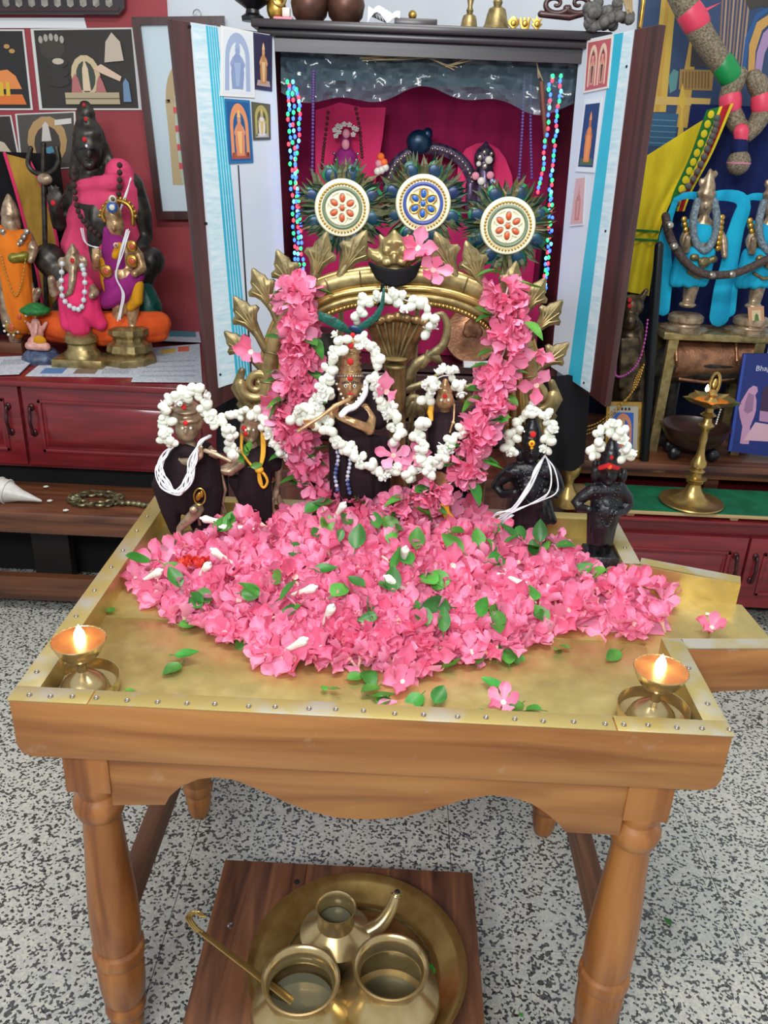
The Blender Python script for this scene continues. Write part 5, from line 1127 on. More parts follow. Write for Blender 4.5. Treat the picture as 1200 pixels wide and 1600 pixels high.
# small figures inside the shrine
MATS['cloth_hotpink']; Z0 = ZS2
o = root('shrine_idol', Vector((at(540, 260, YI).x, YI, Z0)), 'small idol in purple dress with white flower crown inside the shrine', 'idol')
b = Fig(YI); b.el((540, 221), 8, 10, 8); b.path([(540, 228), (540, 240)], [6, 9]); b.el((540, 255), 20, 24, 12); b.path([(540, 262), (540, 320)], [22, 26]); b.build('dress', 'cloth_purple', o, voxel=.004)
b = Fig(YI-.02); b.el((540, 226), 6.5, 8, 5); b.el((541, 209), 6, 7, 5); b.build('face', 'cloth_pinkpale', o) if 'cloth_pinkpale' in MATS else (M('cloth_pinkpale', 'd88a9a', .6), b.build('face', 'cloth_pinkpale', o))
for x, y in ((523, 204), (525, 213), (532, 199), (538, 195), (546, 196), (553, 201), (557, 203), (552, 211), (530, 207), (528, 198)): inst('flower', BUD[1], o, Matrix.Translation(at(x, y, YI-.02)-worg(o)) @ Matrix.Rotation(1.2, 4, 'X') @ Matrix.Diagonal((1.1, 1.1, 1.1, 1)))
b = Fig(YI-.03)
for k in range(15): t = k/14; b.el((522+37*t, 240+28*math.sin(t*3.14)**.7-18*0, -.01), 2.4)
b.build('necklace', 'silver', o)
b = Fig(YI+.02)
pl_ = yplane(YI+.035)
cl = flat('pink_cloth', pl_, [(493, 172), (508, 168), (530, 160), (548, 164), (566, 168), (603, 168), (598, 215), (590, 262), (585, 300), (493, 300)], 'cloth_hotpink', None, .004, label='bright pink cloth standing behind the purple dressed idol', cat='cloth')
beads([(513, 176), (508, 215), (505, 240), (503, 262)], YI+.03, 2.6, 5.5, 'bead_brown', 'bead_strand', 'brown bead strand at the left of the pink cloth', 'beads') if 'bead_brown' in MATS else (M('bead_brown', '5a2c30', .5), beads([(513, 176), (508, 215), (505, 240), (503, 262)], YI+.03, 2.6, 5.5, 'bead_brown', 'bead_strand', 'brown bead strand at the left of the pink cloth', 'beads'))
beads([(556, 170), (562, 200), (564, 225), (566, 245)], YI+.03, 2.6, 5.5, 'bead_brown', 'bead_strand', 'brown bead strand at the right of the pink cloth', 'beads')
o = root('shrine_idol', Vector((at(757, 270, YI).x, YI, Z0)), 'small jewelled silver idol under a red pink hood inside the shrine', 'idol')
b = Fig(YI); b.el((757, 248), 17, 20, 12); b.path([(757, 262), (757, 320)], [14, 24]); b.el((759, 230), 5, 9, 5); b.build('body', 'silver_dark', o, voxel=.004) if 'silver_dark' in MATS else (M('silver_dark', '6a5c78', .3, .6, '3c3048', 60), b.build('body', 'silver_dark', o, voxel=.004))
for x, y, r, mt in ((764, 250, 6, 'bead_pearl'), (750, 246, 5, 'silver'), (757, 238, 4, 'silver'), (758, 260, 5, 'silver'), (748, 256, 4, 'bead_pearl'), (768, 240, 3.5, 'silver'), (743, 275, 6, 'cloth_pinkpale'), (752, 283, 6, 'bead_pearl'), (766, 274, 6, 'cloth_pinkpale'), (770, 284, 5, 'bead_blue')):
    b = Fig(YI-.045); b.el((x, y), r, r, 3); b.build('jewel', mt, o)
pl_ = yplane(YI+.03); flat('red_hood', pl_, [(716, 250), (728, 232), (745, 224), (760, 222), (778, 232), (790, 248), (800, 275), (802, 320), (714, 320), (714, 280)], 'cloth_hotpink', o, .006)
o = root('small_arch', Vector((at(672, 250, YI+.02).x, YI+.02, Z0)), 'grey beaded arch with dark round ornament inside the shrine behind the middle fan', 'arch')
b = Fig(YI+.02); pts = [(672+66*math.cos(t), 290-58*math.sin(t)) for t in np.linspace(.1, 3.04, 26)]; b.path(pts, 9, flat=.6); b.build('arch', 'silver_dark', o)
b = Fig(YI+.01)
for q in pts: b.el(q, 3)
b.build('bead_row', 'silver', o); b = Fig(YI); b.el((655, 222), 20, 18, 10); b.el((668, 210), 8, 10, 6); b.build('ornament', 'feather_blue', o)
for xx in (609, 735): b = Fig(YI+.02); b.path([(xx, 290), (xx, 325)], [8, 9]); b.build('post', 'silver_dark', o)
o = root('flower_sprig', at(598, 262, YI-.04), 'small orange and white flowers beside the middle fan in the shrine', 'flowers')
for x, y, mt in ((595, 245, 'petal_orange'), (600, 254, 'petal_orange'), (592, 256, 'cloth_pinkpale'), (596, 266, 'bead_pearl'), (602, 262, 'bead_pearl'), (590, 268, 'bead_pearl')): b = Fig(YI-.04); b.el((x, y), 6, 6, 5); b.build('bloom', mt, o)
# plate and paper seen through the arch on the shrine floor
YP = YS+.07
p = at(738, 515, YP); o = root('copper_plate', Vector((p.x, YP, ZF)), 'pinkish copper embossed plate standing inside the shrine, seen through the arch', 'plate')
k = mpp(p); b = MB().lathe([(.0001, 4*k), (16*k, 6*k), (24*k, 2*k), (42*k, 3*k), (44*k, 0), (.0001, -2*k)], Vector((p.x, YP, ZF+44*k)), 36, axis=(0, -1, .25)); b.build('dish', 'copper', o)
b = Fig(YP-.03); b.el((738, 512), 14, 14, 6); b.el((742, 500), 9, 9, 6); b.el((730, 520), 8, 7, 6); b.el((748, 520), 7, 9, 6); b.build('relief', 'copper', o, voxel=.004)
p = at(750, 548, YS+.03); MB().box((p.x-.05, YS+.005, ZF), (p.x+.07, YS+.06, ZF+.012)).build('white_paper', 'white_paper', None, label='folded white paper on the shrine floor below the copper plate', cat='paper')
b = Fig(YS+.05); p = at(500, 545, YS+.05); b.lathe([(.0001, 0), (.05, 0), (.055, .02), (.05, .07), (.056, .085), (.04, .09), (.0001, .095)], Vector((p.x, YS+.07, ZF)), 24); b.build('dark_pot', 'bronze_dark', None, label='dark metal pot on the shrine floor at the left under the arch', cat='pot')
# ---------------------------------------------------------------- things on top of the shrine
ZC = ZT+.022; YTp = YS+.06
def on_top(x): return Vector((at(x, 28, YTp).x, YTp, ZC))
p = on_top(395); o = root('black_urn', p, 'black footed urn on the left end of the shrine top', 'urn')
MB().lathe([(.0001, 0), (.03, 0), (.032, .012), (.02, .02), (.018, .03), (.05, .05), (.058, .08), (.05, .11), (.03, .13), (.034, .14), (.0001, .14)], p, 28).build('body', 'stone_black', o)
p = on_top(432); o = root('golden_mask', p, 'golden face ornament with pink base beside the black urn on the shrine top', 'ornament')
MB().ell(p+Vector((0, 0, .035)), (.028, .02, .035)).build('face', 'gold', o); MB().box(p+Vector((-.005, -.035, 0)), p+Vector((.05, -.01, .012))).build('base', 'cloth_pinkpale', o, bevel=.004); MB().torus(p+Vector((.012, -.02, .055)), .016, .004, (0, -1, 0)).build('ring', 'brass', o); MB().box(p+Vector((.02, -.03, .012)), p+Vector((.042, -.012, .035))).build('glass_cube', 'bead_pearl', o, bevel=.003)
for x, lab in ((484, 'round brown copper pot on the shrine top, left of two'), (540, 'round brown copper pot on the shrine top, right of two')):
    p = on_top(x); MB().lathe([(.0001, 0), (.03, 0), (.048, .02), (.054, .05), (.046, .08), (.03, .1), (.034, .115), (.026, .115), (.0001, .1)], p, 28).build('copper_pot', 'copper_dark', None, label=lab, cat='pot') if 'copper_dark' in MATS else (M('copper_dark', '6a4638', .4, .6, '4c342c', 20), MB().lathe([(.0001, 0), (.03, 0), (.048, .02), (.054, .05), (.046, .08), (.03, .1), (.034, .115), (.026, .115), (.0001, .1)], p, 28).build('copper_pot', 'copper_dark', None, label=lab, cat='pot'))
p = on_top(600); q = MB(); rg = random.Random(4)
q.grid(lambda u, v: p+Vector((-.045+.09*u, -.02+.03*v, .004+.035*abs(math.sin(u*5+v*3))*(1-.5*u)+.02*v)), 10, 6); q.build('crumpled_paper', 'white_paper', None, solid=.0015, label='crumpled white paper on the shrine top', cat='paper', angle=10)
p = on_top(650); o = root('dark_tray', p, 'dark low box with a tiny ornament on the shrine top', 'box'); MB().box(p+Vector((-.06, -.02, 0)), p+Vector((.06, .06, .022))).build('body', 'shrine_wood', o, bevel=.002); MB().ell(p+Vector((-.01, 0, .032)), .012).build('ornament', 'gold', o)
for x, s, lab in ((735, .8, 'smaller brass bell on the shrine top, left of the large bell'), (776, 1.05, 'large brass bell on the shrine top')):
    p = on_top(x)+Vector((0, .05 if s < 1 else 0, 0)); o = root('brass_bell', p, lab, 'bell')
    MB().lathe([(r*s, z*s) for r, z in ((.036, 0), (.037, .006), (.031, .016), (.026, .04), (.022, .052), (.012, .058), (.0001, .06))], p, 32).build('cup', 'brass_old', o); MB().lathe([(r*s, z*s) for r, z in ((.009, .056), (.013, .068), (.008, .08), (.012, .1), (.007, .13), (.0001, .135))], p, 20).build('handle', 'brass_old', o)
for x, kd, lab in ((804, 0, 'small gold shell shaped emblem on the shrine top, leftmost of three'), (822, 1, 'small gold three-pronged emblem on the shrine top between two others'), (841, 2, 'small gold emblem on the shrine top, rightmost of three')):
    pl_ = yplane(YTp-.03); o = root('gold_emblem', Vector((at(x, 29, YTp-.03).x, YTp-.03, ZC)), lab, 'emblem', 'gold emblems on the shrine top'); dz = ZC-at(x, 30, YTp-.03).z
    P = {0: [(-4, 30), (4, 30), (3, 26), (9, 20), (9, 14), (4, 9), (0, 6), (-4, 9), (-9, 14), (-9, 20), (-3, 26)], 1: [(-7, 30), (7, 30), (5, 27), (7, 24), (9, 8), (5, 8), (3, 20), (2, 8), (-2, 8), (-3, 20), (-5, 8), (-9, 8), (-7, 24), (-5, 27)], 2: [(-4, 30), (4, 30), (3, 25), (9, 18), (5, 16), (9, 9), (3, 11), (0, 5), (-3, 11), (-9, 9), (-5, 16), (-9, 18), (-3, 25)]}[kd]
    MB().prism([pl_(x+a, b_)+Vector((0, 0, dz)) for a, b_ in P], (0, .008, 0)).build('plate', 'gold', o, bevel=.001); c_ = pl_(x, 18)+Vector((0, -.001, dz)); MB().ell(c_, (.008, .003, .008)).build('boss', 'gold', o)
o = root('carved_scroll', on_top(880)+Vector((0, .06, 0)), 'dark carved wooden scroll ornament on the right of the shrine top', 'carving')
for s_, c_ in ((1, 868), (-1, 905)):
    pts = [(c_+s_*r*math.cos(t), 6+r*.8*math.sin(t)) for t, r in zip(np.linspace(0.4, 8, 30), np.linspace(22, 3, 30))]; b = Fig(YTp+.06); b.path(pts, list(np.linspace(5, 2.5, 30))); b.build('scroll', 'dark_wood', o)
b = Fig(YTp+.06); b.path([(845, 22), (890, 27), (925, 18)], [5, 5, 4]); b.build('foot', 'dark_wood', o)
M('rudraksha', '6c6a66', .8, 0, '4c4844', 60, bump=.6, bscale=300)
RB = me_of(MB().ell((0, 0, 0), (.0155, .0155, .014), seg=10, rings=7), 'bead', 'rudraksha')
o = root('seed_bead_garland', on_top(945), 'heap of grey seed bead garlands at the right end of the shrine top', 'garland'); rg = random.Random(12)
for k in range(46):
    x, y = rg.uniform(918, 985), rg.uniform(2, 44); 
    if y > 30 and x > 965: continue
    inst('bead', RB, o, Matrix.Translation(at(x, y, YS-.05+rg.uniform(-.01, .05))-worg(o)) @ rot_rand(rg))
for k in range(6): b = Fig(YS-.04); b.path([(972+k*3, -6), (978+k*2, 12+k), (984+rg.uniform(-4, 4), 28)], 1.4, 5); b.build('cord', 'straw', o)
b = Fig(YS-.045); b.path([(1006, -5), (1003, 20), (1000, 42)], 3.4); b.build('gold_tassel', 'gold', o)
# ================================================================== BELOW AND BESIDE THE SHRINE
o = root('shrine_stand', Vector((.05, 1.52, 0)), 'brown panelled wooden stand in front of the shrine cabinet', 'stand')
zt = at(620, 742, 1.42).z
MB().box((at(440, 780, 1.42).x, 1.42, zt-.03), (at(795, 780, 1.42).x, 1.70, zt)).build('top', 'brown_panel', o, bevel=.003)
for xa, xb in ((438, 482), (732, 792)):
    x0_, x1_ = at(xa, 790, 1.43).x, at(xb, 790, 1.43).x
    q = MB().box((x0_, 1.43, 0), (x1_, 1.69, zt-.03)).build('side_box', 'brown_panel', o, bevel=.003)
    MB().box((x0_+.015, 1.426, .1), (x1_-.015, 1.43, zt-.06)).build('panel', 'brown_panel', q, bevel=.002)
MB().box((at(482, 790, 1.43).x, 1.5, zt-.16), (at(732, 790, 1.43).x, 1.69, zt-.14)).build('shelf', 'brown_panel', o)
for k, (xa, xb, mt, lab) in enumerate([(484, 560, 'paper_blue', 'blue magazine lying on the shelf behind the idols at left'), (690, 730, 'paper_blue', 'blue covered book lying on the shelf behind the small idol')]):
    MB().box((at(xa, 780, 1.48).x, 1.46, zt-.139), (at(xb, 780, 1.48).x, 1.62, zt-.125)).build('magazine', mt, None, label=lab, cat='magazine')
for xs_, lab in (((330, 425), 'black cloth bundle under the left shrine door'), ((838, 932), 'black cloth bundle under the right shrine door')):
    xa, xb = at(xs_[0], 650, 1.55).x, at(xs_[1], 650, 1.55).x; zt_ = at(870, 592, 1.55).z; zb_ = at(870, 735, 1.55).z
    def fn(u, v, xa=xa, xb=xb, zt_=zt_, zb_=zb_):
        a = u*2-1; x = (xa+xb)/2+(xb-xa)/2*a*(1.0-.12*v); y = 1.56+.05*a*a-.02*math.sin(u*11+v*3)*(1-v); return Vector((x, y+.05*v, zb_+(zt_-zb_)*v-.02*abs(a)*v))
    MB().grid(fn, 30, 10).build('black_cloth', 'cloth_darkblack', None, solid=.004, label=lab, cat='cloth')
    bx = 'dark_wood'; MB().box((xa+.02, 1.665, .02), (xb-.02, 1.705, zt_-.03)).build('support_post', bx, None, smooth=False, label='dark wooden post holding the '+lab, cat='post')
p = at(884, 796, 1.5); o = root('brass_vase', Vector((p.x, 1.5, .447)), 'small brass vase between the two black stone idols', 'vase')
s_ = 1.0; zb0 = at(884, 798, 1.5).z-.03
# ================================================================== RIGHT SIDE: LOW RED CABINET, BENCH AND THINGS ON IT
YRC = 1.60; zc = at(1100, 812, YRC).z; zbm = at(1100, 948, YRC).z
RX0 = .60; RX1 = 1.9
Rc = root('red_cabinet', ((RX0+RX1)/2, 1.9, 0), 'low glossy red cabinet at the right of the shrine', 'cabinet')
MB().box((RX0, YRC+.02, zbm), (RX1, 2.49, zc-.012)).build('carcass', 'red_lacquer', Rc)
MB().box((RX0, YRC-.01, zc-.012), (RX1, 2.49, zc)).build('top', 'red_lacquer', Rc, bevel=.003)
MB().box((RX0+.05, 1.76, 0), (RX1, 2.4, zbm)).build('dark_recess', 'dark', Rc)
def cab_door(xa, xb, z0, z1, Y, root_, hx):
    d = MB().box((xa, Y, z0), (xb, Y+.02, z1)).build('door', 'red_lacquer', root_, bevel=.003); f = .05
    for a, b_ in (((xa+f, Y-.006, z0+f), (xb-f, Y+.002, z0+f+.012)), ((xa+f, Y-.006, z1-f-.012), (xb-f, Y+.002, z1-f)), ((xa+f, Y-.006, z0+f), (xa+f+.012, Y+.002, z1-f)), ((xb-f-.012, Y-.006, z0+f), (xb-f, Y+.002, z1-f))): MB().box(a, b_).build('panel_bead', 'red_lacquer', d, bevel=.002)
    MB().hexa([(xa+f+.02, Y, z0+f+.02), (xb-f-.02, Y, z0+f+.02), (xb-f-.045, Y-.008, z0+f+.045), (xa+f+.045, Y-.008, z0+f+.045)], [(xa+f+.02, Y, z1-f-.02), (xb-f-.02, Y, z1-f-.02), (xb-f-.045, Y-.008, z1-f-.045), (xa+f+.045, Y-.008, z1-f-.045)]).build('raised_panel', 'red_lacquer', d, bevel=.001)
    zm = (z0+z1)/2+.02; L = .045
    h = MB(); h.tube([Vector(q) for q in smoothpath([(hx, Y, zm+L), (hx, Y-.016, zm+L), (hx, Y-.02, zm+.5*L), (hx, Y-.026, zm), (hx, Y-.02, zm-.5*L), (hx, Y-.016, zm-L), (hx, Y, zm-L)], 24)], .0055, 10)
    h.ell((hx, Y-.004, zm+L), (.011, .006, .013)); h.ell((hx, Y-.004, zm-L), (.011, .006, .013)); h.build('handle', 'dark_metal_red', d)
M('dark_metal_red', '3a1418', .3, .3)
zd1 = at(1100, 838, YRC).z
xg = at(1163, 885, YRC).x
cab_door(RX0+.02, xg-.004, zbm+.005, zd1, YRC, Rc, at(1145, 888, YRC).x); cab_door(xg+.004, RX1-.02, zbm+.005, zd1, YRC, Rc, at(1178, 880, YRC).x)
# board with green cloth on wooden blocks
zg = at(1100, 801, YRC).z
o = root('green_board', (1.1, YRC+.1, zc), 'board covered with green cloth resting on small blocks on the red cabinet', 'board')
gx0, gx1 = at(905, 790, YRC).x, RX1-.3
MB().box((gx0, YRC-.005, zg-.014), (gx1-.05, YRC+.22, zg-.003)).build('plank', 'pale_wood', o, bevel=.001) if 'pale_wood' in MATS else (wood('pale_wood', 'b09468', '8c7450', 0, .6, 1, 0), MB().box((gx0, YRC-.005, zg-.014), (gx1-.05, YRC+.22, zg-.003)).build('plank', 'pale_wood', o, bevel=.001))
MB().box((gx0+.06, YRC+.0, zg-.003), (gx1, YRC+.22, zg)).build('green_cloth', 'cloth_green', o)
for x in (980, 1142): xx = at(x, 820, YRC+.02).x; MB().hexa([(xx-.012, YRC+.005, zc), (xx+.012, YRC+.005, zc), (xx+.012, YRC+.05, zc), (xx-.012, YRC+.05, zc)], [(xx-.014, YRC+.005, zg-.014), (xx+.016, YRC+.005, zg-.014), (xx+.016, YRC+.05, zg-.014), (xx-.014, YRC+.05, zg-.014)]).build('block', 'pale_wood', o)
v = bpy.data.objects['brass_vase']; v.location = (at(884, 790, YRC+.02).x, YRC+.02, zg-.003)
kv = mpp(v.location)
MB().lathe([(r*kv, z*kv) for r, z in ((.01, 0), (20, 0), (21, 4), (17, 18), (9, 30), (7, 36), (8, 44), (14, 52), (16, 62), (15, 66), (12, 66), (.01, 60))], v.location, 32).build('body', 'brass', v)
# tall lamp
lc = atz(1079, 786, zg); LY = max(lc.y, YRC+.06); lc = Vector((at(1079, 786, LY).x, LY, zg)); kl = mpp(lc)
zl_top = at(1117, 575, LY).z; zl_b = at(1113, 632, LY).z; hh = zl_b-zg
o = root('standing_oil_lamp', lc, 'tall turned brass oil lamp with a lit wick on the green board', 'oil lamp')
MB().lathe([(.0001, .004), (47*kl, .004), (49*kl, .007), (48*kl, .011), (38*kl, .011), (30*kl, .016), (20*kl, .03), (13*kl, .05), (9*kl, .075), (9*kl, .08)], lc, 40).build('base', 'brass', o)
pr = [(9, .18), (8, .2), (13, .225), (10, .24), (17, .262), (17, .272), (9, .285), (9, .32), (12, .34), (9, .355), (7, .37), (12, .39), (12, .43), (8, .47), (6, .52), (5, .60), (6, .66), (5, .72), (7, .76), (11, .78), (12, .8), (7, .83), (6, .87), (12, .90), (6, .93), (6, .98)]
MB().lathe([(r*kl, z*hh) for r, z in pr], lc, 28).build('column', 'brass', o)
top = lc+Vector((0, 0, hh)); m_ = MB(); seg = 40; profb = [(.01, -.012), (12, -.008), (24, .006), (33, .022), (31.5, .022), (22, .010), (10, 0), (.01, 0)]
vs = []; fs = []
for r, z in profb:
    for k in range(seg):
        a = k*2*math.pi/seg; spk = 1+.32*max(0, math.cos(5*(a-math.pi)/1))**6*(1 if r > 20 else 0); vs.append(top+Vector((r*kl*spk*math.cos(a), r*kl*spk*math.sin(a), z)))
for i in range(len(profb)-1):
    for k in range(seg): fs.append((i*seg+k, i*seg+(k+1) % seg, (i+1)*seg+(k+1) % seg, (i+1)*seg+k))
m_.add(vs, fs); m_.build('wick_bowl', 'brass', o)
MB().lathe([(r*kl, z) for r, z in ((7, 0), (11, .012), (5, .024), (8, .034), (4, .042), (4, .05))], top, 20).build('finial_stem', 'brass', o)
b = MB(); q = [top+Vector((7*kl*math.cos(t), 0, .068+16*kl*math.sin(t))) for t in np.linspace(0, 6.28, 18)[:-1]]; b.tube(q, 2.2*kl, 7, closed=True); b.ell(top+Vector((0, 0, .068)), (4*kl, 3*kl, 8*kl)); b.build('finial', 'brass', o)
fp = at(1104, 612, LY-.03); MB().lathe([(.0001, 0), (.005, .004), (.006, .009), (.003, .018), (.0001, .024)], fp, 14).build('flame', 'flame_core', o)
MB().lathe([(24*kl, .012), (22*kl, .0125), (.0001, .013)], top, 30).build('oil', 'oil', o)
beads([(1126, 640), (1122, 652), (1119, 662)], LY-.03, 1.5, 3, 'bead_pearl', 'x', 'x', 'x', parent=o)
# wooden bench board behind
YB2 = YRC+.22; zb2 = at(1100, 728, YB2).z
o = root('bench', (1.2, YB2+.3, zc), 'brown wooden bench behind the standing lamp carrying pictures and a bowl', 'bench')
bx0 = at(868, 735, YB2).x
MB().box((bx0, YB2, zb2-.05), (RX1, 2.48, zb2)).build('seat_board', 'bench_wood', o, bevel=.004)
MB().box((bx0, YB2-.008, zb2-.03), (RX1, YB2, zb2-.022)).build('groove', 'dark_wood_x', o)
for x in (bx0+.02, 1.12, RX1-.1): MB().box((x, YB2+.04, zc), (x+.05, YB2+.1, zb2-.05)).build('leg', 'bench_wood', o)
YQ = YB2+.05
# gold framed picture
pl_ = yplane(YQ); q = [(948, 627), (1001, 627), (998, 712), (945, 708)]
q = [(947, 626), (1002, 627), (1000, 713), (944, 711)]
o = flat('framed_picture', pl_, q, 'dark', None, .006, label='small gold framed picture of an arched deity standing on the bench', cat='picture')
fr = .09
for a in (((0, 0), (1, 0), (1-fr, fr*.7), (fr, fr*.7)), ((1, 0), (1, 1), (1-fr, 1-fr*.7), (1-fr, fr*.7)), ((1, 1), (0, 1), (fr, 1-fr*.7), (1-fr, 1-fr*.7)), ((0, 1), (0, 0), (fr, fr*.7), (fr, 1-fr*.7))): flat('frame', pl_, [quad_uv(q, *t) for t in a], 'gold', o, .005, .006)
i1 = [quad_uv(q, u, v) for u, v in ((.09, .065), (.91, .065), (.91, .935), (.09, .935))]; flat('mount', pl_, i1, pal('b8b0a0'), o, .0005, .006)
i2 = [quad_uv(q, u, v) for u, v in ((.2, .2), (.78, .2), (.78, .9), (.2, .9))]; flat('print_ground', pl_, i2, pal('2c60b8'), o, .0004, .0066); figure_print(o, pl_, i2, 'c07858', 'c89078', 'd08468', .0071)
for k in range(4): flat('caption', pl_, [quad_uv(q, .32+.1*k, .11), quad_uv(q, .38+.1*k, .11), quad_uv(q, .38+.1*k, .16), quad_uv(q, .32+.1*k, .16)], 'ink', o, .0003, .0066)
# black pole
b = Fig(YB2+.03); b.path([(1030, 384), (1020, 520), (1006, 722)], [7, 7.5, 8]); b.build('black_pole', 'black_metal', None, label='black round pole standing on the bench beside the right shrine door', cat='pole')
# dark footed bowl
p = Vector((at(1080, 700, YB2+.09).x, YB2+.09, zb2)); kb = mpp(p)
o = root('dark_bowl', p, 'dark wooden bowl on small round feet on the bench', 'bowl')
MB().lathe([(.0001, 16*kb), (25*kb, 17*kb), (42*kb, 28*kb), (50*kb, 46*kb), (53*kb, 52*kb), (49*kb, 52*kb), (44*kb, 44*kb), (20*kb, 30*kb), (.0001, 28*kb)], p, 36).build('body', 'bowl_wood', o) if 'bowl_wood' in MATS else (wood('bowl_wood', '3c2620', '221412', 0, .35), MB().lathe([(.0001, 16*kb), (25*kb, 17*kb), (42*kb, 28*kb), (50*kb, 46*kb), (53*kb, 52*kb), (49*kb, 52*kb), (44*kb, 44*kb), (20*kb, 30*kb), (.0001, 28*kb)], p, 36).build('body', 'bowl_wood', o))
for a in (.6, 2.5, 3.7, 5.6): MB().ell(p+Vector((36*kb*math.cos(a), 30*kb*math.sin(a), 11*kb)), (10*kb, 8*kb, 11*kb)).build('foot', 'stone_black', o)
# blue picture book with lettering
pl_ = yplane(YQ+.03); q = [(1160, 552), (1262, 552), (1236, 716), (1136, 703)]
o = flat('picture_board', pl_, q, pal('16286c'), None, .012, label='dark blue picture board showing a bowing pilgrim, at the right edge of the bench', cat='picture')
def tr(name, pts, hx, l=.0121): flat(name, pl_, pts, pal(hx), o, .0004, l)
tr('printed_border', [(1160, 552), (1164, 552), (1141, 703), (1136, 703)], '2c4494')
tr('printed_pilgrim', [(1175, 601), (1181, 603), (1182, 610), (1178, 616), (1180, 624), (1179, 640), (1176, 650), (1170, 665), (1168, 692), (1160, 692), (1154, 691), (1158, 665), (1154, 650), (1152, 636), (1156, 626), (1163, 614), (1168, 606)], 'b888a8')
tr('printed_shawl', [(1168, 612), (1176, 616), (1174, 640), (1166, 645), (1160, 640), (1163, 625)], '8c6888', .0126)
tr('printed_stone', [(1190, 606), (1200, 598), (1230, 600), (1236, 660), (1185, 640)], '3a2440'); tr('printed_step', [(1185, 640), (1240, 648), (1238, 664), (1184, 656)], 'a87ca0', .0126); tr('printed_plinth', [(1178, 658), (1240, 668), (1236, 690), (1160, 686)], 'c8a0b0', .0125)
def text(s, pl, px, py, h_px, hx, parent, lift, name='lettering', squash=1.0):
    c = bpy.data.curves.new(name, 'FONT'); c.body = s; c.size = 1; c.resolution_u = 2; t = bpy.data.objects.new(name, c); COL.objects.link(t)
    dg = bpy.context.evaluated_depsgraph_get(); me = bpy.data.meshes.new_from_object(t.evaluated_get(dg)); bpy.data.objects.remove(t)
    a = pl(px, py, lift); k = mpp(a)*h_px; ux = (pl(px+10, py, lift)-a).normalized(); uy = (pl(px, py-10, lift)-a); uy = (uy-ux*uy.dot(ux)).normalized()
    org = worg(parent)
    for v_ in me.vertices: v_.co = a+ux*v_.co.x*k*squash+uy*v_.co.y*k-org
    o2 = bpy.data.objects.new(name, me); COL.objects.link(o2); o2.parent = parent; me.materials.append(MATS[pal(hx)]); return o2
text('Bhaja', pl_, 1178, 578, 12, 'c8c8d8', o, .0127)
# bronze beast with embossed saddle cloth
YE = 2.02
p = Vector((at(1098, 600, YE).x, YE, zb2)); o = root('bronze_beast', p, 'bronze animal figure with an embossed copper saddle cloth under the statue stool', 'statue')
b = Fig(YE); b.path([(1020, 575), (1045, 566), (1098, 563), (1150, 566), (1180, 572)], [18, 32, 35, 34, 24]); b.path([(1035, 580), (1028, 615), (1030, 690)], [16, 11, 10]); b.path([(1165, 580), (1168, 620), (1166, 690)], [18, 12, 10]); b.path([(1050, 590, .05), (1046, 640, .05), (1046, 690, .05)], [14, 10, 9]); b.clampz(zb2+.001); b.build('body', 'bronze_dark', o, voxel=.006)
def sad(u, v):
    x = 1042+118*u; a = (v-.5)*2.5; return at(x+6*math.sin(v*3), 563, YE)+Vector((0, -.075*math.cos(a), .075*math.sin(a)+.004))
MB().grid(sad, 24, 12).build('saddle_cloth', 'copper', o, solid=.006)
for xx in (1056, 1150):
    b = Fig(YE-.078); b.path([(xx, 535, .03), (xx+1, 563, -.004), (xx+3, 592, .03)], [3, 3, 3]); b.build('emboss_border', 'copper', o)
b = Fig(YE-.08); b.path([(1062, 592, .022), (1100, 597, .028), (1146, 592, .022)], 3); b.build('emboss_border', 'copper', o)
# brass stool with two statues in turquoise
YT2 = 2.0; zs_ = at(1110, 517, YT2).z
o = root('brass_stool', (at(1120, 520, YT2).x, YT2, zb2), 'low brass stool with carved legs carrying two bronze statues', 'stool')
sx0, sx1 = at(1030, 520, YT2).x, at(1245, 520, YT2).x
MB().box((sx0, YT2-.06, zs_-.025), (sx1, YT2+.12, zs_)).build('top', 'brass_old', o, bevel=.003)
for x in (1044, 1178):
    xx = at(x, 540, YT2).x
    for dy in (-.05, .09): MB().hexa([(xx-.02, YT2+dy, zb2), (xx+.01, YT2+dy, zb2), (xx+.01, YT2+dy+.025, zb2), (xx-.02, YT2+dy+.025, zb2)], [(xx-.016, YT2+dy, zs_-.025), (xx+.018, YT2+dy, zs_-.025), (xx+.018, YT2+dy+.025, zs_-.025), (xx-.016, YT2+dy+.025, zs_-.025)]).build('leg', 'brass_old', o)
M('tinsel_grey', '8a9aa4', .5, .3, '5c6870', 120, bump=.9, bscale=300); M('tinsel_brown', '5c4a44', .5, .3, '3a2e2c', 120, bump=.9, bscale=300)
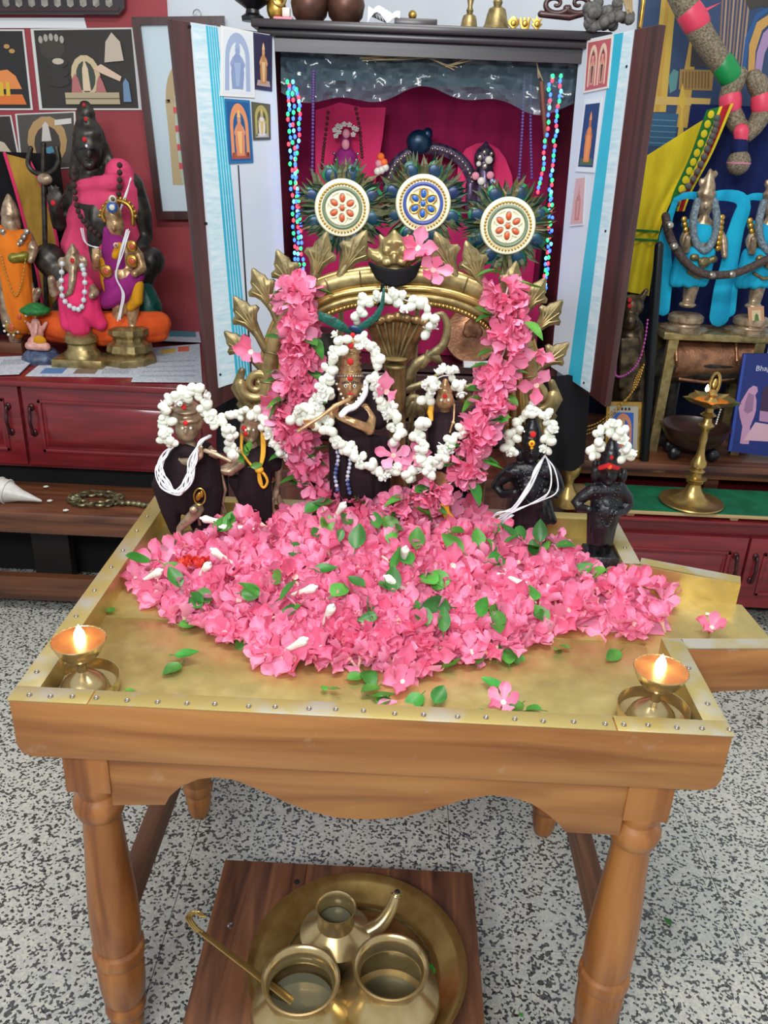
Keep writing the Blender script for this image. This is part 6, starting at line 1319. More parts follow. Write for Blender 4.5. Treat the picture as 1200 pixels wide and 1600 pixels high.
def turq(dx, dy_, label, Y):
    def q(*a): return tuple([a[0]+dx, a[1]+dy_]+list(a[2:]))
    o = root('turquoise_idol', Vector((at(1075+dx, 512, Y).x, Y, zs_)), label, 'idol')
    b = Fig(Y); b.el(q(1102, 320), 13, 17, 12); b.el(q(1103, 324, -.03), 2.2, 4, 3); b.path([q(1103, 306), q(1107, 288), q(1110, 266)], [14, 11, 3]); b.el(q(1104, 302), 16, 4, 14); b.el(q(1117, 272), 5, 6, 3); b.el(q(1096, 285), 5, 7, 4)
    b.path([q(1101, 336), q(1099, 350)], [7, 12]); b.el(q(1097, 368), 22, 28, 15); b.path([q(1078, 355), q(1068, 375, -.02), q(1072, 392, -.05), q(1074, 372, -.07)], [8, 7, 6, 5]); b.path([q(1118, 355), q(1130, 375, -.01), q(1132, 400, -.03)], [8, 7, 5])
    b.path([q(1090, 395), q(1082, 430), q(1074, 470)], [18, 13, 8]); b.path([q(1098, 400), q(1085, 440), q(1078, 472)], [14, 10, 7]); b.el(q(1074, 476, -.02), 14, 5, 12)
    b.build('body', 'bronze', o, voxel=.0045)
    b = Fig(Y-.006); b.el(q(1097, 366), 21, 20, 14); b.path([q(1072, 350), q(1090, 356), q(1110, 364)], [8, 9, 8]); b.build('bodice', 'cloth_turq', o, voxel=.004)
    b = Fig(Y-.012); skirt(b, (1066+dx, 1108+dx, 395+dy_), (1054+dx, 1098+dx, 440+dy_), 7, 10, 9, 0, 3); b.build('skirt', 'cloth_turq', o, voxel=.004)
    b = Fig(Y+.01); b.path(smoothpath([q(1056, 312), q(1075, 305), q(1103, 308), q(1130, 305), q(1155, 309), q(1162, 325), q(1150, 360), q(1140, 410), q(1130, 450), q(1124, 494)], 30), list(np.linspace(4, 17, 30)), flat=.22); b.build('scarf', 'cloth_turq', o)
    b = Fig(Y+.012); b.path([q(1056, 312), q(1046, 340), q(1038, 370), q(1042, 430), q(1037, 484)], [4, 6, 9, 10, 10], flat=.22); b.build('scarf_end', 'cloth_turq', o)
    b = Fig(Y-.03); b.path(smoothpath([q(1090, 315, .02), q(1083, 345, .0), q(1086, 375), q(1100, 392, -.01), q(1114, 375), q(1120, 345, 0), q(1116, 315, .02)], 30), 6); b.build('tinsel_garland', 'tinsel_grey', o)
    for k in range(7): b = Fig(Y-.02); b.el(q(1069+k*1.5, 343+k*8), 5, 5, 3); b.el(q(1128-k*1, 340+k*8), 5, 5, 3); b.build('gold_ornament', 'gold', o)
    b = Fig(Y-.05); b.el(q(1100, 410), 10, 9, 6); b.el(q(1085, 402), 8, 6, 5); b.el(q(1115, 405), 7, 6, 5); b.path([q(1075, 425), q(1090, 434), q(1108, 430)], 3); b.build('waist_ornament', 'brass_dark', o, voxel=.004)
    b = Fig(Y-.052); b.el(q(1099, 414), 5.5, 5.5, 4); b.build('silver_disc', 'silver', o)
    MB().lathe([(r*mpp(at(1070, 490, Y)), z) for r, z in ((.01, 0), (36, 0), (37, .008), (33, .014), (24, .018), (23, .024), (27, .032), (27, .048), (22, .056), (.01, .058))], Vector((at(1070+dx, 505, Y).x, Y, zs_)), 36).build('pedestal', 'bronze', o)
    return o
t1 = turq(0, 0, 'bronze idol with tall crown in turquoise cloth on the brass stool, left of two', YT2+.0)
t2 = turq(103, 2, 'bronze idol in turquoise cloth cut by the right edge of the picture', YT2+.0)
q = flat('tiny_photo', yplane(YT2-.05), [(1168, 480), (1193, 478), (1194, 512), (1170, 513)], pal('b88a68'), None, .003, label='tiny framed photo leaning at the foot of the right turquoise idol', cat='picture'); flat('print_ground', yplane(YT2-.05), [(1174, 485), (1188, 484), (1189, 507), (1175, 508)], pal('c8b48c'), q, .0004, .003); flat('printed_figure', yplane(YT2-.05), [(1178, 504), (1186, 504), (1184, 492), (1181, 489), (1179, 493)], pal('4a6a38'), q, .0004, .0036)
o = root('tinsel_garland', at(1095, 425, YT2-.09), 'brown tinsel garland linking the two turquoise idols', 'garland')
b = Fig(YT2-.085); b.path(smoothpath([(1040, 338, .06), (1045, 365, .04), (1060, 395, .01), (1080, 418), (1100, 428), (1120, 430), (1145, 428), (1168, 420), (1185, 412), (1210, 400)], 40), 6.5); b.build('tinsel', 'tinsel_brown', o)
for x, y in ((1046, 352), (1053, 385), (1112, 430), (1143, 429)): b = Fig(YT2-.09); b.el((x, y), 7, 6, 6); b.build('silver_knot', 'silver', o)
# cow-headed bronze with beads below the yellow cloth
YCw = 1.93
o = root('cow_statue', Vector((at(985, 600, YCw).x, YCw, zb2)), 'bronze cow-headed figure squeezed between the shrine door and the black pole', 'statue')
b = Fig(YCw); b.el((986, 478), 20, 18, 20); b.el((984, 502, -.03), 15, 15, 16); b.path([(970, 468), (964, 458)], [6, 4]); b.path([(1002, 466), (1010, 454)], [6, 4]); b.el((968, 485), 7, 10, 6); b.path([(984, 515), (982, 560), (980, 620), (980, 660)], [22, 26, 26, 24])
for k in range(6): b.path([(972+k*5, 530, -.05), (970+k*5.5, 570, -.055), (968+k*6, 605, -.05)], [3.4, 3.4, 3])
b.clampz(zb2+.001); b.build('body', 'bronze_brown', o, voxel=.005) if 'bronze_brown' in MATS else (M('bronze_brown', '6c5c44', .35, .75, '3c342a', 40, bump=.15), b.build('body', 'bronze_brown', o, voxel=.005))
dots(o, YCw, [('mark', 984, 469, 3.4, 'kumkum', -.042), ('mark', 984, 478, 3.4, 'kumkum', -.045)])
M('bead_magenta', 'b04a9c', .3)
beads([(1012, 500), (1008, 530), (1000, 560), (988, 578), (972, 588), (962, 586), (962, 572)], YCw-.09, 1.9, 4, 'bead_magenta', 'bead_string', 'magenta bead string around the cow-headed figure', 'beads')
for k in range(3): beads([(1006-k*3, 570+k*4), (998-k*3, 595), (985, 616), (960, 640+k*4), (935, 660+k*5), (912, 668+k*6)], YCw-.13+k*.005, 1.6, 5, 'gold_bead', 'bead_string', 'gold bead string trailing from the cow-headed figure, %s strand' % ('upper', 'middle', 'lower')[k], 'beads')
# yellow cloth with green and red border
YYc = 2.2; pl_ = yplane(YYc)
def yfn(u, v):
    l = smoothpath([(1003, 248), (1000, 300), (992, 360), (985, 410), (976, 455)], 21); r = smoothpath([(1110, 180), (1085, 250), (1050, 310), (1028, 370), (1014, 462)], 21); i = int(round(v*20)); x = l[i][0]+(r[i][0]-l[i][0])*u; y = l[i][1]+(r[i][1]-l[i][1])*u
    return at(x, y, YYc+.012*math.sin(u*9+v*2))
o = MB().grid(yfn, 16, 20).build('yellow_cloth', 'cloth_yellow', None, solid=.003, label='bright yellow cloth with green border draped at the right behind the statues', cat='cloth')
for off, w, mt in ((0, 20, 'cloth_greenb'), (20, 5, 'cloth_yellow'), (25, 12, 'cloth_red'), (37, 5, 'cloth_yellow')):
    P = smoothpath([(1104, 172), (1078, 245), (1052, 302), (1046, 330)], 14)
    def gf(u, v, off=off, w=w): x, y = P[int(round(v*13))]; return at(x+(off+w*u)*(1-.45*v), y-(off+w*u)*.25*(1-v), YYc-.012-.004*math.sin(v*5))
    MB().grid(gf, 3, 13).build('border_stripe', mt, o, solid=.003)
for k in range(9): x, y = smoothpath([(1110, 180), (1088, 240), (1064, 296)], 9)[k]; b = Fig(YYc-.018); b.el((x+1, y-1), 5, 6, 1.2); b.build('border_motif', 'cloth_yellow', o)
for yy in (360, 374): b = Fig(YYc-.014); b.path([(994-(yy-360)*.15, yy, 0), (1010, yy+1, -.008), (1028, yy+2, 0)], 2.2, 6, flat=.4); b.build('green_band', 'cloth_greenb', o)
# navy cloth behind the statues
cloth('cloth_midnight', '0c1430', '080c20')
a, c_ = at(1030, 470, 2.36), at(1290, 140, 2.36)
drape(a.x, c_.x, at(1130, 560, 2.36).z, at(1150, 165, 2.36).z, 2.36, .012, 14, 2).build('navy_cloth', 'cloth_navy', None, solid=.003, label='navy blue cloth hanging behind the turquoise idols', cat='cloth')
drape(at(915, 640, 2.38).x, c_.x, zb2, at(980, 330, 2.38).z, 2.39, .01, 12, 1).build('dark_backing_cloth', 'cloth_midnight', None, solid=.003, label='midnight blue cloth behind the brass stool, extended as added dark backing behind the cow figure', cat='cloth')  # stretched left as an added blackish sheet to darken the gap by the door
# big temple poster on the wall
pl_ = yplane(YW-.004); q = [(985, -30), (1300, -30), (1300, 330), (975, 330)]
o = flat('temple_poster', pl_, [(1000, -30), (1300, -30), (1300, 330), (975, 330)], pal('2c4468'), None, .002, label='large blue and gold temple poster on the wall at upper right', cat='poster')
def tp(name, pts, hx, l): flat(name, pl_, pts, pal(hx), o, .0004, .002+l)
tp('printed_column', [(1035, -20), (1058, -20), (1040, 175), (1015, 175)], 'd0ac48', .0005); tp('printed_column', [(1042, -20), (1048, -20), (1030, 175), (1024, 175)], 'c89a3c', .001)
tp('printed_column', [(1078, 60), (1090, 60), (1074, 200), (1052, 198)], 'c8a048', .0005); tp('printed_beam', [(1018, 150), (1110, 154), (1108, 166), (1016, 163)], 'd4b060', .0012); tp('printed_beam', [(1062, 108), (1115, 110), (1112, 142), (1060, 140)], 'a88448', .001)
for k in range(9): tp('printed_slot', [(1066+k*5, 112), (1068+k*5, 112), (1067+k*5, 138), (1065+k*5, 138)], '7c5c30', .0015)
tp('printed_gate', [(1082, 55), (1108, 58), (1104, 106), (1078, 104)], '38343c', .001); tp('printed_screen', [(1012, 176), (1060, 178), (1052, 230), (1005, 228)], '2c5c80', .001)
for k in range(5): tp('printed_line', [(1012, 186+k*9), (1056, 188+k*9), (1056, 189.5+k*9), (1012, 187.5+k*9)], '5c90a8', .0015)
for k in range(8): tp('printed_garland', [(1128+k*6, -15), (1131+k*6, -15), (1124+k*5, 105+k*2), (1121+k*5, 105+k*2)], ('8a6a54', 'a88a70')[k % 2], .0008)
tp('printed_arch', [(1168, 120), (1170, 70), (1182, 35), (1205, 20), (1205, 34), (1190, 48), (1180, 80), (1178, 120)], 'c89850', .001); tp('printed_arch', [(1178, 120), (1182, 82), (1192, 52), (1205, 40), (1205, 60), (1194, 84), (1188, 120)], 'a888b0', .001); tp('printed_arch', [(1158, 110), (1164, 60), (1180, 22), (1205, 8), (1205, 14), (1184, 30), (1170, 66), (1164, 112)], '24548c', .001)
tp('printed_dome', [(1160, -15), (1205, -15), (1205, 14), (1190, 10), (1170, 16)], '3c3830', .0012)
tp('printed_lady', [(1046, 146), (1044, 120), (1052, 108), (1060, 112), (1056, 140)], '5c9090', .0016); tp('printed_figure', [(1056, 225), (1064, 170), (1058, 160), (1066, 130), (1072, 160), (1066, 172), (1068, 222)], 'd8b444', .0017)
# tinsel garlands hanging in front of the poster
M('tinsel', 'a89a80', .4, .35, '6c5e4c', 150, bump=1., bscale=350); M('ribbon_red', 'e04460', .45); M('ribbon_green', '168c48', .4)
YG = 2.25
o = root('tinsel_rope', at(1135, 115, YG), 'thick straw coloured tinsel rope with red and green bands at upper right', 'garland')
b = Fig(YG); b.path([(1048, -40), (1072, 10), (1100, 60), (1140, 118)], [20, 20, 19, 17], 16); b.build('rope', 'tinsel', o)
for (x, y, x2, y2, mt) in ((1074, 36, 1092, 20, 'ribbon_red'), (1124, 118, 1146, 100, 'ribbon_green')): b = Fig(YG); mx, my = (x+x2)/2, (y+y2)/2; b.path([(mx-5, my-8), (mx+5, my+8)], 21 if mt == 'ribbon_red' else 18.5, 16); b.build('ribbon', mt, o)
b = Fig(YG-.02); b.poly([(1096, 22), (1128, 3), (1100, 14)], .004); b.build('ribbon_tail', 'ribbon_red', o)
o = root('tinsel_loop', at(1155, 215, YG), 'looped silver straw tinsel garland with red bands and a blue knot at upper right', 'garland')
b = Fig(YG); b.path(smoothpath([(1155, 118), (1142, 140), (1140, 165), (1150, 190), (1162, 208)], 16), [13, 15, 16, 16, 15, 15, 15, 15, 15, 15, 15, 15, 14, 14, 13, 12], 14); b.build('loop_side', 'tinsel', o)
b = Fig(YG); b.path(smoothpath([(1178, 122), (1188, 140), (1192, 165), (1184, 190), (1168, 210)], 16), [13, 15, 16, 16, 15, 15, 15, 15, 15, 15, 15, 15, 14, 14, 13, 12], 14); b.build('loop_side', 'tinsel', o)
for x in (1141, 1191): b = Fig(YG); b.path([(x, 154), (x, 166)], 17, 14); b.build('ribbon', 'ribbon_red', o)
b = Fig(YG-.03); b.path([(1158, 206), (1158, 220)], [12, 10]); b.build('ribbon', 'ribbon_red', o)
b = Fig(YG-.03); b.path([(1156, 224), (1155, 234)], [12, 13]); b.build('knot', 'cloth_navy', o)
b = Fig(YG-.035); b.el((1154, 254), 18, 19, 18); b.build('ball', 'tinsel', o); b = Fig(YG-.035); b.el((1154, 255), 18.6, 5, 18.6); b.build('ball_band', 'ribbon_pink', o) if 'ribbon_pink' in MATS else (M('ribbon_pink', 'cc7a9c', .5), b.build('ball_band', 'ribbon_pink', o))
beads([(1121, 185), (1116, 205), (1108, 225), (1098, 250), (1086, 275), (1070, 300), (1050, 330), (1042, 352)], YYc-.05, 5.5, 11, 'rudraksha', 'seed_bead_string', 'long grey seed bead string falling along the yellow cloth border', 'beads')
# ================================================================== LEFT SIDE: RED CABINETS, BENCH, STATUES ON THE COUNTER
YC1 = 1.72; ZL = at(150, 598, YC1).z; zlb = at(150, 736, YC1).z; LX0 = -2.1; LX1 = -.41
Lc = root('red_cabinet', ((LX0+LX1)/2, 2.1, 0), 'long glossy red cabinet at the left of the shrine with newspapers on top', 'cabinet')
MB().box((LX0, YC1+.02, zlb), (LX1, 2.49, ZL-.02)).build('carcass', 'red_lacquer', Lc)
MB().box((LX0, YC1-.02, ZL-.02), (LX1, 2.49, ZL)).build('top', 'red_lacquer', Lc, bevel=.004)
MB().box((LX0, YC1+.015, zlb-.0), (LX1, YC1+.03, zlb+.02)).build('bottom_rail', 'red_lacquer', Lc)
MB().box((LX0, 1.80, 0), (LX1, 2.4, zlb)).build('dark_recess', 'void_shade', Lc)  # black block standing in for the shaded open space under the cabinet
xg = at(37, 660, YC1).x; zt_ = at(150, 600, YC1).z-.012
cab_door(xg+.006, at(338, 660, YC1).x, zlb+.012, zt_, YC1, Lc, at(53, 665, YC1).x); cab_door(xg-.62, xg-.006, zlb+.012, zt_, YC1, Lc, at(17, 663, YC1).x)
M('shaded_leg', '1a100e', .6)  # bench leg colour darkened to carry the shadow under the seat
# bench before it
YBn = 1.46; zbn = at(150, 806, YBn).z; zbb = at(150, 834, YBn).z
o = root('long_bench', (-1.1, 1.58, 0), 'long dark wooden bench in front of the left red cabinet', 'bench'); bxr = -.56
zmid = at(150, 808, YBn).z
MB().box((LX0, YBn, zbn-.03), (bxr, YC1+.0, zbn)).build('seat_board', 'bench_wood', o, bevel=.008)
MB().box((LX0, YBn+.012, zbb-.015), (bxr-.02, YBn+.03, zbn-.03)).build('rail', 'bench_wood', o)
for x in (LX0+.3, at(50, 850, 1.66).x, bxr-.16): MB().box((x, 1.66, 0), (x+.13, 1.70, zbn-.03)).build('leg', 'shaded_leg', o)
zs0, zs1 = at(150, 942, YBn+.04).z, at(150, 906, YBn+.04).z
MB().box((LX0, YBn+.04, max(.004, zs0)), (bxr-.08, YBn+.07, zs1)).build('stretcher', 'bench_wood', o)
# on the bench
M('conch', 'd8d4cc', .35, 0, 'b8b4ac', 20)
p = at(20, 768, 1.53); cz = zbn; cy_ = 1.55; A = Vector((at(-15, 760, cy_).x, cy_, cz+.043)); B = Vector((at(66, 766, cy_).x, cy_-.02, cz+.012))
o = root('conch_shell', Vector((A.x, cy_, cz)), 'white conch shell lying on the left bench', 'shell'); MB().tube([A-Vector((.05, 0, 0)), A, A.lerp(B, .3), A.lerp(B, .6), B], [.02, .042, .04, .02, .004], 16).build('shell', 'conch', o)
for t in (.0, .18, .34): c_ = A.lerp(B, t); MB().torus(c_, .0425-.008*t, .003, (B-A), 20, 6).build('ridge', 'conch', o)
M('filigree', '8a8460', .35, .7, '4a4434', 50, bump=.3, bscale=120)
o = root('ornate_belt', Vector((at(165, 776, 1.55).x, 1.55, zbn)), 'tarnished filigree metal ornament lying on the left bench', 'ornament'); rg = random.Random(2); ob = worg(o)
for k in range(16):
    a = k*6.283/16; c_ = Vector((ob.x-.04+.075*math.cos(a), 1.57+.045*math.sin(a), zbn+.012)); MB().torus(c_, .015, .005, (rg.uniform(-.3, .3), rg.uniform(-.3, .3), 1), 14, 6).build('link', 'filigree', o)
for k in range(6): c_ = Vector((ob.x+.055+.018*k, 1.545+.006*math.sin(k), zbn+.01)); MB().ell(c_, (.013, .011, .01)).build('pendant', 'filigree', o)
for k, (x, y, lab) in enumerate([(103, 800, 'white petal scrap on the left bench edge'), (78, 785, 'white petal scrap on the left bench, near the conch'), (72, 763, 'pale wilted petal beside the tip of the conch')]):
    pz = atz(x, y, zbn+.002); pm = bpy.data.objects.new('white_petal', BUD[1]); COL.objects.link(pm); pm.location = pz+Vector((0, 0, .004)); pm.scale = (1.2, 1.2, .5); tag(pm, lab, 'petal')
# newspapers
M('newsprint', 'c8ccd2', .8, 0, 'b0b8c4', 90, lo=.45, hi=.6); M('news_text', '8a929c', .8, 0, 'c0c6cc', 260, lo=.45, hi=.55)
def paper(px4, h, label, extra=()):
    P = [atz(x, y, ZL+h) for x, y in px4]; o = MB().prism(P, (0, 0, .0025)).build('newspaper', 'newsprint', None, smooth=False, label=label, cat='newspaper')
    def uv(u, v): return (P[0]*(1-u)+P[1]*u)*(1-v)+(P[3]*(1-u)+P[2]*u)*v+Vector((0, 0, .0026))
    for (u0, v0, u1, v1, mt) in extra: MB().prism([uv(u0, v0), uv(u1, v0), uv(u1, v1), uv(u0, v1)], (0, 0, .0004)).build('printed_block', mt, o, smooth=False)
    return o
paper([(228, 545), (312, 538), (316, 598), (205, 597)], .004, 'newspaper sheet at the right end of the left counter near the shrine door', [(.3, .1, .55, .22, pal('e8c050')), (.6, .05, .8, .2, pal('e06a50')), (.1, .45, .9, .5, 'news_text'), (.1, .6, .9, .64, 'news_text'), (.1, .72, .9, .76, 'news_text'), (.1, .84, .9, .88, 'news_text')])
paper([(60, 572), (225, 568), (215, 590), (40, 588)], .001, 'newspaper with colour photos under the statue bases on the left counter', [(.1, .3, .3, .8, pal('5880b0')), (.4, .4, .6, .8, pal('806858')), (.65, .4, .9, .8, 'news_text')])
paper([(-40, 560), (60, 556), (30, 585), (-60, 588)], .005, 'white newspaper at the far left end of the counter', [(.5, .2, .9, .5, 'news_text')])
paper([(255, 513), (310, 512), (314, 535), (250, 533)], .012, 'folded newspaper with a blue photo behind the purple dressed idol', [(.2, .2, .9, .7, pal('4a8a9c'))])
# ---- big dark seated statue in pink cloth
def Ybase(x, y): return atz(x, y, ZL+.004).y
YSh = 2.22
o = root('seated_statue', Vector((at(165, 520, YSh).x, YSh, ZL)), 'large dark metal seated statue in a pink shawl with bead necklace', 'statue')
b = Fig(YSh); b.el((138, 232, -.01), 22, 30, 22); b.el((139, 240, -.07), 4, 8, 5); b.el((139, 258, -.045), 10, 6, 8); b.path([(138, 208), (136, 196)], [25, 17]); b.el((134, 178), 15, 15, 14); b.el((133, 164), 9, 7, 9); b.el((135, 192), 18, 4, 17)
for k in range(7): b.path([(122+k*5, 200, .0), (118+k*7+(8 if k > 4 else 0), 240, .04), (112+k*12, 275, .03)], [7, 7, 6])
b.path([(138, 262), (142, 285)], [14, 20]); b.el((160, 320), 52, 50, 34); b.path([(160, 340), (160, 420)], [48, 46]); b.path([(205, 290), (221, 330), (226, 370), (215, 395, -.06)], [20, 16, 14, 12]); b.path([(120, 300), (103, 335), (92, 350, -.05), (86, 325, -.08)], [18, 15, 12, 10])
b.el((84, 312, -.09), 12, 14, 6)
for k in range(4): b.cap((77+k*5, 305, -.09), (76+k*5.3, 287+abs(k-1.5)*3, -.095), 3, 2.2)
b.cap((95, 315, -.09), (101, 302, -.095), 3, 2.4)
b.path([(170, 450), (215, 430, -.06), (235, 408, -.08)], [30, 26, 22]); b.path([(150, 450), (100, 425, -.06), (78, 405, -.08)], [30, 26, 24]); b.path([(235, 410, -.08), (215, 455, -.12), (150, 480, -.14)], [18, 20, 18]); b.path([(78, 405, -.08), (110, 460, -.12), (170, 485, -.12)], [18, 20, 18]); b.el((160, 485), 80, 32, 50)
b.build('body', 'bronze_dark', o, voxel=.007)
b = Fig(YSh-.012); b.path([(186, 270), (200, 300), (204, 322)], [22, 22, 20]); b.el((165, 320, -.01), 52, 44, 34); b.path([(150, 345), (140, 385), (150, 430)], [38, 44, 46]); b.path([(185, 345), (200, 400), (205, 430)], [30, 34, 30]); b.path([(130, 292, -.05), (180, 285, -.06)], [12, 14]); b.el((150, 350, -.012), 46, 44, 36); b.el((165, 390, -.01), 48, 40, 36)
b.build('pink_shawl', 'cloth_pink', o, voxel=.006)
b = Fig(YSh-.02); b.path([(70, 505, -.16), (120, 512, -.19), (180, 512, -.19), (248, 506, -.15)], [20, 26, 26, 20]); b.path([(68, 520, -.16), (160, 525, -.2), (250, 520, -.15)], [14, 16, 14]); b.build('orange_cloth', 'cloth_orange', o, voxel=.007)
skb = Fig(YSh); skb.path([(222, 455, -.12), (232, 480, -.13)], [20, 22]); skb.build('dark_drape', 'feather_green', o, voxel=.006)
M('bead_rud', '4a2c28', .7, 0, '2c1a18', 80, bump=.5, bscale=250)
beads(smoothpath([(187, 258), (187, 285), (185, 310), (184, 330)], 10), YSh-.12, 4.6, 8.5, 'bead_rud', 'x', 'x', 'x', parent=o)
beads(smoothpath([(115, 268), (117, 300), (122, 330), (136, 352), (155, 368)], 14), YSh-.13, 4.6, 8.5, 'bead_rud', 'x', 'x', 'x', parent=o)
dots(o, YSh, [('forehead_mark', 132, 218, 3.6, 'kumkum', -.058), ('forehead_line', 135, 228, 2, 'thread_white', -.058), ('hair_mark', 131, 164, 2.6, 'kumkum', -.03), ('hair_mark', 134, 186, 3, 'kumkum', -.045), ('palm_mark', 83, 317, 4, 'kumkum', -.108)])
b = Fig(YSh-.055); b.path([(126, 233), (131, 231), (136, 233)], 1.6, 6); b.path([(143, 233), (148, 231), (153, 233)], 1.6, 6); b.el((139, 250, -.012), 6, 1.6, 2); b.build('face_lines', 'dark', o, kind='stuff')
strands(o, 'sacred_thread', 'thread_white', [(205, 278, YSh-.1), (195, 310, YSh-.13), (185, 340, YSh-.13)], 3, 2, .002, 3); strands(o, 'sacred_thread', 'thread_white', [(128, 358, YSh-.13), (135, 380, YSh-.13), (152, 388, YSh-.13)], 3, 2.5, .002, 4)
b = Fig(YSh-.06); b.path(smoothpath([(48, 232), (44, 255), (52, 268), (68, 272), (84, 266), (92, 250), (88, 230)], 24), 4); b.path([(68, 225), (68, 275)], 4); b.path([(68, 275), (70, 360), (72, 480)], 4); b.build('trident', 'bronze_dark', o); b = Fig(YSh-.07); b.el((70, 280), 12, 9, 8); b.build('drum', 'bronze', o)
# ---- idol in purple and yellow on a lotus base
YPu = Ybase(205, 566)
o = root('purple_idol', Vector((at(204, 560, YPu).x, YPu, ZL)), 'bronze idol in purple and yellow silk with a spiked halo on a lotus pedestal', 'idol')
b = Fig(YPu); b.el((180, 352), 14, 19, 13); b.el((178, 357, -.032), 2.4, 5, 4); b.path([(177, 335), (175, 312)], [14, 7]); b.path([(182, 368), (186, 385)], [8, 13]); b.el((190, 400), 24, 28, 16); b.path([(205, 388), (216, 400), (222, 420, -.02), (210, 428, -.05)], [10, 9, 8, 6]); b.path([(170, 388), (156, 405), (150, 418, -.04), (150, 402, -.07)], [9, 8, 7, 6])
for k in range(4): b.cap((145+k*3.4, 402, -.072), (145+k*3.4, 388, -.075), 2.2, 1.7)
b.path([(190, 430), (186, 470), (184, 515)], [20, 12, 8]); b.path([(202, 430), (208, 475), (206, 515)], [18, 11, 8]); b.el((206, 516, -.03), 8, 4, 12); b.build('body', 'bronze_gold', o, voxel=.0045)
b = Fig(YPu-.01); b.el((182, 400), 22, 34, 15); b.path([(168, 360), (170, 390), (178, 430)], [7, 12, 14]); b.path([(212, 432), (190, 455), (165, 470)], [14, 20, 14]); b.path([(180, 440), (176, 470)], [20, 12]); b.build('purple_silk', 'cloth_purple', o, voxel=.0045)
b = Fig(YPu-.018); b.path([(162, 410), (166, 440), (172, 462)], [8, 9, 8]); b.path([(216, 445), (214, 470), (204, 480)], [9, 10, 7]); b.path([(186, 385, -.01), (180, 400, -.02)], [7, 6]); b.build('yellow_silk', 'cloth_gold2', o, voxel=.0045) if 'cloth_gold2' in MATS else (cloth('cloth_gold2', 'd89a1c', 'c08214'), b.build('yellow_silk', 'cloth_gold2', o, voxel=.0045))
b = Fig(YPu+.012); b.path([(164+0, 345)]+[(184+24*math.cos(t), 338-24*math.sin(t)) for t in np.linspace(3.1, 0, 16)]+[(208, 350)], 3.4); b.build('halo', 'gold', o)
for t in np.linspace(.0, 3.1, 12): b = Fig(YPu+.01); b.el((184+28*math.cos(t), 338-28*math.sin(t)), 3); b.build('halo_spike', 'gold', o)
for x, y, r, m1, m2 in ((176, 311, 6, 'bead_pearl', 'brass_dark'), (175, 324, 8.5, 'blue_gem', 'bead_pearl'), (206, 385, 9, 'gold', 'red_gem'), (206, 408, 10, 'gold', 'red_gem'), (166, 424, 10, 'gold', 'red_gem'), (150, 405, 4, 'bead_pearl', 'ink'), (181, 383, 4, 'bead_pearl', 'red_gem')):
    b = Fig(YPu-.055); b.el((x, y), r, r, 3); d = b.build('jewel_disc', m1, o); b = Fig(YPu-.064); b.el((x, y), r*.55, r*.55, 2); b.build('jewel_centre', m2, d)
strands(o, 'white_cord', 'thread_white', [(200, 360, YPu-.04), (190, 395, YPu-.07), (183, 430, YPu-.075), (192, 460, YPu-.07), (186, 500, YPu-.06)], 4, 2.5, .002, 5)
ku = mpp(at(205, 540, YPu)); c_ = Vector((at(204, 560, YPu).x, YPu, ZL))
MB().lathe([(r*ku, z*ku) for r, z in ((.01, 0), (41, 0), (41, 12), (34, 16), (30, 18))], c_, 8).build('plinth', 'brass_old', o, bevel=.001)
MB().lathe([(r*ku, z*ku) for r, z in ((28, 16), (34, 22), (32, 32), (24, 38), (24, 42), (30, 48), (30, 56), (22, 60), (.01, 60))], c_, 48, flute=(12, .05)).build('lotus', 'brass_old', o)
# ---- pink idol with crystal beads
YPk = Ybase(128, 568)
o = root('pink_idol', Vector((at(130, 560, YPk).x, YPk, ZL)), 'small bronze elephant-faced idol in pink cloth with crystal beads', 'idol')
b = Fig(YPk); b.el((114, 412), 15, 17, 14); b.el((98, 412), 8, 11, 4); b.el((130, 410), 8, 11, 4); b.path([(114, 395), (113, 384)], [10, 4]); b.path([(114, 418, -.03), (113, 440, -.05), (110, 456, -.055), (104, 462, -.05)], [7, 6, 5, 4]); b.el((120, 460), 28, 30, 18); b.path([(95, 445), (84, 458, -.03), (80, 436, -.05)], [9, 8, 6]); b.path([(138, 445), (148, 458, -.03), (144, 462, -.05)], [9, 8, 6]); b.path([(110, 490), (112, 520)], [14, 9]); b.path([(132, 490), (134, 520)], [14, 9]); b.build('body', 'bronze', o, voxel=.0045)
b = Fig(YPk-.008); b.el((122, 450), 28, 26, 18); b.path([(105, 470), (108, 505)], [14, 14]); b.path([(135, 465), (140, 490), (156, 505)], [20, 20, 12]); b.path([(120, 470), (125, 510)], [24, 18]); b.build('pink_cloth', 'cloth_hotpink', o, voxel=.0045)
dots(o, YPk, [('forehead_mark', 113, 407, 3.6, 'kumkum', -.034)])
M('crystal', 'c8ccd0', .08, .0, spec=.9)
beads(smoothpath([(97, 412), (96, 440), (98, 465), (112, 480), (126, 482), (132, 460), (132, 430), (128, 415)], 20), YPk-.065, 4.4, 9.5, 'crystal', 'x', 'x', 'x', parent=o)
kp = mpp(at(130, 540, YPk)); c_ = Vector((at(130, 560, YPk).x, YPk, ZL)); MB().box(c_+Vector((-39*kp, -30*kp, 0)), c_+Vector((39*kp, 30*kp, 14*kp))).build('plinth', 'brass_old', o, bevel=.002)
MB().lathe([(r*kp, z*kp) for r, z in ((28, 14), (27, 20), (22, 26), (21, 34), (25, 38), (25, 46), (20, 50), (.01, 50))], c_, 36).build('pedestal', 'brass_old', o)
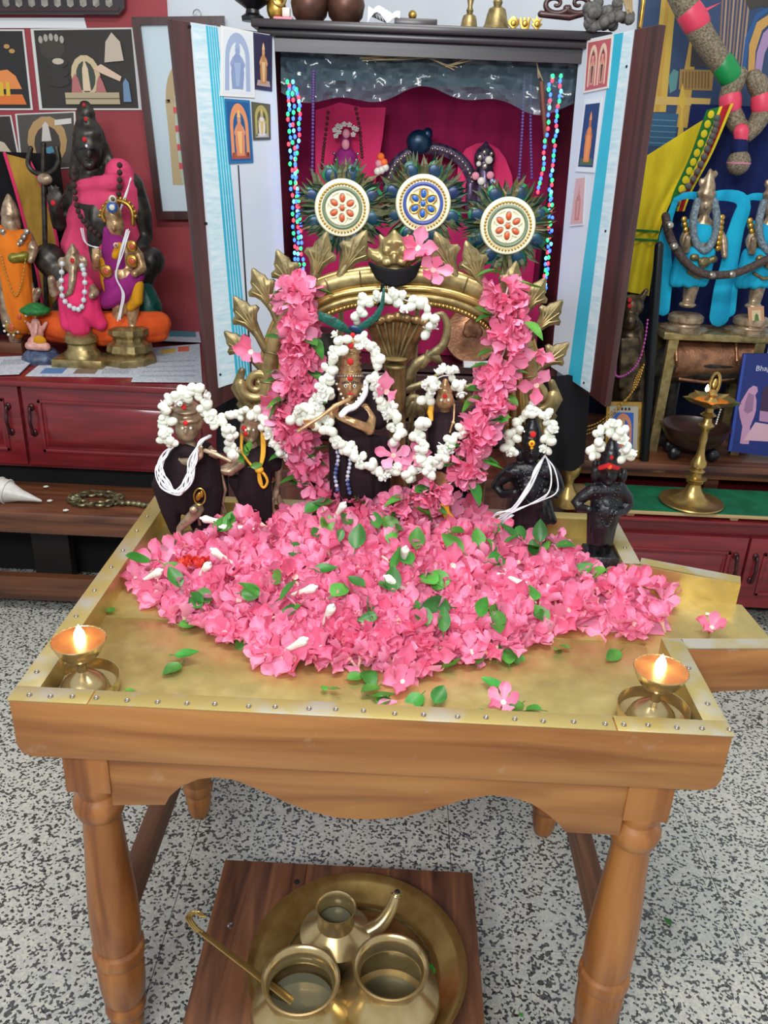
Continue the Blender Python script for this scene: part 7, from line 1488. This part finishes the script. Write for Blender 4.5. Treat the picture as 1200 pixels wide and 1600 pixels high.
# ---- little figurine under a green parasol
YF = Ybase(66, 562)
o = root('parasol_figurine', Vector((at(66, 560, YF).x, YF, ZL)), 'tiny seated painted figurine under a green parasol at the counter front', 'figurine')
kf = mpp(at(60, 540, YF)); c_ = Vector((at(66, 560, YF).x, YF, ZL))
M('paint_bluegrey', '4a5c78', .4, 0, '2c3450', 60); MB().lathe([(r*kf, z*kf) for r, z in ((.01, 0), (28, 0), (29, 6), (26, 12), (20, 18), (.01, 20))], c_, 32, flute=(7, .05)).build('base', 'paint_bluegrey', o)
b = Fig(YF); b.el((58, 520), 10, 12, 9); b.el((58, 535), 15, 11, 12); b.el((56, 505), 7, 8, 7); b.path([(50, 515), (44, 505)], [4, 3]); b.path([(66, 515), (72, 505)], [4, 3]); b.path([(57, 507, -.02), (56, 520, -.03)], [3, 2.5]); b.path([(46, 540, -.03), (72, 542, -.03)], [7, 7]); b.build('body', 'figurine_skin', o, voxel=.003) if 'figurine_skin' in MATS else (M('figurine_skin', 'd8a89c', .5, 0, 'c08078', 50), b.build('body', 'figurine_skin', o, voxel=.003))
b = Fig(YF-.03); b.el((62, 532), 10, 8, 5); b.build('yellow_cloth', 'cloth_gold2', o); b = Fig(YF+.02); b.path([(57, 545), (56, 480)], 2); b.build('parasol_pole', 'gold', o)
b = Fig(YF); b.el((55, 485), 24, 8, 22); b.el((55, 480), 16, 7, 15); b.build('parasol', 'cloth_parasol', o, voxel=.003) if 'cloth_parasol' in MATS else (M('cloth_parasol', '1c7a34', .6, 0, '125c24', 80, bump=.5), b.build('parasol', 'cloth_parasol', o, voxel=.003))
# ---- orange draped idol at the far left
YO = 2.08
o = root('orange_idol', Vector((at(30, 500, YO).x, YO, ZL)), 'silver crowned idol in orange silk with green belt at the far left', 'idol')
b = Fig(YO); b.el((17, 350), 15, 18, 14); b.path([(16, 335), (14, 318), (13, 306)], [15, 10, 4]); b.el((20, 385), 30, 28, 18); b.path([(42, 370), (52, 390), (48, 405, -.03)], [10, 9, 7]); b.path([(20, 400), (28, 500)], [26, 26]); b.build('body', 'bronze', o, voxel=.005)
b = Fig(YO-.01); b.path([(2, 365), (20, 382), (36, 372)], [14, 20, 14]); b.path([(20, 385), (24, 430), (34, 500)], [27, 25, 24]); b.path([(0, 400), (10, 450)], [14, 16]); b.build('orange_silk', 'cloth_orange2', o, voxel=.005)
b = Fig(YO-.025); b.path([(6, 400, -.01), (22, 403, -.03), (38, 401, -.01)], 9, 12); b.build('belt', 'belt_green', o) if 'belt_green' in MATS else (M('belt_green', '5a6424', .35, .4, '8a7c2c', 60), b.build('belt', 'belt_green', o))
b = Fig(YO-.045)
for t in np.linspace(0, 1, 9): b.el((4+38*t, 362+22*math.sin(t*3.14)), 5, 5, 4)
b.build('necklace', 'silver', o); beads(smoothpath([(2, 400), (10, 430), (24, 462), (34, 440), (40, 405)], 14), YO-.07, 1.4, 5, 'gold_bead', 'x', 'x', 'x', parent=o)
# ---- crouching bronze and lamp wheel figure
YW2 = Ybase(20, 548)
o = root('wheel_ornament', Vector((at(22, 548, YW2).x, YW2, ZL)), 'small bronze figure with two jewelled wheels on a wooden block at far left', 'ornament')
kw = mpp(at(20, 540, YW2)); c_ = Vector((at(22, 548, YW2).x, YW2, ZL)); MB().box(c_+Vector((-20*kw, -12*kw, 0)), c_+Vector((18*kw, 14*kw, 17*kw))).build('block', 'bench_wood', o, bevel=.002)
b = Fig(YW2); b.path([(24, 530), (30, 505), (40, 480), (42, 458)], [10, 14, 14, 11]); b.el((43, 446), 10, 12, 9); b.path([(43, 438), (42, 428)], [6, 2]); b.path([(52, 470), (60, 455)], [7, 6]); b.build('body', 'bronze', o, voxel=.004)
b = Fig(YW2-.012); b.path([(28, 520), (38, 500), (46, 515)], [10, 12, 8]); b.build('orange_cloth', 'cloth_orange2', o, voxel=.004)
for x, y in ((18, 512), (29, 495)):
    b = Fig(YW2-.05); b.el((x, y), 10, 11, 3); w_ = b.build('wheel', 'gold', o); b = Fig(YW2-.058); b.el((x, y), 5, 6, 2); b.build('hub', 'red_gem', w_)
    for k in range(9): b = Fig(YW2-.05); b.el((x+12*math.cos(k*.7+1.5), y-12*math.sin(k*.7+1.5)), 2.2); b.build('knob', 'bead_pearl', w_)
# ---- black cloth with gold border at far left, hung behind
YBk2 = 2.36; bl = at(-60, 520, YBk2)
drape(at(-60, 300, YBk2).x, at(100, 300, YBk2).x, ZL, at(30, 238, YBk2).z, YBk2, .012, 12, 4).build('black_drape', 'cloth_darkblack', None, solid=.003, label='black cloth hanging behind the far left idols', cat='cloth')
def gfn(u, v):
    l = smoothpath([(8, 240), (26, 300), (42, 360), (60, 430), (70, 500)], 17); r = smoothpath([(46, 250), (70, 300), (84, 350), (92, 400), (88, 500)], 17); i = int(round(v*16)); x = l[i][0]+(r[i][0]-l[i][0])*u; y = l[i][1]+(r[i][1]-l[i][1])*u
    return at(x, y, YBk2-.03+.008*math.sin(u*6+v*4))
o = MB().grid(gfn, 10, 16).build('brocade_cloth', 'cloth_gold', None, solid=.003, label='gold brocade cloth with pink edging hanging over the black cloth at far left', cat='cloth')
for side in (0, 1): P = [gfn(side, v/16) for v in range(17)]; MB().tube([p+Vector((0, -.004, 0)) for p in P], .006, 8, flat=.5).build('pink_edging', 'cloth_hotpink', o)
# ================================================================== PICTURES ON THE LEFT WALL
plw = yplane(YW-.007)
def wallpic(q, bg_, label, figs=(), border='d0d0cc', bw=.03, cat='picture', name='photo_print'):
    o, i, z = card(name, plw, q, bg_, border, label, cat, .003, .0, bw); 
    for k, (nm, hx, pts) in enumerate(figs): flat(nm, plw, [quad_uv(i, *p_) for p_ in pts], pal(hx), o, .0003, z+.0004*(k+1))
    return o, i, z
def circ(cx, cy, rx, ry, n=14, a0=0, a1=6.283): return [(cx+rx*math.cos(t), cy+ry*math.sin(t)) for t in np.linspace(a0, a1, n, endpoint=(a1 < 6.2))]
sn = [('printed_serpent', '3c342c', circ(.17, .22, .13, .16))]+[('printed_serpent_head', 'a8a094', circ(.06+.055*k, .12-.03*math.sin(k*.8), .022, .05, 10)) for k in range(5)]+[('printed_serpent_body', '2c2824', circ(.2, .42+.12*k, .12, .07)) for k in range(3)]+[('printed_shawl', 'c0b4a0', circ(.22, .40, .06, .04))]
sn += [('printed_arch', 'c8b48c', circ(.49, .58, .15, .26)), ('printed_niche', '3c4438', circ(.49, .60, .10, .20)), ('printed_deity', 'd8c0a0', [(.45, .78), (.53, .78), (.52, .5), (.49, .38), (.46, .5)]), ('printed_consort', 'b06868', [(.33, .80), (.44, .80), (.41, .62), (.38, .56), (.35, .62)]), ('printed_consort', 'b06868', [(.58, .80), (.69, .80), (.66, .66), (.63, .58), (.60, .66)]), ('printed_arm', 'd8b8a0', [(.58, .50), (.66, .44), (.86, .60), (.84, .66), (.66, .56)]),
       ('printed_steps', 'b0a080', [(.26, .80), (.82, .80), (.82, .95), (.26, .95)]), ('printed_step_line', '6c5c48', [(.26, .87), (.82, .87), (.82, .885), (.26, .885)]), ('printed_swing', 'c0b0a0', [(.70, .42), (.90, .40), (.88, .16), (.80, .04), (.73, .16)]), ('printed_blue_figure', '6c88a8', [(.86, .92), (.94, .92), (.93, .68), (.90, .62), (.87, .68)])]
wallpic([(48, 45), (210, 43), (222, 172), (62, 172)], '2c2620', 'large photo of a golden deity with hooded serpent on the maroon wall', sn)
wallpic([(-60, 46), (38, 46), (52, 172), (-60, 172)], '1e1c1c', 'photo of an orange robed deity at the far left of the maroon wall', [('printed_robe', 'e08848', [(.35, .75), (.9, .75), (.82, .58), (.7, .5), (.5, .52), (.4, .6)]), ('printed_cloth', 'd8702c', [(.5, .95), (.95, .95), (.9, .82), (.5, .82)]), ('printed_yellow', 'd8b030', [(.55, .84), (.62, .84), (.62, .66), (.55, .66)]), ('printed_yellow', 'd8b030', [(.66, .84), (.72, .84), (.72, .66), (.66, .66)]), ('printed_lamp', 'b88c50', circ(.72, .2, .05, .03)), ('printed_lamp', 'b88c50', circ(.8, .26, .05, .03))])
g2 = [('printed_arch', 'b08c5c', circ(.5, .5, .36, .46)), ('printed_dark', '3c3430', circ(.5, .56, .24, .34)), ('printed_white', 'c8c0b8', [(.40, .5), (.58, .5), (.54, .2), (.49, .14), (.44, .2)]), ('printed_blue', '4c88a0', [(.48, .75), (.62, .7), (.58, .6), (.46, .62)]), ('printed_tag', 'd0ccc4', [(.66, .12), (.96, .1), (.96, .2), (.66, .22)])]
wallpic([(24, 178), (118, 174), (122, 262), (34, 268)], '4a4440', 'photo of an ornate deity with a white tag behind the dark statue', g2)
wallpic([(-60, 182), (18, 180), (32, 250), (-60, 258)], '2c2420', 'photo print at the far left edge below the orange robed deity', [('printed_cloth', 'c8b8a0', [(.5, .95), (.95, .95), (.8, .6), (.6, .5)])])
o = flat('white_strip', plw, [(-60, 28), (132, 28), (136, 44), (-60, 44)], 'white_paper', None, .004, label='white paper strip above the photos on the maroon wall', cat='paper')
o = flat('hanging_board', yplane(YW-.03), [(-60, -40), (196, -40), (197, 14), (188, 24), (-60, 22)], 'shrine_wood', None, .02, label='dark carved board with a row of ornaments at the top left of the wall', cat='board')
for k in range(9): flat('carved_mark', yplane(YW-.03), [(8+k*20, 2), (18+k*20, 1), (19+k*20, 10), (14+k*20, 13), (9+k*20, 10)], 'silver', o, .003, .02)
flat('moulding', yplane(YW-.03), [(-60, 14), (190, 13), (188, 19), (-60, 19)], 'dark_wood_x', o, .004, .02)
# framed picture half hidden by the left door
plf = yplane(YW-.03); q = [(208, 28), (352, 26), (372, 342), (247, 342)]
o = flat('framed_picture', plf, q, pal('c4d4dc'), None, .012, label='tall dark framed picture of a golden arch partly hidden by the left shrine door', cat='picture')
i = [quad_uv(q, u, v) for u, v in ((.085, .04), (.915, .04), (.915, .96), (.085, .96))]
for a in ((0, 1), (1, 2), (2, 3), (3, 0)): flat('frame', plf, [q[a[0]], q[a[1]], i[a[1]], i[a[0]]], 'dark_wood', o, .012, .012)
ap = [(.56+.34*math.cos(t), .42-.24*math.sin(t)) for t in np.linspace(.6, math.pi, 14)]; ap2 = [(.56+.22*math.cos(t), .42-.16*math.sin(t)) for t in np.linspace(math.pi, .6, 12)]
flat('printed_arch', plf, [quad_uv(i, *p_) for p_ in ap+ap2], pal('b09c74'), o, .0004, .0122); flat('printed_pillar', plf, [quad_uv(i, *p_) for p_ in ((.21, .40), (.34, .40), (.31, .60), (.33, .86), (.19, .86), (.21, .60))], pal('b8a47c'), o, .0004, .0122)
flat('printed_inner', plf, [quad_uv(i, *p_) for p_ in ((.33, .40), (.46, .34), (.48, .86), (.33, .86))], pal('a8b8a4'), o, .0004, .0121)
for k in range(4): flat('printed_red_band', plf, [quad_uv(i, *p_) for p_ in ((.31, .44+.1*k), (.47, .44+.1*k), (.47, .475+.1*k), (.31, .475+.1*k))], pal('c84c50'), o, .0004, .0125)
p = plf(308, 22); MB().torus(p, .014, .002, (0, -1, 0), 20, 6).build('hanging_ring', 'steel', o)
flush()
